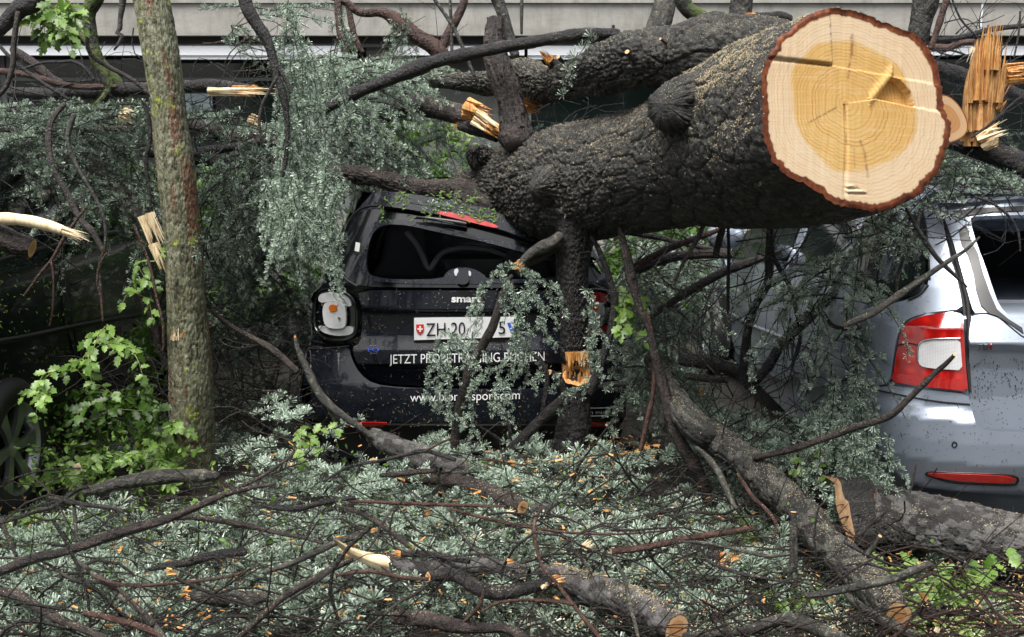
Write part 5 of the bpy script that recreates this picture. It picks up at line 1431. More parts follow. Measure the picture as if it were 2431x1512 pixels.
# ---- branches measured on the photograph.  name|label|category|region|depth|points|material|ends|extra
DATA = '''
fallen_branch|long black wet limb sweeping from behind the vertical stub down to the left|branch|B|5.0:5.1:5.3|2030,235,70 1800,237,78 1600,265,80 1400,300,78 1200,330,82 1000,370,84 800,420,88 600,490,84 400,570,78 200,650,74 0,760,60 -60,800,40|bark_dark|
broken_limb|thick mossy limb snapped off with a bright orange torn end above the car|branch|B|6.2:5.75|330,860,70 420,790,110 600,735,140 800,755,140 1010,820,135|bark_brown|-b
broken_limb|lower half of the torn limb resting against the big trunk|branch|B|5.75:5.6|940,880,60 1050,900,95 1200,960,70|bark_dark|b-
branch|reddish branch rising from the needles to the balcony left of the forked one|branch|B|6.6|80,-40,50 90,30,50 100,180,50 140,300,58 160,420,50|bark_red|
branch|thin red-brown branch close behind the reddish upright one|branch|B|6.8|150,-30,36 165,60,40 200,230,40 260,360,32|bark_red|
branch|forked red-brown branch crossing the balcony front above the needles|branch|B|6.6|-40,-30,28 120,10,40 240,90,45 400,90,62 520,150,88 640,240,100 760,330,112 830,430,110|bark_red|
branch|right arm of the red-brown fork reaching up over the parapet|branch|B|6.6|800,350,70 850,240,60 900,150,58 960,40,55 980,-40,50|bark_red|
branch|smooth grey branch standing up behind the vertical stub|branch|B|5.9|1180,-40,75 1240,120,80 1290,270,72 1320,380,60|bark_grey|
branch|thin pale straight branch slanting down beside the vertical stub|branch|B|5.8|745,-30,24 880,170,28 960,340,28 1040,530,24|bark_grey|
branch|thin upright twig just right of the vertical stub|twig|B|6.2|1368,-30,22 1365,120,24 1365,230,18|bark_grey|
branch|thin grey upright between the red fork and the pale slanting branch|twig|B|6.4|868,-30,20 875,170,24 880,360,22|bark_grey|
upright_limb|grey limb rising out of frame from the second stem|branch|B|4.9:4.8|2375,-60,140 2360,40,150 2330,150,150 2300,230,150|bark_grey|
upright_limb|grey plated limb standing close left of the sawn face|branch|C|4.5|478,-60,145 470,0,145 460,110,142 440,240,150 420,330,150|bark_grey|
mossy_limb|mossy curved limb bending between the two grey uprights|branch|C|4.7|40,-60,90 90,50,100 190,110,95 280,160,75 360,210,60|bark_mossy|
upright_limb|grey limb rising behind the top right of the sawn face|branch|C|4.6|1765,-70,150 1740,10,155 1710,130,145 1690,250,140 1680,330,120|bark_grey|
branch|red-brown peeled branch slanting right of the sawn face|branch|C|4.5|1905,-50,48 1870,60,45 1820,230,42 1785,330,38|bark_red|
branch|stripped branch with a long pale tongue of wood over the big trunk|branch|C|4.3|800,130,60 740,110,65 650,118,62 560,115,50|bark_dark|-b
fallen_branch|dark smooth limb at the right edge above the silver car|branch|C|4.4:4.2|1830,960,90 1950,985,125 2150,1050,140 2431,1140,150 2600,1200,150|bark_dark|
fallen_branch|brown limb passing behind the splintered post|branch|C|5.0|1800,470,110 2050,560,100 2280,620,85 2500,700,90|bark_dark|
branch|curved dark branch over the splintered post reaching the right edge|branch|C|4.6|1820,275,30 2000,255,36 2200,205,36 2431,180,36 2560,170,36|bark_dark|
branch|orange-scraped branch lying flat left of the splintered post|branch|C|4.9|1790,330,50 1900,335,48 2000,300,42 2080,290,36|bark_red|
twig|thin twig curling over the white blinds at far right|twig|C|4.5|1930,-10,12 1990,130,14 2080,230,14 2180,330,12|bark_dark|
twig|thin upright twig at the right edge|twig|C|4.4|2405,80,14 2390,250,14 2360,400,12|bark_dark|
twig|arched twig between the sawn face and the splintered post|twig|C|4.6|1800,350,14 1930,350,16 2040,390,16 2070,430,12|bark_dark|
twig|thin twig lying across the foot of the splintered post|twig|C|4.0|2070,950,18 2200,860,20 2330,740,20 2440,650,16|bark_dark|
mossy_limb|dark moss-covered limb curving down left of the standing tree|branch|A|5.3|690,-60,110 650,10,110 620,100,85 640,250,78 670,400,70 720,520,72 755,610,62 720,680,50 650,760,40 600,820,30|bark_mossy|
branch|thick wet black branch across the top left corner|branch|A|4.8|260,-60,110 220,20,112 130,65,120 30,165,100 -80,260,95|bark_dark|
branch|knobbly branch hanging from the thick corner one|branch|A|4.75|130,90,35 110,220,36 95,330,36 90,450,38 40,600,34 -10,660,30|bark_brown|
broken_branch|broken horizontal bough whose split underside points right of the standing tree|branch|A|5.5:5.2|80,640,70 300,645,80 500,642,85 900,625,85 1300,600,85 1500,592,80 1650,604,60 1760,612,50|bark_dark|-b
branch|dark branch with a pale chip running down from the upper left|branch|A|5.6|90,340,50 160,385,62 250,450,65 350,540,62 450,600,50|bark_brown|
branch|long brown branch lying level over the needles at far left|branch|A|5.3|-60,490,38 150,510,42 300,545,42 450,590,44 600,605,40 800,600,30|bark_red|
branch|level wet branch below the broken bough|branch|A|5.2|-60,900,34 150,905,36 300,912,40 550,912,55 800,902,55 1050,890,58 1200,875,56|bark_brown|
branch|smooth brown bough emerging right of the standing tree|branch|A|5.6|1280,850,60 1500,920,100 1700,972,112 1850,985,105 1960,1010,60|bark_brown|
branch|dark bough under the smooth brown one|branch|A|5.55|1300,1065,64 1500,1035,68 1650,1020,55 1780,1000,40|bark_dark|
branch|thick black bough running behind the hanging needles toward the trunk|branch|A|5.9|1250,1080,90 1500,1100,110 1900,1125,120 2150,1170,115 2350,1190,110|bark_dark|
branch|long bare branch with a sawn tip hanging over the dark car|branch|A|4.8:4.6|440,730,34 380,800,36 350,870,40 340,1000,42 370,1170,42 450,1320,42 550,1510,44 640,1610,42 715,1740,38|bark_brown|-c
branch|pale peeling twig winding beside the long bare branch|twig|A|4.7|510,800,34 490,870,36 470,960,34 490,1050,28 560,1200,28 650,1350,24 720,1510,22 735,1620,20 725,1740,20 690,1830,18 700,2010,17 715,2230,13|bark_grey|
mossy_limb|mossy limb ending in pale splintered wood against the standing tree|branch|A|5.25:5.05|130,1160,60 400,1175,88 560,1095,108 680,1180,110 800,1300,108 950,1450,108 1010,1530,100|bark_grey|-b|pale
branch|crooked twig with a pale torn tip hanging above the balcony edge|twig|A|5.2|860,-50,50 850,40,44 835,130,30 832,195,34 815,225,30 848,245,28 835,290,22 798,345,14|bark_grey|
branch|thin curved branch looping in front of the mossy limb|branch|A|4.95|620,190,24 605,290,28 630,380,30 750,462,32 900,540,30 980,600,30 1040,655,28|bark_brown|
mossy_limb|slanting mossy limb behind the loop left of the standing tree|branch|A|5.5|500,170,40 640,340,42 750,480,58 850,600,62 905,695,55 1000,800,45|bark_mossy|
branch|long black branch hanging down through the blue-green needles|branch|A|4.75|1690,-60,95 1720,40,85 1760,120,76 1850,260,70 1895,400,60 1925,550,50 1960,650,50 1990,850,36 1990,1050,30 1965,1220,22|bark_dark|
twig|side shoot forking off the long black hanging branch|twig|A|4.75|1900,420,30 1945,490,30 1985,560,28 2020,640,22|bark_dark|
twig|crooked side shoot left of the long black hanging branch|twig|A|4.7|1925,540,26 1870,640,24 1820,740,22 1800,880,22 1835,990,14|bark_brown|
branch|dark arched twig over the window at upper left|twig|A|5.3|150,480,18 300,435,18 430,430,20 520,430,26 600,480,24 650,550,20|bark_dark|
branch|thin branch crossing the level bough at far left|twig|A|5.1|-20,300,24 70,400,26 200,510,26 330,600,24 480,690,22|bark_dark|
branch|dark branch below the level boughs toward the standing tree|branch|A|5.2|680,1105,30 800,1080,44 900,1065,48 1060,1075,40|bark_dark|
branch|slender dark upright in front of the level boughs|twig|A|5.0|1000,720,24 1040,850,26 1040,1000,28 1015,1100,28 1030,1300,24 1060,1500,16|bark_dark|
sawn_log|short sawn log with a round orange cut at the left edge|log|D|4.35|-120,160,170 0,190,172 120,232,150 222,262,128|bark_brown|-c
bare_splinter|long pale plank of split wood jutting in from the left edge|splinter|D|4.3|-80,50,66 60,62,72 200,78,80 330,108,82 440,145,66|wood_pale|-b|pale
twig|red forked twig hanging below the pale splinter|twig|D|4.55|600,-20,18 520,90,24 450,190,26 400,280,24 355,355,24 280,440,22 168,595,16|bark_red|-c
twig|straight red twig hanging down into the bright leaves|twig|D|4.5|355,355,16 372,450,15 372,600,15 366,700,14 345,800,12|bark_red|
twig|bent red twig hanging into the larger leaf cluster|twig|D|4.6|735,300,16 690,390,20 675,510,20 700,600,20 715,770,15|bark_red|
twig|thin red twig ending in a pale tip in front of the standing tree|twig|D|4.7|930,100,18 1000,260,18 1050,420,20 1090,620,20 1130,780,20 1135,900,18 1130,975,12|bark_red|-c
branch|dark forked branch rising from the brush left of the standing tree|branch|D|5.3|880,450,40 980,620,50 1065,780,56 1100,950,52 1160,1100,50|bark_brown|
branch|short arm of that dark forked branch|branch|D|5.3|1065,780,40 1105,640,32 1160,480,26|bark_brown|
branch|branch falling from the standing tree toward the black car wheel|branch|D|5.2:5.0|1455,700,25 1600,800,30 1750,880,40 1900,970,46 2060,1120,48|bark_brown|
branch|green-barked branch leaning on the black car bumper at its left corner|branch|E|4.75:4.6|45,835,14 55,880,26 100,980,40 170,1120,46 250,1210,42 330,1275,34 420,1345,28 520,1420,22|bark_grey|b-
branch_stump|short lichened stub standing under the leaning green branch|branch|E|4.7|232,1215,34 255,1260,38 285,1330,42|bark_grey|c-
branch|grey branch standing upright before the number plate|branch|E|4.72|1225,500,22 1190,560,28 1165,630,40 1120,760,48 1060,870,52 1000,980,52 965,1100,50 930,1250,46 915,1400,42 918,1560,40 930,1700,38|bark_brown|
branch|short mossy branch pointing left from the hanging limb|branch|E|4.75|1480,285,58 1430,320,62 1370,350,58 1310,390,46 1280,425,36|bark_grey|-b
branch|dark prop branch leaning from the limb down to the left|branch|E|4.72|1480,1190,52 1350,1305,56 1250,1410,58 1130,1520,60 1040,1600,56 960,1680,50|bark_dark|
branch|bent grey branch right of the hanging limb near the red tail lamp|branch|E|4.75|1640,1130,52 1690,1010,42 1755,830,42 1785,660,46 1765,540,36 1710,380,30 1660,280,20|bark_dark|
twig|dark thin twig crossing the bumper below the web address|twig|E|4.8|1010,1295,12 1100,1350,18 1200,1420,22 1260,1440,20|bark_dark|
twig|dark upright twig over the bumper right of the web address|twig|E|4.85|1150,1170,14 1200,1290,20 1225,1410,22 1260,1520,18|bark_dark|
twig|crooked dark twig left of the torn limb collar|twig|E|4.8|1300,880,18 1400,990,26 1410,1080,30 1395,1200,28 1380,1260,22|bark_dark|
twig|horizontal dark branch over the lower right of the bumper|twig|E|4.75|1640,1100,28 1700,1095,34 1790,1085,34 1840,1085,26|bark_dark|
fallen_branch|long dark log running diagonally from the middle to a sawn end at lower right|log|I|g.64:.56:.50:.44:.38:.32:.28:.24:.21:.19:.18:.18|-150,-420,110 -60,-240,150 60,-60,175 170,60,195 300,140,205 500,285,215 700,470,215 850,600,212 960,720,216 1050,850,222 1200,980,230 1330,1100,240 1450,1230,225 1560,1350,175|bark_trunk|-c|slim
branch|red-brown branch beside the diagonal log with peeled orange patches|branch|F|4.6:4.5:4.4|105,215,28 120,280,34 140,350,45 165,480,46 195,600,34 235,700,26 270,850,42 310,1000,58 350,1130,64 400,1270,64 480,1400,60 540,1520,50|bark_brown|
branch|straight branch slanting up from the needles toward the silver car|branch|F|4.9|265,645,30 420,545,40 600,445,44 700,405,40 800,370,35 900,330,22|bark_brown|c-
branch|peeled branch fork rising right from behind the hanging limb|branch|F|4.95|170,410,38 350,310,36 520,250,28 680,190,18|bark_red|
branch|brown bough under the peeled fork right of the hanging limb|branch|F|5.1|180,425,40 300,375,48 420,352,46 560,345,42 660,350,30|bark_brown|
twig|grey sloping twig with a cut tip under the big trunk|twig|F|4.4|610,20,18 570,90,20 540,150,22 480,280,22 420,380,20 365,495,16|bark_grey|-c
branch|short brown branch hanging straight down with an orange cut tip|branch|F|4.5|632,120,18 625,180,26 605,250,34 578,355,32|bark_brown|-c
branch|long dark bough lying across behind the big trunk underside|branch|F|5.2|90,230,24 300,262,26 480,308,22 640,330,18|bark_brown|
branch|black diagonal bough leaning on the silver car door|branch|F|4.75|740,1010,44 830,920,48 900,810,50 1000,700,54 1100,610,54 1180,520,46 1240,440,30|bark_dark|
branch|lichened branch with a cut end pointing left across the tail lamp|branch|F|3.75|1895,258,10 1830,320,18 1750,375,24 1600,480,30 1480,560,34 1360,640,35 1232,697,28|bark_grey|-c
branch|dark slender branch lying over the bumper and up to the red tail lamp|branch|F|3.65:3.8:4.1|1772,850,20 1720,900,24 1660,950,28 1540,1070,32 1440,1160,36 1250,1220,36 1050,1290,36 900,1335,34 770,1362,30|bark_brown|c-
twig|thin dark branch hanging before the silver door|twig|F|4.5|860,150,14 862,330,24 900,420,24 945,500,24 985,640,24 1000,760,22 960,900,18|bark_dark|
twig|crooked upright twig before the front door of the silver car|twig|F|4.6|640,180,14 645,330,18 640,480,18 640,640,14|bark_dark|
twig|greenish slender twig curving over the rear side glass|twig|F|4.0|1600,120,16 1580,240,18 1530,340,20 1490,450,18 1478,560,14|bark_grey|
twig|dark twig fallen from the roof across the silver pillar|twig|F|3.75|1530,120,14 1600,240,22 1680,360,24 1760,440,20 1835,510,10|bark_dark|
twig|forked black twig in front of the rear wheel of the silver car|twig|F|4.3|1100,620,24 1160,700,24 1250,720,20 1300,712,16|bark_dark|
branch|black upright branch before the silver sill|branch|F|4.6|850,200,30 842,330,40 835,480,40 770,620,36 738,760,42 722,900,46 715,980,44|bark_dark|
twig|thin twig with a peeled red base hanging right of the hanging limb|twig|F|4.5|240,640,18 262,760,22 275,900,26 262,1050,24 235,1180,26 205,1320,24|bark_red|
twig|hooked dark twig hanging inside the broken rear window|twig|F|3.8|1880,60,14 1960,90,14 2040,150,14 2090,230,12 2100,330,8|bark_dark|
log|dark log lying half hidden left of the diagonal one|log|F|4.75|420,875,56 500,880,62 600,900,68 700,935,60|bark_brown|-c
branch|level brown branch ending at the half hidden log|branch|F|4.7|430,955,32 530,968,36 640,970,36|bark_brown|-c
sawn_log|half hidden plated log with a round pale cut end below the black car|log|H|g.34:.24|330,110,110 500,190,140 650,250,150 850,325,155 962,352,142|bark_log|-c|dull
sawn_log|brown sawn log with a chipped sapwood cut above the longest one|log|H|g.22:.20|520,395,50 640,402,75 800,412,95 1000,460,108 1150,510,118 1300,565,118 1372,602,92|bark_brown|-c
fallen_log|scarred log continuing right of the brown sawn one|log|H|g.15|1390,610,70 1500,630,95 1700,690,115 1900,745,105 2120,800,60|bark_log|b-
fallen_log|log split into a long yellow tongue at its left end|log|H|g.20:.15|230,945,90 350,985,105 480,1005,112 700,1040,108 950,1010,105 1200,1030,125 1420,1075,100|bark_log|b-
sawn_log|largest foreground log with flaking bark and an orange cut at its right end|log|H|g.16:.18:.18|1500,1040,80 1620,1085,140 1800,1150,190 2000,1225,212 2200,1315,222 2330,1385,215 2440,1450,180|bark_log|-c
fallen_branch|hooked dark branch with two cut stubs crossing the foreground|branch|H|g.24:.20|725,1095,72 850,1072,82 950,1092,90 1050,1160,100 1200,1200,98 1380,1175,82 1560,1120,74|bark_dark|cb
fallen_branch|mossy branch lying along the bottom edge of the frame|branch|H|g.18|480,1380,90 700,1390,105 900,1430,98 1100,1440,72 1260,1440,62 1380,1500,60 1500,1580,50|bark_brown|
fallen_branch|short black branch above the split log|branch|H|g.22|530,930,48 700,930,46 900,962,44 1000,985,30|bark_dark|b-
twig|bare brown branch running down to the short black one|branch|H|g.24|80,595,24 200,630,30 300,675,36 450,765,38 600,890,36|bark_brown|-c
twig|forked bare twig standing over the split log|twig|H|g.32:.2|460,622,14 400,715,22 345,830,22 280,920,20 228,985,16|bark_brown|
twig|long curved grey twig left of the brown sawn log|twig|H|g.3:.2|815,485,14 850,570,18 885,660,20 950,795,22 1050,910,22 1180,935,16|bark_grey|
twig|curling red-brown twig before the scarred log|twig|H|g.35:.2|1510,600,16 1460,690,24 1455,800,28 1480,930,26 1520,1040,22 1600,1120,24 1700,1250,28 1800,1380,30 1905,1510,28|bark_red|
twig|straight cut branch reaching in level above the largest log|branch|H|g.30|2440,840,44 2300,868,46 2150,895,46 1990,912,42|bark_red|-c
twig|dark slender twig draped over the largest log|twig|H|g.3:.34|2005,955,18 2080,1100,26 2115,1270,28 2150,1400,28 2175,1510,26|bark_grey|
twig|short dark twig between the scarred log and the largest one|twig|H|g.26|1645,795,20 1740,920,26 1800,980,26 1850,1060,20|bark_brown|
twig|grey branch running in from the left above the split log|branch|H|g.24|-60,890,30 80,850,32 150,822,34 300,760,30|bark_grey|
twig|peeled orange-tipped branch touching the hooked one|branch|H|g.26|75,1082,20 200,1060,28 320,1052,28 450,1078,30 560,1098,30 720,1105,28|bark_red|c-
twig|long thin twig falling left from the hooked branch|twig|H|g.24|740,1120,20 640,1200,24 520,1260,24 400,1360,22 290,1455,16|bark_brown|
twig|very long level twig behind the brown sawn log|twig|H|g.30|170,565,18 300,568,22 500,575,26 900,592,26 1250,600,18|bark_red|
twig|long thin peeled twig passing under the brown sawn log|twig|H|g.26|870,615,18 1100,680,22 1400,742,22 1700,782,20 2050,792,16 2440,762,14|bark_red|
twig|slim black twig arching over the half hidden plated log|twig|H|g.4|0,420,18 170,325,22 400,280,24 560,240,28 690,212,32 800,240,28 900,275,28|bark_dark|
twig|red twig rising from the black arching one to the upright branch|twig|H|g.42|700,215,18 790,165,16 890,122,12|bark_red|
branch|short branch with a pale sawn tip beside the plated log|branch|H|g.34|390,388,30 560,368,42 680,352,38 758,350,32|bark_brown|-c
twig|red-brown twig bending over the bottom branch|twig|H|g.32:.2|1100,1180,20 1085,1270,26 1030,1340,26 970,1400,22|bark_red|
twig|arching brown twig above the largest log left end|twig|H|g.32|1090,1330,16 1200,1270,22 1400,1250,24 1650,1262,28 1720,1280,28|bark_red|
fallen_branch|smooth bough lying at the foot of the standing tree|branch|G|g.24:.28|600,500,66 700,478,80 850,440,92 1000,408,102 1200,385,92 1350,385,80 1500,388,58|bark_grey|
fallen_branch|long brown branch rising from the lower left across the blue needles|branch|G|g.18:.36:.5|-60,1080,56 100,1020,70 250,965,72 370,940,60 600,862,64 830,770,66 1100,700,60 1250,650,52 1400,590,46 1550,530,38 1700,490,26 1900,452,20|bark_brown|
twig|upper fork of the long brown branch pointing to the black car|twig|G|g.45|1420,585,34 1600,500,26 1800,405,24 1960,300,24 2035,230,20 2040,180,14|bark_brown|
branch|lower fork of the long brown branch arching to the right|branch|G|g.34|1150,690,40 1250,675,42 1400,680,40 1700,730,40 1900,775,34 2100,815,30 2240,855,24|bark_brown|
branch|dark branch with a pale cut tip crossing the lower left brush|branch|G|g.2|515,975,24 580,1015,32 660,1080,38 750,1150,40 850,1230,42 950,1300,44 1050,1400,52 1150,1530,46|bark_grey|c-
fallen_branch|thick dark branch in the bottom left corner|branch|G|g.16|-60,1190,60 50,1200,66 150,1225,70 300,1320,58 450,1400,56 600,1460,52 760,1540,50|bark_brown|
branch|long grey branch sweeping in above the small clearing in the middle left|branch|G|g.28|2500,810,40 2350,850,42 2200,920,40 2000,1005,40 1840,1060,30|bark_grey|
branch|brown branch falling from the yellow tongue to the bottom edge|branch|G|g.26:.18|2440,975,44 2300,1040,48 2200,1100,50 2050,1180,46 1950,1240,46 1800,1370,42 1640,1520,36|bark_brown|
peeled_stick|pale orange peeled stick in the lower left brush|stick|G|g.2|588,1340,36 680,1362,42 780,1385,44 900,1412,46 1020,1450,44 1130,1500,40|bark_red|c-
log|short lichened log with a flaked orange end in the lower left|log|G|g.14|1325,1212,60 1420,1230,82 1560,1238,100 1720,1238,100 1850,1225,70|bark_grey|b-
branch|wet black branch behind the yellow wood chunk|branch|G|g.24|1010,1042,26 1150,1015,44 1300,990,56 1450,950,62 1600,925,62 1700,918,50|bark_dark|
branch|thin black forked branch over the green leaves at left|branch|G|g.3|-30,728,18 100,690,26 250,635,32 380,600,34 480,520,34 540,480,32 615,458,26|bark_dark|-c
branch|black branch crossing the thin forked one|branch|G|g.3|335,538,22 450,560,32 560,580,34 700,600,34 790,612,30 855,645,20|bark_dark|
twig|short thick twig leaning at the left edge|twig|G|g.28:.18|5,690,22 30,750,28 60,830,30 90,890,28 112,940,22|bark_brown|
twig|small dark upright twig under the crossing black branch|twig|G|g.3:.2|508,540,22 518,640,26 525,720,26 535,820,16|bark_brown|
branch|wet dark branch below the bright needle mound|branch|G|g.34|1845,602,34 1950,612,44 2080,612,46 2200,582,42 2350,552,34 2460,540,30|bark_dark|
twig|long thin twig curling across the lower left|twig|G|g.22|-30,955,18 120,960,20 300,985,20 450,1080,20 560,1122,22 700,1130,24 820,1170,26 920,1260,26 1000,1340,28 1060,1420,24|bark_brown|
twig|long level brown twig between two needle beds|twig|G|g.24|640,1080,20 800,1135,22 1000,1150,24 1200,1135,24 1450,1110,22 1650,1070,20 1790,1008,14|bark_red|
sawn_log|huge plated log with an oblique pale cut lying before the silver car|log|I|g.21:.19:.17|1320,650,420 1370,662,425 1500,690,420 1700,725,415 2000,790,410 2300,845,400 2500,880,395 2700,920,390|bark_log|c|big
branch|lichen-grey stick standing upright against the diagonal log|branch|I|3.55:3.5|832,640,44 832,730,52 830,850,58 832,950,56 820,1060,52 790,1150,55 765,1260,52 745,1380,48|bark_grey|c-
branch|grey branch with a cut tip lying over the diagonal log|branch|I|g.38:.30|1778,998,42 1690,1035,50 1600,1072,56 1500,1105,60 1350,1140,60 1200,1172,56 1050,1205,48 900,1222,36|bark_grey|c-
branch_stump|purple-grey stub with a pale tip sticking up from the diagonal log|branch|I|3.45:3.5|1432,808,28 1400,860,34 1365,905,38 1325,965,46|bark_grey|c-
fallen_branch|sawdust-covered bough along the bottom edge at right|branch|I|g.16:.2|80,1500,50 250,1480,60 500,1455,68 680,1400,74 800,1380,84 950,1430,90 1100,1500,90 1250,1560,80|bark_grey|
branch|dark branch behind the sawn end of the diagonal log|branch|I|g.16|1195,1205,40 1260,1270,54 1330,1325,62 1450,1390,68 1560,1450,64 1680,1510,50|bark_grey|
twig|grey-red twig hanging over the sawn end of the diagonal log|twig|I|3.42|1530,1125,44 1510,1200,46 1475,1290,40 1450,1370,36 1430,1480,28|bark_grey|-c
peeled_stick|red-brown peeled stake in the lower right corner|stick|I|3.4|1745,1245,44 1775,1320,58 1800,1400,60 1830,1530,54|bark_red|b-
branch|red-brown cut stick lying left of the upright grey one|stick|I|g.24|15,832,34 150,812,44 300,790,46 430,770,44 540,752,40|bark_red|-c
twig|red-brown twig rising left of the diagonal log|twig|I|g.36:.24|442,378,22 490,450,28 550,540,30 620,600,28 690,680,26 715,750,24 680,825,16|bark_red|c-
twig|curved grey twig sweeping under the upright grey stick|twig|I|g.28|-40,848,20 150,850,24 350,880,26 500,915,28 650,945,28 800,932,24|bark_grey|
broken_log|black log with a shattered orange end at lower right centre|log|I|g.14|-40,905,80 100,912,92 220,925,100 330,955,110|bark_dark|-b
twig|black forked twig before the shattered orange end|twig|I|g.26|198,940,24 250,985,28 350,1030,28 500,1075,26 700,1112,22 860,1125,14|bark_dark|
branch|grey branch leaning left of the diagonal log top|branch|I|g.42:.3|165,195,28 230,255,38 290,335,46 340,430,46 375,510,42 430,610,30|bark_grey|
twig|dark hanging twig over the diagonal log beside the oblique cut|twig|I|3.55|1060,560,10 1010,600,14 985,700,16 975,820,16 990,970,16|bark_dark|
twig|thin red twig standing before the silver bumper|twig|I|3.6|1680,310,12 1668,380,16 1662,430,16 1640,500,12|bark_brown|
twig|arched thin twig above the sawn end of the diagonal log|twig|I|g.36|1160,1020,10 1250,1000,14 1350,1000,16 1450,1030,16 1520,1075,12|bark_dark|
fallen_branch|peeled red twigs bundle piece at the right edge|twig|I|g.16|2040,1190,20 2200,1200,26 2350,1215,26 2500,1235,26|bark_red|
twig|red twig crossing under the fern-like leaves at the right edge|twig|I|g.18|2150,1230,16 2220,1320,20 2320,1400,20 2460,1480,20|bark_red|
twig|long dark twig below the fern-like leaves|twig|I|g.14|1980,1400,18 2150,1380,22 2300,1350,22 2480,1330,20|bark_red|
twig|long pale root-like twig leaning at the right edge|twig|I|3.5|2148,885,10 2250,940,18 2350,990,24 2480,1040,28|bark_brown|
'''
BR = []
for line in DATA.strip().split('\n'):
    q = line.split('|')
    name, label, cat, reg, dep_, pts, m = q[:7]
    ends = q[7] if len(q) > 7 else ''
    ex = q[8] if len(q) > 8 else ''
    d = dep_ if dep_[0] == 'g' else [float(v) for v in dep_.split(':')]
    kw = {}
    if ex == 'pale': kw.update(wood='wood_pale', sl=.12)
    if ex == 'dull': kw.update(cutm='cut_end_dull')
    if ex == 'slim': kw.update(kind='bigplate', wob=.3)
    if ex == 'big': kw.update(kind='bigplate', wob=.2)
    if m == 'wood_pale': kw.update(kind='twig')
    elif ex != 'big' and m == 'bark_log': kw.update(kind='bigplate')
    nm = {'branch': 'fallen_branch' if cat != 'twig' else 'twig'}.get(name, name)
    if name == 'twig' and cat != 'twig': nm = 'fallen_branch'
    o = branch(nm, label, cat, reg, d, pts, m, ends, **kw)
    BR.append((o, line))

bough = [o for o, l in BR if 'broken horizontal bough' in l][0]
V, F = splinters(P(500, 216, 5.10), [1, 0, -.02], .020, 26, .34, 31, .08); V = V + 0
obj('split_underside', V, F, M['wood_pale'], bough, smooth=False)
V, F = splinters(P(560, 217, 5.12), [1, 0, -.01], .026, 24, .13, 32, .15); obj('split_underside', V, F, M['wood_orange'], bough, smooth=False)
spl = [o for o, l in BR if 'split into a long yellow tongue' in l][0]
A_ = path3d('H', 'g.40:.32:.27:.24', '62,828,6 110,868,34 180,915,52 260,948,72 350,978,96 440,1000,104')
Cc = catmull(A_, .01); V, F, _ = sweep(Cc[:, :3], Cc[:, 3], 20, lambda S, TH, R: -R * .35 * (np.cos(TH) > .2) + .004 * (vnoise(S * 12, TH * 3, 5) - .5)); obj('torn_tongue', V, F, M['wood_pale'], spl)
ml = [o for o, l in BR if 'ending in pale splintered wood' in l][0]
V, F = splinters(P(352, 520, 4.98), [.38, -.05, -1], .040, 22, .17, 61, .12); obj('splinters', V, F, M['wood_pale'], ml, smooth=False)
V, F = splinters(P(368, 585, 4.97), [.42, -.05, -1], .026, 14, .15, 62, .12); obj('splinters', V, F, M['wood_pale'], ml, smooth=False)
tl_ = [o for o, l in BR if 'snapped off with a bright orange torn end' in l][0]
for q_, (px_, py_, r_, L_, dz) in enumerate([(1118, 262, .055, .11, -.35), (1140, 285, .050, .13, -.6), (1165, 305, .036, .09, -.6)]):
    V, F = splinters(P(px_, py_, 5.62 - .03 * q_), [1, -.25, dz], r_, 26, L_, 70 + q_, .35); obj('torn_wood', V, F, M['wood_pale' if q_ == 1 else 'wood_orange'], tl_, smooth=False)
# oblique cut of the plated log: a measured sheet with thickness fitted to its end
blog = [o for o, l in BR if 'oblique pale cut' in l][0]
cutp = parse('I', '1022,378 1110,402 1135,400 1160,440 1168,490 1185,545 1215,570 1225,640 1240,720 1258,800 1248,862 1225,850 1180,760 1140,650 1125,590 1120,500 1112,430 1080,415')[:, :2]
A = path3d('I', 'g.21:.21', '1190,620,10 1190,620,10')
cc = A[0, :3] * .955 + np.array([0, 0, .076]); nn2 = np.array([-.92, -.36, .12]); nn2 /= np.linalg.norm(nn2)
dd_ = densify(cutp, 5)
R3 = on_plane(dd_[:, 0], dd_[:, 1], cc, nn2)
co, _, fa, *_ = delaunay_2d_cdt([Vector(p) for p in dd_], [(i, (i + 1) % len(dd_)) for i in range(len(dd_))], [], 1, 1e-5)
co = np.array([list(c) for c in co]); tri = np.array([f for f in fa if len(f) == 3])
Rf = on_plane(co[:, 0], co[:, 1], cc, nn2); rad_ = np.clip((co[:, 0] - 1960) / 60, 0, .9)
back_ = Rf - nn2 * .16
fn = np.cross(Rf[tri[:, 1]] - Rf[tri[:, 0]], Rf[tri[:, 2]] - Rf[tri[:, 0]]); fl = (fn @ nn2) < 0; tri[fl] = tri[fl][:, ::-1]
n0 = len(Rf); K = len(dd_)
wf = np.array([[j, (j + 1) % K, n0 + (j + 1) % K, n0 + j] for j in range(K)])
obj('oblique_cut', np.vstack([Rf, back_]), [tri, wf], [M['wood_tan'], M['bark_log']], blog, mi=np.concatenate([np.zeros(len(tri)), np.ones(len(wf))]).astype(int), smooth=False)

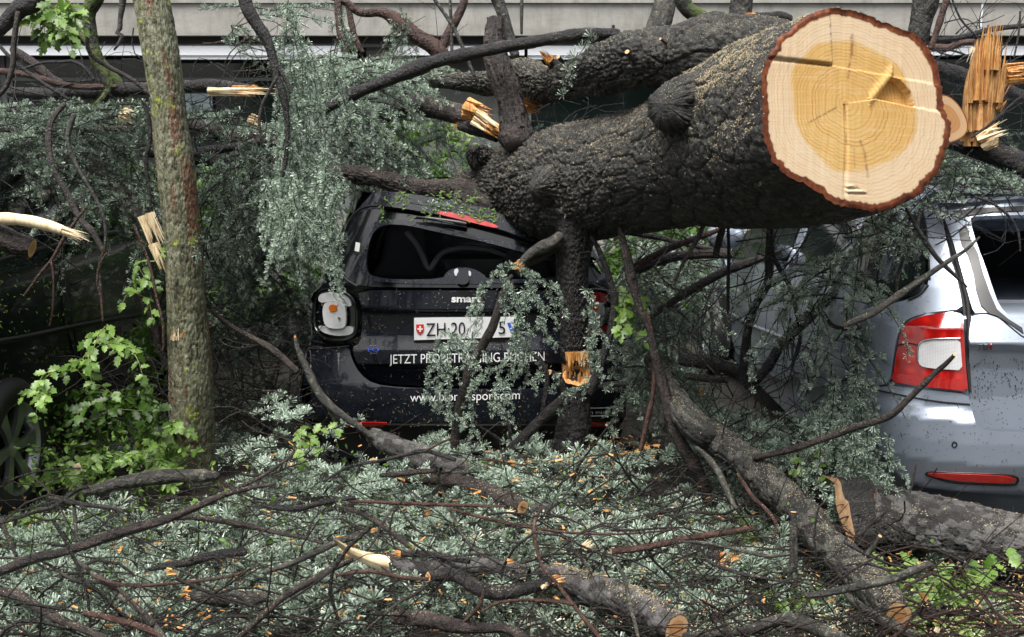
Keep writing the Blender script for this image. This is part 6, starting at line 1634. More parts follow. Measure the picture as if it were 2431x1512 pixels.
# splintered upright post at the right
pst = empty('splintered_post', P(2335, 330, 4.2))
tag(pst, 'upright splintered stump of orange torn wood right of the sawn face', 'stump')
base = P(2325, 300, 4.2)
parts = [splinters(P(x, y, 4.2 + z), [dx, 0, 1], r, n, L, s_, .12) for x, y, z, dx, r, n, L, s_ in
         [(2325, 290, 0, .05, .055, 26, .34, 1), (2310, 230, 0, -.02, .04, 20, .22, 2), (2350, 225, 0, .06, .05, 22, .26, 3), (2335, 160, 0, .04, .035, 14, .18, 4), (2300, 300, 0, -.05, .035, 12, .2, 5), (2368, 250, 0, .5, .03, 10, .12, 6), (2325, 325, .0, .0, .06, 20, .12, 7)]]
V, F = join(parts); obj('splinters', V, F, M['wood_brown'], pst, smooth=False)
V, F = join(parts[1:4:2]); obj('splinters', V + np.array([.012, -.02, .01]), F, M['wood_orange'], pst, smooth=False)
C_ = catmull(np.array([[*P(2318, 335, 4.23), .062], [*P(2325, 230, 4.23), .06], [*P(2335, 130, 4.23), .035]]), .02)
V, F, _ = sweep(C_[:, :3], C_[:, 3], 16, lambda S, TH, R: .012 * (vnoise(S * 8, TH / 6.283 * 9, 3, 9) - .5)); obj('core', V, F, M['wood_brown'], pst)
V, F = splinters(P(2312, 118, 4.1), [-.35, 0, -1], .012, 5, .06, 4, .1); obj('white_sliver', V, F, M['wood_pale'], pst, smooth=False)
V, F = splinters(P(2345, 330, 4.15), [.3, -.2, .2], .045, 18, .10, 12, .8); obj('torn_foot', V, F, M['wood_pale'], pst, smooth=False)
o = obj('torn_slab', *splinters(P(2405, 175, 4.3), [1, 0, .15], .045, 16, .16, 14, .2), M['wood_orange'], smooth=False)
tag(o, 'torn orange slab of wood beyond the splintered stump at the right edge', 'wood slab')
# pale tongue over the big trunk
o = obj('wood_sliver', *splinters(P(1790, 40, 4.25), [-1, 0, .05], .016, 8, .12, 15, .1), M['wood_orange'], smooth=False)
tag(o, 'long thin orange sliver of wood above the big trunk', 'splinter')

# ------------------------------------------------------------------ cedar foliage
def needle_templates(K=8, n=17, seed=1):
    g = np.random.default_rng(seed)
    T_ = []
    for k in range(K):
        az = np.arange(n) * 2.39996 + g.random(n) * .5
        pol = np.radians(8 + 60 * ((np.arange(n) + .5) / n) ** .75 + g.normal(size=n) * 6)
        L = .0235 * (.8 + .35 * g.random(n))
        d = np.stack([np.sin(pol) * np.cos(az), np.sin(pol) * np.sin(az), np.cos(pol)], -1)
        t = np.cross(d, g.normal(size=(n, 3))); t /= np.linalg.norm(t, axis=1)[:, None]
        w = .0021
        a = d * .0015
        b = d * L[:, None] + t * w; c = d * L[:, None] - t * w * .6
        T_.append(np.stack([a, b, c], 1))
    return np.array(T_)            # [K,n,3,3]
TPL = needle_templates()

def rosettes(pos, axis, scale, tone, g):
    """needle tufts as triangles"""
    n = len(pos)
    k = g.integers(0, len(TPL), n)
    ax = axis / (np.linalg.norm(axis, axis=1)[:, None] + 1e-9)
    r = g.normal(size=(n, 3)); u = np.cross(ax, r); u /= np.linalg.norm(u, axis=1)[:, None] + 1e-9
    v = np.cross(ax, u)
    Mx = np.stack([u, v, ax], -1)                     # columns
    V = np.einsum('nij,nmkj->nmki', Mx, TPL[k] * scale[:, None, None, None]) + pos[:, None, None]
    m = V.shape[1]
    V = V.reshape(-1, 3)
    F = np.arange(len(V)).reshape(-1, 3)
    tn = np.repeat(np.clip(tone[:, None] + g.normal(size=(n, m)) * .10, 0, 1).ravel(), 3)
    al = np.tile([0., 1., 1.], n * m)
    return V, F, tn, al

class Foliage:
    def __init__(s, seed): s.g = np.random.default_rng(seed); s.tw = []; s.p = []; s.a = []; s.s = []; s.t = []
    def twig(s, C, r0, r1): s.tw.append((C, np.linspace(r0, r1, len(C))))
    def along(s, C, T, up, sp, tone, size=1.0, lean=.5, start=.1):
        L = np.concatenate([[0], np.cumsum(np.linalg.norm(np.diff(C, axis=0), axis=1))])
        if L[-1] < sp: return
        q = np.arange(max(start * L[-1], sp * .5), L[-1], sp)
        q = q + s.g.normal(size=len(q)) * sp * .25
        p = np.stack([np.interp(q, L, C[:, k]) for k in range(3)], -1)
        t = np.stack([np.interp(q, L, T[:, k]) for k in range(3)], -1)
        side = np.cross(t, up); side /= np.linalg.norm(side, axis=1)[:, None] + 1e-9
        sg = np.where(np.arange(len(q)) % 2 == 0, 1, -1)[:, None]
        a = up[None] * .8 + side * sg * .6 + t * lean + s.g.normal(size=(len(q), 3)) * .25
        s.p.append(p); s.a.append(a)
        s.s.append(size * (.55 + .75 * s.g.random(len(q))) * np.clip(1.15 - .45 * q / L[-1], .6, 1.1))
        s.t.append(np.clip(tone + s.g.normal(size=len(q)) * .17 + .08 * q / L[-1], 0, 1))
    def chain(s, A, up, tone, sp=.0125, size=.9, r0=.003, lean=.4, start=.02):
        C = catmull(np.asarray(A, float), .02)
        T = np.gradient(C, axis=0); T /= np.linalg.norm(T, axis=1)[:, None] + 1e-9
        s.twig(C, r0, .0012); s.along(C, T, np.asarray(up, float), sp, tone, size, lean, start)
    def spray(s, o, d, L, up=(0, 0, 1), tone=.6, droop=.3, density=1.0, size=1.0, side=1.0):
        g = s.g
        up = np.asarray(up, float); d = np.asarray(d, float); d = d / np.linalg.norm(d)
        n = max(4, int(L / .03)); t = np.linspace(0, 1, n)
        b = np.cross(d, up); b /= np.linalg.norm(b) + 1e-9
        bend = g.normal() * .25
        C = np.asarray(o) + d * (L * t)[:, None] + b * (bend * L * t ** 2)[:, None] - np.array([0, 0, 1]) * (droop * L * t ** 2)[:, None]
        T = np.gradient(C, axis=0); T /= np.linalg.norm(T, axis=1)[:, None]
        s.twig(C, .0022 + .006 * L, .0012)
        s.along(C, T, up, .034 / density, tone, size)
        q = .10
        k = 0
        while q < .97:
            i = q * (n - 1); i0 = int(i)
            p = C[i0] + (C[min(i0 + 1, n - 1)] - C[i0]) * (i - i0); tt = T[i0]
            l = L * .42 * side * (1 - .72 * q) * (.6 + .6 * g.random())
            sg = 1 if k % 2 == 0 else -1
            dd = tt * .65 + b * sg * (.75 + .2 * g.random()) + up * g.normal() * .15; dd /= np.linalg.norm(dd)
            m = max(3, int(l / .025)); u = np.linspace(0, 1, m)
            Cs = p + dd * (l * u)[:, None] + tt * (.18 * l * u ** 2)[:, None] - np.array([0, 0, 1]) * ((droop * .7 + .1 * g.random()) * l * u ** 2)[:, None]
            if m >= 3:
                Ts = np.gradient(Cs, axis=0); Ts /= np.linalg.norm(Ts, axis=1)[:, None] + 1e-9
                s.twig(Cs, .0018, .0009); s.along(Cs, Ts, up, .0225 / density, tone, size)
            q += .070 / max(L, .2) * (.7 + .6 * g.random()); k += 1
    def needles(s):
        p, a, sc, t = np.concatenate(s.p), np.concatenate(s.a), np.concatenate(s.s), np.concatenate(s.t)
        return rosettes(p, a, sc, t, s.g)
    def twigs(s, ns=4):
        Vs, Fs, off = [], [], 0
        for C, R in s.tw:
            V, F, _ = sweep(C, R, ns); Vs.append(V); Fs.append(F + off); off += len(V)
        return np.concatenate(Vs), np.concatenate(Fs)
    def stuff(s, name, label, m='needle'):
        V, F, tn, al = s.needles(); W, G = s.twigs()
        o = obj(name, np.vstack([V, W]), [F, G + len(V)], [M[m], M['twig']], mi=np.concatenate([np.zeros(len(F)), np.ones(len(G))]).astype(int),
                attrs={'tone': np.concatenate([tn, np.zeros(len(W))]), 'along': np.concatenate([al, np.zeros(len(W))])})
        return tag(o, label, kind='stuff')
    def thing(s, name, label, cat='branch', m='needle', group=None):
        W, G = s.twigs(6)
        o = obj(name, W, G, M['twig']); tag(o, label, cat, group)
        V, F, tn, al = s.needles()
        n_ = obj('needles', V, F, M[m], o, attrs={'tone': tn, 'along': al}); n_['kind'] = 'stuff'
        return o

def gauss(x, y, cx, cy, sx, sy): return np.exp(-((x - cx) / sx) ** 2 - ((y - cy) / sy) ** 2)
def MH(x, y):
    """height of the brush heap over the ground"""
    x = np.asarray(x, float); y = np.asarray(y, float)
    h = .07 + .07 * vnoise(x * 2.3 + 9, y * 2.3, 21) + .04 * vnoise(x * 6 + 9, y * 6, 22)
    h = h + .26 * gauss(x, y, -.95, 4.62, .55, .30) + .10 * gauss(x, y, -.2, 4.4, .5, .3) + .10 * gauss(x, y, .55, 4.55, .5, .3)
    h = h - .16 * gauss(x, y, -1.5, 4.65, .28, .4)
    h = np.maximum(h, .03) + .05 * gauss(x, y, -2.0, 4.7, .4, .4) + .20 * gauss(x, y, 1.05, 4.9, .35, .4)
    return h

# the needle carpet in the foreground, in a few beds
def bed(seed, label, x0, x1, y0, y1, n, tone, dirs, m='needle', Lr=(.22, .5), avoid=None, hs=1.0, name='cedar_foliage'):
    f = Foliage(seed); g = f.g
    for _ in range(n):
        y = g.uniform(y0, y1); x = g.uniform(x0, x1) * (y / y1 if abs(x1 - x0) > 3 else 1)
        if avoid is not None and avoid(x, y): continue
        lay = g.random()
        if vnoise(np.array(x * 3.1 + 7), np.array(y * 4.3), 31) < .34 and lay > .35: continue
        z = float(MH(x, y)) * (.30 + .85 * lay) * hs
        a = math.radians(dirs[g.integers(len(dirs))] + g.normal() * 28)
        d = np.array([math.cos(a), math.sin(a), .10 * g.normal() + .05])
        up = np.array([g.normal() * .22, -.35 + g.normal() * .22, 1.0])
        f.spray([x, y, z], d, g.uniform(*Lr), up, tone * (.45 + .65 * lay) + g.normal() * .12, droop=.12, size=1.2 + .3 * g.random())  # lower sprays toned darker: shade inside the heap put into the needle colour
    return f.stuff(name, label, m)
def no_car(x, y): return (x > 1.35 and y > 4.0) or (y > 4.98 and -1.1 < x < .62)
bed(1, 'carpet of blue-green cedar sprays across the lower left foreground', -2.7, -.4, 3.25, 4.15, 175, .80, [15, 170, 200, 30, 0])
bed(2, 'blue-green cedar sprays around the split log in the lower middle', -.6, 1.0, 3.25, 4.15, 125, .78, [0, 40, 180, 150])
bed(3, 'sprays and crumbs of cedar at the lower right among sawdust', .9, 2.5, 3.2, 4.0, 46, .42, [0, 60, 180], Lr=(.12, .3))
bed(4, 'bright frosted mound of cedar sprays in front of the black car', -1.75, -.25, 4.2, 4.85, 110, .95, [20, 35, 160, 0, 185], avoid=lambda x, y: no_car(x, y) or (x < -1.15 and y > 4.35))
bed(8, 'crushed dark underlayer of cedar needles covering the ground', -2.6, 2.0, 3.2, 4.7, 210, .34, [0, 40, 90, 140, 180, 220], hs=.35, avoid=lambda x, y: x < -1.15 and y > 4.35)
bed(5, 'cedar sprays under the hanging limb beside the torn orange chips', -.35, 1.3, 4.15, 4.95, 90, .72, [0, 60, 120, 180], avoid=no_car)
bed(6, 'shaded cedar sprays in the brush left of the black car', -2.9, -1.1, 4.7, 6.3, 110, .33, [0, 60, 120, 180, 90], avoid=lambda x, y: no_car(x, y) or (abs(x + 1.53) < .35 and y < 5.05) or (x < -2.15 and y < 7.5), m='needle')
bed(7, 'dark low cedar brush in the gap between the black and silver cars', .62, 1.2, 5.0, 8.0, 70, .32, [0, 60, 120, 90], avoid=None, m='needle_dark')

# masses held up by the boughs.  cx,cy,rx,ry in picture units, depth range, count, tone, mode
def mass(seed, label, blobs, m='needle', name='cedar_foliage'):
    f = Foliage(seed); g = f.g
    for cx, cy, rx, ry, d0, d1, n, tone, mode in blobs:
        for _ in range(n):
            r = math.sqrt(g.random()); a = g.random() * 6.283
            px, py = cx + rx * r * math.cos(a), cy + ry * r * math.sin(a)
            o = P(px, py, g.uniform(d0, d1))
            if mode == 'h':       # hanging chains
                L = g.uniform(.22, .5); sx = g.normal() * .15
                A_ = [o, o + np.array([sx * .3, -.02, -.35]) * L, o + np.array([sx * .8, -.02, -.7]) * L, o + np.array([sx, g.normal() * .1, -1]) * L]
                f.chain(A_, [g.normal() * .5, -.9, .5], tone + g.normal() * .12, sp=.0175, size=1.12, lean=.7)
                for q in (.2, .45, .7):
                    p0 = o + np.array([sx * q, -.02, -q]) * L; sd = g.choice([-1, 1])
                    f.chain([p0, p0 + np.array([sd * .05, -.02, -.05]), p0 + np.array([sd * .07, -.02, -.05 - g.uniform(.05, .14)])], [sd * .5, -.8, .5], tone + g.normal() * .1, sp=.0175, size=1.0, r0=.0018)
            elif mode == 'd':     # drooping sprays
                an = g.uniform(0, 6.283)
                f.spray(o, [math.cos(an), math.sin(an) * .6, -.25 + g.normal() * .25], g.uniform(.2, .42), [g.normal() * .3, -.6, 1], tone + g.normal() * .15, droop=.5, size=1.1)
            else:                 # flat layered sprays
                an = g.choice([0, math.pi]) + g.normal() * .5
                f.spray(o, [math.cos(an), math.sin(an), g.normal() * .12], g.uniform(.2, .42), [g.normal() * .2, -.55, 1], tone + g.normal() * .15, droop=.2, size=1.15)
    return f.stuff(name, label, m)
mass(20, 'blue-green cedar sprays layered on the boughs in the upper left',
     [(160, 275, 170, 38, 5.0, 5.7, 40, .50, 'f'), (80, 340, 120, 60, 4.9, 5.5, 26, .44, 'f'), (270, 330, 110, 70, 5.1, 5.9, 30, .47, 'd'), (170, 410, 150, 60, 5.0, 5.4, 20, .42, 'd'), (330, 450, 50, 60, 5.0, 5.4, 12, .66, 'd')])
mass(21, 'loose cedar sprays right of the standing tree over the boughs',
     [(540, 300, 110, 40, 5.3, 6.1, 20, .48, 'f'), (560, 380, 120, 60, 5.3, 6.0, 32, .46, 'd'), (600, 460, 130, 90, 5.2, 6.0, 44, .45, 'd'), (520, 520, 60, 120, 5.4, 6.2, 22, .35, 'd')])
mass(22, 'long curtain of frosted cedar chains hanging beside the black branch',
     [(690, 30, 14, 40, 4.85, 5.0, 4, .75, 'h'), (705, 140, 22, 50, 4.75, 5.0, 5, .8, 'h'), (715, 240, 34, 50, 4.75, 5.0, 9, .85, 'h'), (735, 330, 45, 50, 4.75, 5.1, 11, .82, 'h'), (700, 420, 50, 40, 4.8, 5.1, 7, .72, 'h'), (750, 430, 40, 50, 4.6, 4.85, 6, .88, 'h'), (790, 120, 10, 20, 5.0, 5.2, 2, .7, 'h')])
mass(23, 'bright cedar foliage in the centre under the red-brown fork',
     [(840, 160, 70, 25, 5.6, 6.3, 24, .82, 'f'), (890, 205, 100, 40, 5.7, 6.4, 32, .76, 'f'), (800, 240, 60, 70, 5.4, 5.9, 20, .7, 'd'), (960, 150, 70, 30, 5.9, 6.5, 12, .7, 'f')])
mass(24, 'grey-green cedar foliage behind the torn mossy limb',
     [(860, 320, 110, 60, 5.7, 6.6, 40, .55, 'd'), (900, 380, 110, 40, 5.9, 6.7, 30, .5, 'd'), (1040, 330, 40, 60, 6.2, 6.8, 10, .5, 'd')])
mass(25, 'deep shaded cedar foliage between the standing tree and the black car',
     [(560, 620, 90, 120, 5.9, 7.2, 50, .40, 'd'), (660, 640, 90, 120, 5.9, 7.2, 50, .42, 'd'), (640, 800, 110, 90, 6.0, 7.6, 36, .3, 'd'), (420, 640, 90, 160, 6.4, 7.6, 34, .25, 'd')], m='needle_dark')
mass(26, 'cedar tangle hanging against the side of the silver car',
     [(1850, 1020, 100, 45, 4.3, 4.8, 16, .55, 'd'), (1970, 1010, 60, 70, 4.15, 4.5, 15, .6, 'd'), (1990, 760, 45, 80, 4.2, 4.4, 9, .55, 'd'), (2000, 640, 55, 45, 4.2, 4.4, 8, .6, 'd'), (2060, 1060, 60, 60, 3.95, 4.2, 14, .72, 'h'), (2010, 870, 40, 90, 4.1, 4.3, 9, .66, 'h'), (1890, 700, 40, 60, 4.5, 4.8, 4, .5, 'd')])
mass(27, 'cedar sprays fallen on the roof of the silver car',
     [(2280, 440, 150, 35, 4.2, 4.8, 26, .45, 'f'), (2110, 520, 80, 30, 4.1, 4.5, 10, .5, 'd'), (2330, 380, 100, 30, 4.6, 5.4, 14, .38, 'f')])
mass(28, 'cedar brush beside the right tail lamp of the black car',
     [(1545, 710, 40, 90, 4.95, 5.4, 16, .5, 'd'), (1580, 760, 60, 50, 4.9, 5.3, 16, .55, 'd'), (1600, 640, 80, 60, 5.8, 7.0, 22, .35, 'd'), (1560, 860, 60, 80, 4.8, 5.2, 14, .42, 'd'), (1560, 580, 90, 40, 5.8, 7.5, 22, .3, 'd')])
mass(29, 'faded cedar tufts hanging in front of the balcony',
     [(560, 60, 50, 40, 5.8, 6.4, 4, .62, 'd'), (640, 20, 40, 25, 5.5, 6.0, 4, .7, 'f'), (930, 40, 40, 30, 6.4, 6.8, 4, .5, 'h'), (815, 40, 14, 30, 6.4, 6.7, 3, .5, 'h')])
mass(30, 'grey-green cedar brush heaped behind the cars below the building',
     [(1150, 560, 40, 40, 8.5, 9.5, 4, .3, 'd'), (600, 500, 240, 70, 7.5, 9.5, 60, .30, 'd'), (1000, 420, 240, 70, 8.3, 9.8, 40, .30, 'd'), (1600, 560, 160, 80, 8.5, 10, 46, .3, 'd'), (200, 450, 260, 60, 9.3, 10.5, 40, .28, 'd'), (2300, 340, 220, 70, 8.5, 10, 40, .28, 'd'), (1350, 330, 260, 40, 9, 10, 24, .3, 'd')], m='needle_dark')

# chains that can be told apart: they hang in front of the number plate from the bent twig
f = Foliage(50)
def E3(s, d):
    a = parse('E', s); return P(a[:, 0], a[:, 1], d)
chains_r = [('1670,700 1680,790 1660,880 1650,960', 4.60, .012), ('1655,780 1640,840 1655,930 1640,1000', 4.62, .013), ('1620,560 1660,620 1670,700', 4.62, .013)]
chains = [('1225,440 1150,470 1080,550 1050,650 1060,760 1000,840', 4.66, .012), ('1235,430 1300,470 1340,520 1350,600', 4.66, .013), ('830,860 800,920 775,1010 762,1110 745,1190', 4.64, .011),
          ('845,860 840,950 830,1060 825,1150 820,1240', 4.65, .011), ('900,800 880,900 875,980 880,1060 878,1180 884,1280', 4.63, .011), ('990,780 960,850 920,830 860,800 820,860', 4.65, .013),
          ('1010,800 1000,880 1000,960 1010,1030', 4.62, .012), ('920,830 950,920 950,1000', 4.61, .012), ('1060,560 1030,640 1040,700 1020,780', 4.60, .012),
          ('1110,1060 1020,1080 1000,1150 1015,1240 1010,1330 990,1400', 4.60, .012), ('1080,900 1100,960 1110,1040', 4.60, .013),
          ('1230,560 1260,680 1240,800 1240,900 1180,960 1150,1050 1130,1130', 4.60, .0108), ('1260,700 1250,840 1230,960 1200,1060', 4.60, .011), ('1330,600 1400,680 1370,760 1310,840 1290,930 1260,1050', 4.62, .0108),
          ('1130,1100 1120,1190 1105,1280', 4.60, .012), ('1170,1060 1180,1150 1170,1260', 4.60, .012), ('1400,570 1440,600 1470,680 1460,740', 4.68, .013), ('1260,470 1350,500 1430,540 1470,560', 4.66, .0125),
          ('1330,900 1300,980 1310,1060 1280,1110', 4.62, .012), ('1360,960 1380,1030 1370,1080', 4.62, .013), ('1290,560 1310,640 1290,700', 4.62, .012), ('1120,470 1180,520 1200,600 1170,700', 4.62, .013),
          ('1380,740 1400,820 1420,860', 4.64, .013), ('1450,1010 1470,1080 1450,1130', 4.66, .014)]
def hang_chains(f, chains):
  for s_, d_, sp_ in chains:
    A_ = E3(s_, d_)
    f.chain(A_, [f.g.normal() * .4, -1.0, .45], .68 + f.g.normal() * .1, sp=sp_ * 1.25, size=1.0, lean=.5, r0=.0022)
    C_ = catmull(A_, .03)
    for p0 in C_[2:-1:2]:
        sd = f.g.choice([-1, 1]); l = f.g.uniform(.03, .085)
        f.chain([p0, p0 + np.array([sd * l * .55, -.012, -l * .5]), p0 + np.array([sd * l * .7, -.012, -l * 1.15])], [sd * .5, -1, .4], .66 + f.g.normal() * .1, sp=.0165, size=.9, r0=.0016)
hang_chains(f, chains)
f.thing('hanging_cedar_branch', 'drooping chains of frosted cedar needles hanging before the number plate')
f = Foliage(54); hang_chains(f, chains_r)
f.thing('hanging_cedar_branch', 'short cedar chain hanging over the red tail lamp right of the hanging limb')
f = Foliage(51)
for s_, d_ in [('830,430 800,480 790,540 800,620 815,700', 4.62), ('700,430 720,500 760,560 790,620 800,690 812,712', 4.6), ('740,470 770,540 790,600 806,660', 4.6), ('690,420 700,480 690,540 670,600', 4.65), ('660,470 680,520 660,580 655,610', 4.66),
               ('730,520 760,580 775,640', 4.62), ('640,430 650,500 640,560', 4.7), ('770,430 760,500 765,560', 4.64)]:
    a = parse('W', s_); A_ = P(a[:, 0], a[:, 1], d_)
    for _ in range(3):
        B_ = A_ + f.g.normal(size=3) * [.02, .02, .015]
        f.chain(B_, [f.g.normal() * .5, -1, .5], .8 + f.g.normal() * .08, sp=.014, size=1.0, lean=.6)
f.thing('hanging_cedar_branch', 'long tapering cedar branch drooping onto the clear left tail lamp')
f = Foliage(52)
for s_ in ['1860,240 1800,330 1760,390 1720,470', '1760,390 1700,440 1660,560 1650,680', '1720,470 1700,560 1730,600', '1900,260 1850,300']:
    a = parse('B', s_); A_ = P(a[:, 0], a[:, 1], 4.75)
    f.chain(A_, [0, -1, .4], .72, sp=.030, size=1.5, lean=.2)
f.thing('cedar_sprig', 'small open cedar sprig with star-like tufts hanging over the second stem')
f = Foliage(53)
for s_ in ['560,1400 700,1430 850,1440 1020,1500', '700,1400 800,1450 900,1470', '900,1380 960,1430 1100,1480']:
    a = parse('B', s_); A_ = P(a[:, 0], a[:, 1], 4.98)
    f.chain(A_, [0, -.5, 1], .45, sp=.02, size=1.1, lean=.2)
f.thing('cedar_sprig', 'green cedar sprig lying on the roof edge over the red brake light')

# ------------------------------------------------------------------ leaves
def leaf_mesh(name, seed, L=.06, W=.042, lobes=4):
    g = np.random.default_rng(seed)
    side = []
    n = lobes * 2 + 1
    for k in range(n + 1):
        t = k / n
        w = W * .5 * math.sin(math.pi * min(1, (t * .92 + .06)) ** .8) * (1.0 if k % 2 else .56) * (.9 + .2 * g.random())
        side.append((t * L, w))
    side[0] = (0, .001); side[-1] = (L, 0)
    V, F = [], []
    for i, (x, w) in enumerate(side):
        cz = .10 * L * math.sin(x / L * 2.2) * g.uniform(.6, 1.2)
        V += [(x, 0, cz), (x + .10 * w, w, cz + w * .28), (x + .10 * w, -w, cz + w * .28)]
    for i in range(len(side) - 1):
        a = i * 3; b = a + 3
        F += [(a, b, b + 1, a + 1), (a, a + 2, b + 2, b)]
    me = np_mesh(name, np.array(V), np.array(F), [M['leaf']], smooth=True)
    return me
LEAVES = [leaf_mesh('leaf', k, .066, .052, 3) for k in range(4)]
LEAFLET = [leaf_mesh('leaf', 10 + k, .050, .026, 5) for k in range(3)]
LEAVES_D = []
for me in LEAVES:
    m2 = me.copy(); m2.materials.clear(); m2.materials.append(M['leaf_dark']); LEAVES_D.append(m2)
def rot_to(x, up):
    x = np.asarray(x, float); x = x / (np.linalg.norm(x) + 1e-9)
    z = np.asarray(up, float) - x * np.dot(up, x); z /= np.linalg.norm(z) + 1e-9
    y = np.cross(z, x)
    return Matrix(((x[0], y[0], z[0]), (x[1], y[1], z[1]), (x[2], y[2], z[2]))).to_quaternion()
def leafy(seed, label, stems, cat='leafy branch', lib=None, pinnate=False, size=1.0, step=.035, m='stem_green'):
    """stems: list of 3D polylines; leaves sit along them, each an object of its own"""
    g = np.random.default_rng(seed); lib = lib or LEAVES
    parts = []; pl = []
    for A_ in stems:
        C = catmull(np.asarray(A_, float), .015)
        V, F, _ = sweep(C, np.linspace(.0026, .0011, len(C)), 5); parts.append((V, [F]))
        T = np.gradient(C, axis=0); T /= np.linalg.norm(T, axis=1)[:, None] + 1e-9
        k = 0; i = int(.03 / .015)
        while i < len(C):
            for sd in ((-1, 1) if pinnate else ((-1) ** k,)):
                b = np.cross(T[i], [0, -.4, 1]); b /= np.linalg.norm(b) + 1e-9
                d = T[i] * .6 + b * sd + g.normal(size=3) * .25 + np.array([0, -.05, -.25])
                pl.append((C[i], d, np.array([g.normal() * .4, -.7, .8])))
            i += max(1, int(step / .015 * (.7 + .6 * g.random()))); k += 1
        pl.append((C[-1], T[-1] + [0, 0, -.2], np.array([0, -.7, .8])))
    V, F = join(parts)
    o = obj('leafy_branch', V, F, M[m]); tag(o, label, cat)
    base = parent_world(o)
    for p, d, up in pl[:290]:
        q = bpy.data.objects.new('leaf', lib[g.integers(len(lib))]); COL.objects.link(q); q.parent = o
        q.location = tuple(np.asarray(p) - base); q.rotation_mode = 'QUATERNION'; q.rotation_quaternion = rot_to(d, up)
        s_ = size * g.uniform(.6, 1.15); q.scale = (s_, s_ * g.uniform(.8, 1.1), s_)
    return o
def cluster(seed, label, reg, pts, d, n, L=.16, spread=.5, **k):
    """short shoots fanning out from points on the photograph"""
    g = np.random.default_rng(seed); st = []
    a = parse(reg, pts)
    for i in range(n):
        q = g.integers(len(a)); o = P(a[q, 0] + g.normal() * 18, a[q, 1] + g.normal() * 12, (d[0] + (d[1] - d[0]) * g.random()))
        dr = np.array([g.normal() * spread, g.normal() * .35 - .15, g.normal() * .3 - .25]); dr /= np.linalg.norm(dr)
        l = L * g.uniform(.6, 1.2)
        st.append([o, o + dr * l * .5 + [0, 0, .015], o + dr * l])
    og = np.array([q_[0] for q_ in st]); ax = np.linalg.svd(og - og.mean(0))[2][0]; og = og[np.argsort((og - og.mean(0)) @ ax)]
    st.append(list(og))
    return leafy(seed, label, st, **k)
cluster(60, 'large bright green leaf cluster hanging before the dark car', 'W', '250,790 290,800 260,830 310,830 230,840 330,850', (4.4, 4.6), 10, .11, size=.85)
cluster(61, 'lower bright green leaf spray reaching left over the dark car', 'W', '60,900 110,880 150,870 190,860 130,920 90,930 200,900 160,840', (4.3, 4.5), 10, .10, size=.85)
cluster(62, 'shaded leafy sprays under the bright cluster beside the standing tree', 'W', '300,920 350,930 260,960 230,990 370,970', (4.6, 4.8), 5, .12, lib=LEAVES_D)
cluster(63, 'dangling string of lobed leaves left of the standing tree', 'W', '325,600 325,640 330,680 310,590', (4.85, 4.95), 7, .12, spread=.2, size=.8)
cluster(64, 'fresh green leaves at the foot of the standing tree on its left', 'W', '390,1010 400,1040 380,1070 405,1090', (4.75, 4.9), 12, .13)
cluster(65, 'green leaves over the silver wheel at the left edge', 'W', '70,1080 80,1100 90,1130 70,1060', (4.7, 4.9), 5, .09)
cluster(66, 'toothed leaflets scattered in the brush at lower left', 'G', '250,420 350,350 450,300 600,300 700,260 550,420', (4.55, 4.75), 12, .12, lib=LEAFLET, pinnate=True, step=.028)
cluster(67, 'bright leaf sprays at the left edge of the foreground', 'G', '60,560 200,700 280,720 330,800 100,620 240,780 330,690', (4.1, 4.3), 11, .12)
cluster(68, 'pinnate sprig lying beside the foot of the standing tree', 'G', '950,240 1000,290 1080,330 900,300', (4.55, 4.65), 7, .16, lib=LEAFLET, pinnate=True, step=.026)
cluster(69, 'pale green leaves hanging at the top left before the balcony', 'A', '300,20 350,60 420,60 450,100 330,110 480,150 500,90 420,-10', (4.75, 4.95), 22, .13, spread=.35)
cluster(70, 'fern-like green leaflets spilling over the twigs at the right edge', 'I', '1700,1180 1800,1150 1900,1220 2000,1100 1850,1300 1750,1290 1950,1350 2100,1050', (3.45, 3.6), 26, .17, lib=LEAFLET, pinnate=True, step=.024)
cluster(71, 'green leaves dusted with sawdust in the lower right corner', 'I', '1800,1380 1950,1420 2050,1380 1900,1480 2150,1480 1680,1400', (3.35, 3.5), 20, .15, lib=LEAFLET, pinnate=True, step=.026)
cluster(72, 'pair of broad pale leaves by the upright grey stick', 'I', '700,1230 760,1200 900,1220 940,1270', (3.5, 3.55), 5, .10, size=.95)
cluster(73, 'small bright leaves in the dark hollow left of the diagonal log', 'I', '620,700 650,740 600,720 560,770', (4.0, 4.1), 6, .10)
cluster(74, 'large rounded leaves in the shadow under the plated log', 'I', '1430,1000 1500,1010 1570,1020 1480,1040', (3.62, 3.68), 6, .10)
cluster(75, 'thin leafy shoot dangling right of the red tail lamp', 'E', '1850,640 1860,700 1840,760 1870,600', (4.7, 4.75), 6, .10, spread=.25, size=.9)
cluster(76, 'bright twiglet of leaves growing under the torn mossy limb', 'B', '780,880 830,900 850,960 800,930', (6.6, 6.8), 10, .12, size=.9)
cluster(77, 'leafy shoot hanging beside the plated log near the silver bumper', 'I', '1020,250 1060,220 1090,190 1010,290', (4.2, 4.25), 5, .09, size=.8)
cluster(78, 'few green leaves on the bright needle mound', 'G', '2010,60 2050,110 2090,150', (4.5, 4.55), 5, .09, size=.8)
cluster(79, 'fresh leaves between the needle bed and the yellow-tongued log', 'H', '120,1040 60,1060 160,1200 250,1240 400,1120', (3.7, 3.8), 6, .09, size=.8)
cluster(80, 'green leaves among the sprays beside the fallen curled twig', 'H', '2280,1020 2320,1000 2230,1080 2260,1150', (3.75, 3.8), 7, .09, size=.9)
cluster(81, 'dark ivy-like leaves low between standing tree and black car', 'W', '530,720 560,700 600,690 640,700 570,760', (6.3, 6.8), 18, .16, lib=LEAVES_D)

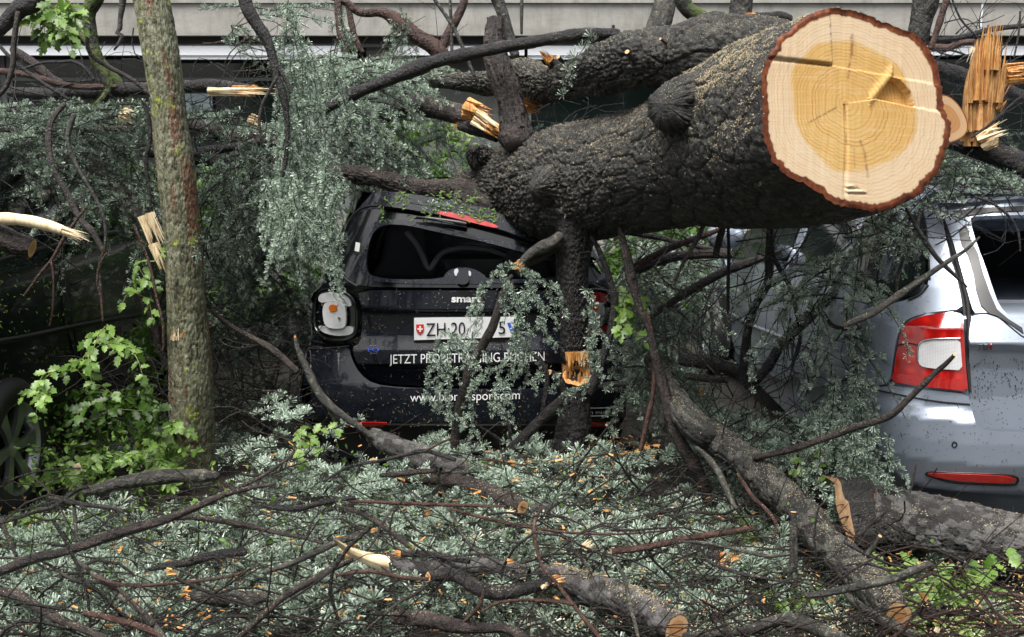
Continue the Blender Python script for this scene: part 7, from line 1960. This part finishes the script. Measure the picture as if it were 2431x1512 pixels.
# long fern frond in the lower right
st = P(*parse('I', '1600,1200 1800,1210 1990,1150 2130,1060 2230,1000 2330,960')[:, :2].T, 3.5)
leafy(83, 'long toothed frond arching over the twigs at the right edge', [st], pinnate=True, lib=[LEAVES[0], LEAVES[1]], step=.04, size=1.0)
st = P(*parse('I', '700,1180 780,1240 900,1290 1000,1330')[:, :2].T, 3.48)
leafy(84, 'leafy twig with broad lobed leaves below the upright grey stick', [st], pinnate=True, step=.06, size=1.1)

# undergrowth behind the cars: nobody could count its leaves
def leaf_mass(name, label, blobs, seed, m, n_per=1.0, sz=.05):
    g = np.random.default_rng(seed); P_, D_, U_ = [], [], []
    for cx, cy, rx, ry, d0, d1, n in blobs:
        n = int(n * n_per)
        r = np.sqrt(g.random(n)); a = g.random(n) * 6.283
        px, py = cx + rx * r * np.cos(a), cy + ry * r * np.sin(a)
        cl = vnoise(px / 28, py / 28, seed)
        k = cl > .35
        P_.append(P(px[k], py[k], g.uniform(d0, d1, n)[k]))
    pos = np.concatenate(P_); n = len(pos)
    d = g.normal(size=(n, 3)); d /= np.linalg.norm(d, axis=1)[:, None]
    u = np.cross(d, g.normal(size=(n, 3))); u /= np.linalg.norm(u, axis=1)[:, None]
    s_ = sz * g.uniform(.5, 1.2, n)[:, None]
    nn = np.cross(d, u)
    V = np.stack([pos, pos + d * s_ * .35 + u * s_ * .3 + nn * s_ * .08, pos + d * s_ * .75 + u * s_ * .22, pos + d * s_ * 1.1 - nn * s_ * .1, pos + d * s_ * .75 - u * s_ * .22, pos + d * s_ * .35 - u * s_ * .3 + nn * s_ * .08], 1).reshape(-1, 3)
    b = np.arange(n)[:, None] * 6
    F = np.concatenate([b + np.array([[0, 1, 2, 3]]), b + np.array([[0, 3, 4, 5]])])
    o = obj(name, V, F, M[m], smooth=False)
    return tag(o, label, kind='stuff')
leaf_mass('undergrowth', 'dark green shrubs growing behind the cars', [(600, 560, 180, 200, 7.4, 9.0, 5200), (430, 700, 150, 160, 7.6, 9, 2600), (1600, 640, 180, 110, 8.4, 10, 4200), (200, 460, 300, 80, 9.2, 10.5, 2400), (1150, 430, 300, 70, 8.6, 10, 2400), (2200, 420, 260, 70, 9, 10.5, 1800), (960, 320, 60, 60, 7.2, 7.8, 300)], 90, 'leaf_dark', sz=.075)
leaf_mass('leaf_litter', 'bits of bright green leaf scattered over the needle beds', [(250, 1150, 300, 120, 4.3, 4.7, 420), (400, 1280, 380, 120, 3.8, 4.2, 260), (150, 1050, 160, 60, 4.4, 4.8, 120), (2150, 1430, 260, 70, 3.4, 3.6, 160)], 91, 'leaf', sz=.03)
leaf_mass('leaf_litter', 'small green leaf scraps over the foreground brush', [(1200, 1330, 1200, 160, 3.5, 4.2, 420), (900, 1110, 500, 60, 4.3, 4.7, 140)], 94, 'leaf', sz=.022)
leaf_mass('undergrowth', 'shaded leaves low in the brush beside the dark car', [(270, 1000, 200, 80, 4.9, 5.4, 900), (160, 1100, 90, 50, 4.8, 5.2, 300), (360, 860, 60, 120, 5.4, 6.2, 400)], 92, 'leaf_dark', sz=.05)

# ------------------------------------------------------------------ chips, dust, twig tangles
def scatter_ground(px, py, h):
    d = ground_d(py, h); return P(px, py, d)
def chips(name, label, boxes, seed, m, sz):
    g = np.random.default_rng(seed); parts = []
    for x0, x1, y0, y1, n in boxes:
        for _ in range(n):
            px, py = g.uniform(x0, x1), g.uniform(y0, y1)
            c = scatter_ground(px, py, .14)
            c[2] = max(float(MH(c[0], c[1])) + .02, .1) if True else c[2]
            l = sz * g.uniform(.5, 1.6); w = l * g.uniform(.15, .4)
            a = g.normal(size=3) * [1, 1, .3]; a /= np.linalg.norm(a); b = np.cross(a, g.normal(size=3)); b /= np.linalg.norm(b); n_ = np.cross(a, b)
            V = np.array([c - a * l - b * w, c - a * l * .9 + b * w * .8, c + a * l + b * w * .3, c + a * l * .8 - b * w * .7]); V = np.vstack([V, V + n_ * w * .5])
            parts.append((V, [BOXF[:0], np.array([[0, 1, 2, 3], [7, 6, 5, 4], [0, 4, 5, 1], [1, 5, 6, 2], [2, 6, 7, 3], [3, 7, 4, 0]])]))
    V, F = join([(v, [f for f in fs if len(f)]) for v, fs in parts])
    o = obj(name, V, F, M[m], smooth=False); return tag(o, label, kind='stuff')
chips('wood_chips', 'orange splinters and chips strewn under the hanging limb', [(1150, 1560, 1050, 1160, 240), (1300, 1500, 1180, 1280, 26), (0, 2431, 1150, 1500, 420)], 101, 'wood_orange', .012)
chips('sawdust', 'pale crumbs of sawdust over branches at the lower right', [(1900, 2431, 1330, 1512, 900), (1650, 2431, 1440, 1512, 500), (1000, 2431, 1250, 1512, 900), (200, 1400, 1180, 1500, 500)], 102, 'wood_pale', .0035)

CH = [('H', 1325, 418, 60, 'yellow-orange wood block lying left of the hanging limb foot', 'wood_orange', 0), ('H', 1310, 310, 34, 'dark orange chunk of bark wood beside the prop branch', 'wood_orange', 1.2),
      ('H', 715, 640, 50, 'squarish orange wood piece behind the brown sawn log', 'wood_brown', 1.3), ('H', 1295, 640, 52, 'split sapwood flake under the end of the brown sawn log', 'wood_pale', .5),
      ('H', 1830, 860, 80, 'fibrous tuft of torn yellow wood on the needles', 'wood_pale', .9), ('H', 1290, 980, 46, 'orange wedge of wood above the largest log', 'wood_orange', .2), ('H', 345, 765, 44, 'torn orange stub end left of the yellow tongue', 'wood_brown', .1),
      ('H', 1530, 1150, 50, 'curled pale flake of wood beside the hooked branch', 'wood_pale', .8), ('H', 795, 725, 20, 'small round orange chip in the middle needles', 'wood_orange', .3), ('H', 320, 1180, 18, 'small orange twig stub facing the camera', 'wood_orange', .4),
      ('G', 1200, 1050, 70, 'pointed yellow wood chunk in the left foreground', 'wood_orange', .1), ('G', 1640, 970, 36, 'pink-orange flake of wood near the wet black branch', 'wood_brown', .9), ('G', 2390, 900, 60, 'long yellow splinter rising at the start of the split log', 'wood_pale', -.6),
      ('G', 1180, 1310, 18, 'small orange chip low in the left foreground', 'wood_orange', .6), ('G', 545, 330, 60, 'torn pale strip of bare wood in the leaves at left', 'wood_pale', -1.2), ('G', 960, 170, 40, 'curved orange peeled stick standing in the brush at left', 'wood_brown', -1.1),
      ('I', 440, 960, 60, 'shattered orange wood at the end of the black log', 'wood_orange', .3), ('I', 1080, 770, 44, 'orange strip of bared wood beside the diagonal log', 'wood_orange', -.7), ('I', 1830, 1450, 44, 'clean yellow splinter at the lower right corner', 'wood_pale', 1.3),
      ('I', 560, 850, 26, 'small upright orange chip left of the upright grey stick', 'wood_brown', 1.3), ('F', 508, 1030, 34, 'bright orange chip standing in the gap between the cars', 'wood_orange', 1.4), ('F', 85, 270, 30, 'orange flake caught below the big trunk', 'wood_orange', .6)]
for reg, x, y, w_, lab, m, ang in CH:
    a = parse(reg, '%g,%g,%g' % (x, y, w_))[0]
    d_ = float(ground_d(a[1], .24)) if reg in 'GHI' else 4.9
    if reg == 'F' : d_ = 4.85
    d_ = min(d_, 5.0)
    c = P(a[0], a[1], d_); r_ = a[2] * d_ / FPX
    V, F = splinters(c - np.array([math.cos(ang), 0, math.sin(ang)]) * r_ * .3, [math.cos(ang), -.15, math.sin(ang)], r_ * .42, 16, r_ * 1.1, int(x), .25)
    o = obj('wood_chunk', V, F, M[m], smooth=False); tag(o, lab, 'wood chunk')
for reg, x, y, d_, r_, lab in [('B', 1450, 720, 5.45, .055, 'orange torn wood showing between the stub and the second stem'), ('A', 900, 800, 5.2, .032, 'pale orange torn stub end left of the standing tree trunk'), ('A', 1790, 835, 5.3, .030, 'pale torn stub end right of the standing tree among needles')]:
    a = parse(reg, '%g,%g' % (x, y))[0]
    V, F = splinters(P(a[0] - 10, a[1], d_), [1, -.4, -.3], r_, 22, r_ * 1.6, int(x), .4)
    o = obj('wood_chunk', V, F, M['wood_orange' if reg == 'B' else 'wood_pale'], smooth=False); tag(o, lab, 'wood chunk')

def tangle(name, label, boxes, seed, m='twig'):
    g = np.random.default_rng(seed); parts = []
    for x0, x1, y0, y1, d0, d1, n, rr, ang in boxes:
        for _ in range(n):
            px, py = g.uniform(x0, x1), g.uniform(y0, y1)
            if d0 is None: c = scatter_ground(px, py, .20); c[2] = max(float(MH(c[0], c[1])) + g.uniform(-.02, .09), .05)
            else: c = P(px, py, g.uniform(d0, d1))
            a = math.radians(ang + g.normal() * 50)
            L = g.uniform(.15, .7)
            d = np.array([math.cos(a), g.normal() * .3, math.sin(a) * (.35 if d0 is None else 1)]); d /= np.linalg.norm(d)
            b = np.cross(d, [0, 1, .3])
            k1, k2 = g.normal() * .12, g.normal() * .08
            t = np.linspace(0, 1, 9)
            C = c + d * (L * (t - .5))[:, None] + b * (L * (k1 * np.sin(t * 3.1) + k2 * np.sin(t * 7)))[:, None]
            if d0 is None: C[:, 2] = np.maximum(C[:, 2], .03)
            r = rr * g.uniform(.5, 1.5)
            V, F, _ = sweep(C, np.linspace(r, r * .45, 9), 5); parts.append((V, [F]))
            if g.random() < .6:
                i = g.integers(2, 7); s_ = g.choice([-1, 1])
                C2 = C[i] + (d * .6 + b * s_ * .7)[None] * (L * .35 * np.linspace(0, 1, 6))[:, None] + b * s_ * (L * .05 * np.linspace(0, 1, 6) ** 2)[:, None]
                V, F, _ = sweep(C2, np.linspace(r * .6, r * .3, 6), 4); parts.append((V, [F]))
    V, F = join(parts); o = obj(name, V, F, M[m]); return tag(o, label, kind='stuff')
tangle('twig_tangle', 'fine bare twigs criss-crossing the foreground brush', [(0, 2431, 1180, 1512, None, 0, 330, .0028, 10), (0, 2431, 1060, 1250, None, 0, 150, .0028, 10), (1500, 2100, 1150, 1512, None, 0, 130, .003, 20)], 110)
tangle('twig_tangle', 'pencil-thick brown twigs lying over the foreground needles', [(0, 2300, 1150, 1512, None, 0, 95, .0052, 15), (1300, 1900, 1080, 1400, None, 0, 40, .005, 60)], 117, 'bark_brown')
tangle('twig_tangle', 'thin dark twigs tangled before the side of the silver car', [(1500, 2100, 560, 900, 4.3, 5.0, 80, .0028, 70), (1600, 2100, 850, 1120, 4.2, 4.8, 50, .0028, 80), (1480, 1750, 520, 760, 5.2, 6.8, 60, .004, 20), (2080, 2431, 440, 520, 4.0, 4.5, 40, .0026, 10)], 111, 'bark_dark')
tangle('twig_tangle', 'thin twigs woven through the needles in the upper left', [(0, 700, 150, 460, 5.0, 6.0, 120, .003, 10), (0, 400, 380, 620, 4.8, 5.3, 30, .003, 80), (480, 760, 300, 560, 5.2, 6.0, 50, .003, 70)], 112, 'bark_dark')
tangle('twig_tangle', 'dark twigs in the brush left of the black car', [(480, 760, 780, 1040, 5.0, 6.2, 110, .0035, 20), (150, 420, 880, 1080, 4.9, 5.6, 70, .003, 20)], 113, 'bark_brown')
tangle('twig_tangle', 'bare twigs behind the splintered stump and sawn face', [(2200, 2431, 60, 440, 4.5, 5.6, 60, .003, 10), (1880, 2431, 500, 560, 4.3, 4.6, 20, .003, 30), (1300, 1520, 260, 330, 5.5, 6.2, 12, .003, 30)], 114, 'bark_dark')
tangle('twig_tangle', 'thin bare twigs before the balcony in the centre', [(560, 1100, 60, 240, 5.8, 6.8, 40, .003, 40)], 115, 'bark_red')
tangle('twig_tangle', 'peeled red-brown twigs lying at the lower right', [(2150, 2431, 1330, 1500, None, 0, 26, .005, 5)], 116, 'bark_red')

# litter lying on the big trunk and on the car paint
def litter_on(mesh_obj, label, n, seed, m, size, zmin=.25, wts=None):
    g = np.random.default_rng(seed)
    me = mesh_obj.data; w = parent_world(mesh_obj)
    k = len(me.polygons)
    ce = np.zeros(k * 3); me.polygons.foreach_get('center', ce); ce = ce.reshape(-1, 3) + w
    no = np.zeros(k * 3); me.polygons.foreach_get('normal', no); no = no.reshape(-1, 3)
    q = np.clip(no[:, 2] - zmin, 0, 1) * np.clip(vnoise(ce[:, 0] * 9, ce[:, 1] * 9 + ce[:, 2] * 9, seed) * .6 + .7 * vnoise(ce[:, 0] * 40, ce[:, 1] * 40 + ce[:, 2] * 30, seed + 1) - .55, 0, 1)
    if wts is not None: q = q * wts(ce)
    idx = g.choice(k, n, p=q / q.sum())
    p = ce[idx] + no[idx] * .0015 + np.cross(no[idx], g.normal(size=(n, 3))) * .006; N_2 = no[idx]
    a = np.cross(N_2, g.normal(size=(n, 3))); a /= np.linalg.norm(a, axis=1)[:, None] + 1e-9; b = np.cross(N_2, a)
    l = (size[0] * g.uniform(.4, 1.6, n))[:, None]; wd = (size[1] * g.uniform(.5, 1.5, n))[:, None]
    a = a + N_2 * g.normal(size=(n, 1)) * .3
    V = np.stack([p - a * l - b * wd, p + a * l - b * wd * .6, p + a * l * .9 + b * wd, p - a * l * .8 + b * wd, p + N_2 * wd], 1).reshape(-1, 3)
    i = np.arange(n)[:, None] * 5
    F = np.concatenate([i + np.array([[0, 1, 4]]), i + np.array([[1, 2, 4]]), i + np.array([[2, 3, 4]]), i + np.array([[3, 0, 4]])])
    o = obj('litter', V, F, M[m], smooth=False); return tag(o, label, kind='stuff')
litter_on(trunk, 'sawdust clinging to the bark around the big cut', 13000, 120, 'dust', (.0028, .0013), -.1, lambda c: np.exp(-((c[:, 1] - 3.7) / .42) ** 2))
litter_on(trunk, 'pale needles and crumbs lying on top of the big trunk', 9000, 121, 'dust', (.0042, .0009), .0)
second = [c for c in tree.children if c.name.startswith('limb') and len(c.data.vertices) > 20000 and c is not trunk]
for k_, c_ in enumerate(sorted(second, key=lambda c: -len(c.data.vertices))[:1]):
    litter_on(c_, 'wood crumbs on the second stem behind the big trunk', 2600, 125 + k_, 'dust', (.003, .0012), .35)
for o_, l_ in BR:
    if 'long dark log running' in l_: litter_on(o_, 'sawdust on the diagonal log', 800, 130, 'dust', (.0028, .0012), .3)
    if 'huge plated log' in l_: litter_on(o_, 'crumbs of wood on the plated log', 900, 131, 'dust', (.003, .0012), .4)
    if 'largest foreground log' in l_: litter_on(o_, 'sawdust on the largest foreground log', 800, 132, 'dust', (.0028, .0012), .4)
def stuck(car, reg, x0, x1, y0, y1, n, seed, yr, m, size, label, off=-.008):
    g = np.random.default_rng(seed); ox, oy, k = REG[reg]
    px = ox + k * g.uniform(x0, x1, n); py = oy + k * g.uniform(y0, y1, n)
    keep = vnoise(px / 30, py / 30, seed) > .3; px, py = px[keep], py[keep]; n = len(px)
    p = car.hit(px, py, yr, off)
    an = g.uniform(0, 3.14, n); a = np.stack([np.cos(an), np.zeros(n), np.sin(an)], -1); b = np.stack([-np.sin(an), np.zeros(n), np.cos(an)], -1)
    l = (size[0] * g.uniform(.5, 1.5, n))[:, None]; w = (size[1] * g.uniform(.6, 1.4, n))[:, None]
    V = np.stack([p - a * l - b * w, p + a * l - b * w * .5, p + a * l + b * w, p - a * l + b * w, p - np.array([0, .002, 0])], 1).reshape(-1, 3)
    i = np.arange(n)[:, None] * 5
    F = np.concatenate([i + np.array([[0, 1, 4]]), i + np.array([[1, 2, 4]]), i + np.array([[2, 3, 4]]), i + np.array([[3, 0, 4]])])
    o = obj('litter', V, F, M[m], smooth=False); return tag(o, label, kind='stuff')
stuck(sm, 'E', 120, 1500, 560, 1060, 320, 140, tg, 'dust', (.0055, .0007), 'needles stuck to the wet black tailgate')
stuck(sm, 'E', 100, 1500, 1100, 1420, 260, 141, bt, 'dust', (.006, .0007), 'needles stuck to the wet black bumper')
stuck(sm, 'E', 500, 1150, 30, 200, 260, 142, fr, 'leaf', (.009, .003), 'leaf scraps and needles on the black roof edge', off=-.06)
stuck(sv, 'F', 1860, 2119, 860, 1235, 300, 143, st_, 'bark_red', (.0026, .0013), 'specks of bark on the silver tailgate')
stuck(sv, 'F', 1900, 2119, 1195, 1240, 420, 144, st_, 'wood_orange', (.004, .0018), 'sawdust gathered on the silver bumper ledge', off=-.02)
stuck(sv, 'F', 1450, 2119, 1050, 1530, 180, 145, sb, 'bark_red', (.003, .0012), 'specks on the silver bumper')
stuck(dk, 'W', 0, 330, 560, 960, 420, 146, dk.yr, 'leaf', (.006, .0016), 'bits of leaf stuck to the side of the dark car')
for s_, c_, y_, lab in [('793,597 782,585 790,580 800,584 808,580 812,594 804,600 806,610 790,612 780,604', sm, tg, 'jagged green leaf stuck under the rear window of the black car')]:
    pass

# trees across the street, behind the photographer: they are mirrored in the paint and shade the scene
TL = {}
def far_tree(name, label, x, y, h, r, seed):
    g = np.random.default_rng(seed)
    t = empty(name, (x, y, 0)); tag(t, label, 'tree', None)
    C = np.array([[x, y, 0], [x + .1, y, h * .3], [x - .1, y + .1, h * .6], [x, y, h * .9]])
    A_ = catmull(np.c_[C, [.28, .22, .15, .04]], .2); V, F, _ = sweep(A_[:, :3], A_[:, 3], 12); obj('trunk', V, F, M['bark_dark'], t)
    for k in range(6):
        a = g.random() * 6.283; z0 = h * g.uniform(.3, .6); e = np.array([x + math.cos(a) * r * .7, y + math.sin(a) * r * .7, z0 + h * .22])
        V, F, _ = sweep(catmull(np.array([[x, y, z0], (np.array([x, y, z0]) + e) / 2 + [0, 0, .2], e]), .2), np.linspace(.09, .03, len(catmull(np.array([[x, y, z0], (np.array([x, y, z0]) + e) / 2 + [0, 0, .2], e]), .2))), 8); obj('bough', V, F, M['bark_dark'], t)
    n = 5200
    ctr = g.normal(size=(26, 3)); ctr /= np.linalg.norm(ctr, axis=1)[:, None]; ctr *= (.35 + .65 * g.random((26, 1)))
    ctr = ctr * [r, r, h * .34] + [x, y, h * .64]
    q = ctr[g.integers(26, size=n)] + g.normal(size=(n, 3)) * r * .22
    d = g.normal(size=(n, 3)); d /= np.linalg.norm(d, axis=1)[:, None]; u = np.cross(d, g.normal(size=(n, 3))); u /= np.linalg.norm(u, axis=1)[:, None]
    s_ = .25 * g.uniform(.6, 1.4, n)[:, None]
    V = np.stack([q - d * s_, q + u * s_ * .5, q + d * s_, q - u * s_ * .5], 1).reshape(-1, 3)
    obj('crown', V, np.arange(len(V)).reshape(-1, 4), M['leaf_dark'], t, smooth=False)
for k, (x, y, h, r) in enumerate([(-6.6, -7.5, 7.5, 2.2), (-3.2, -8.5, 7.0, 2.4), (1.5, -8, 6.2, 2.2), (5.6, -7.5, 8.0, 2.5), (9.5, -5, 9, 2.8)]):
    far_tree('street_tree', ['slender street tree standing farthest left across the street', 'middle-height street tree left of centre across the street', 'lowest street tree across the street behind the viewer', 'tall street tree right of centre across the street', 'broadest street tree standing farthest right across the street'][k], x, y, h, r, 200 + k)
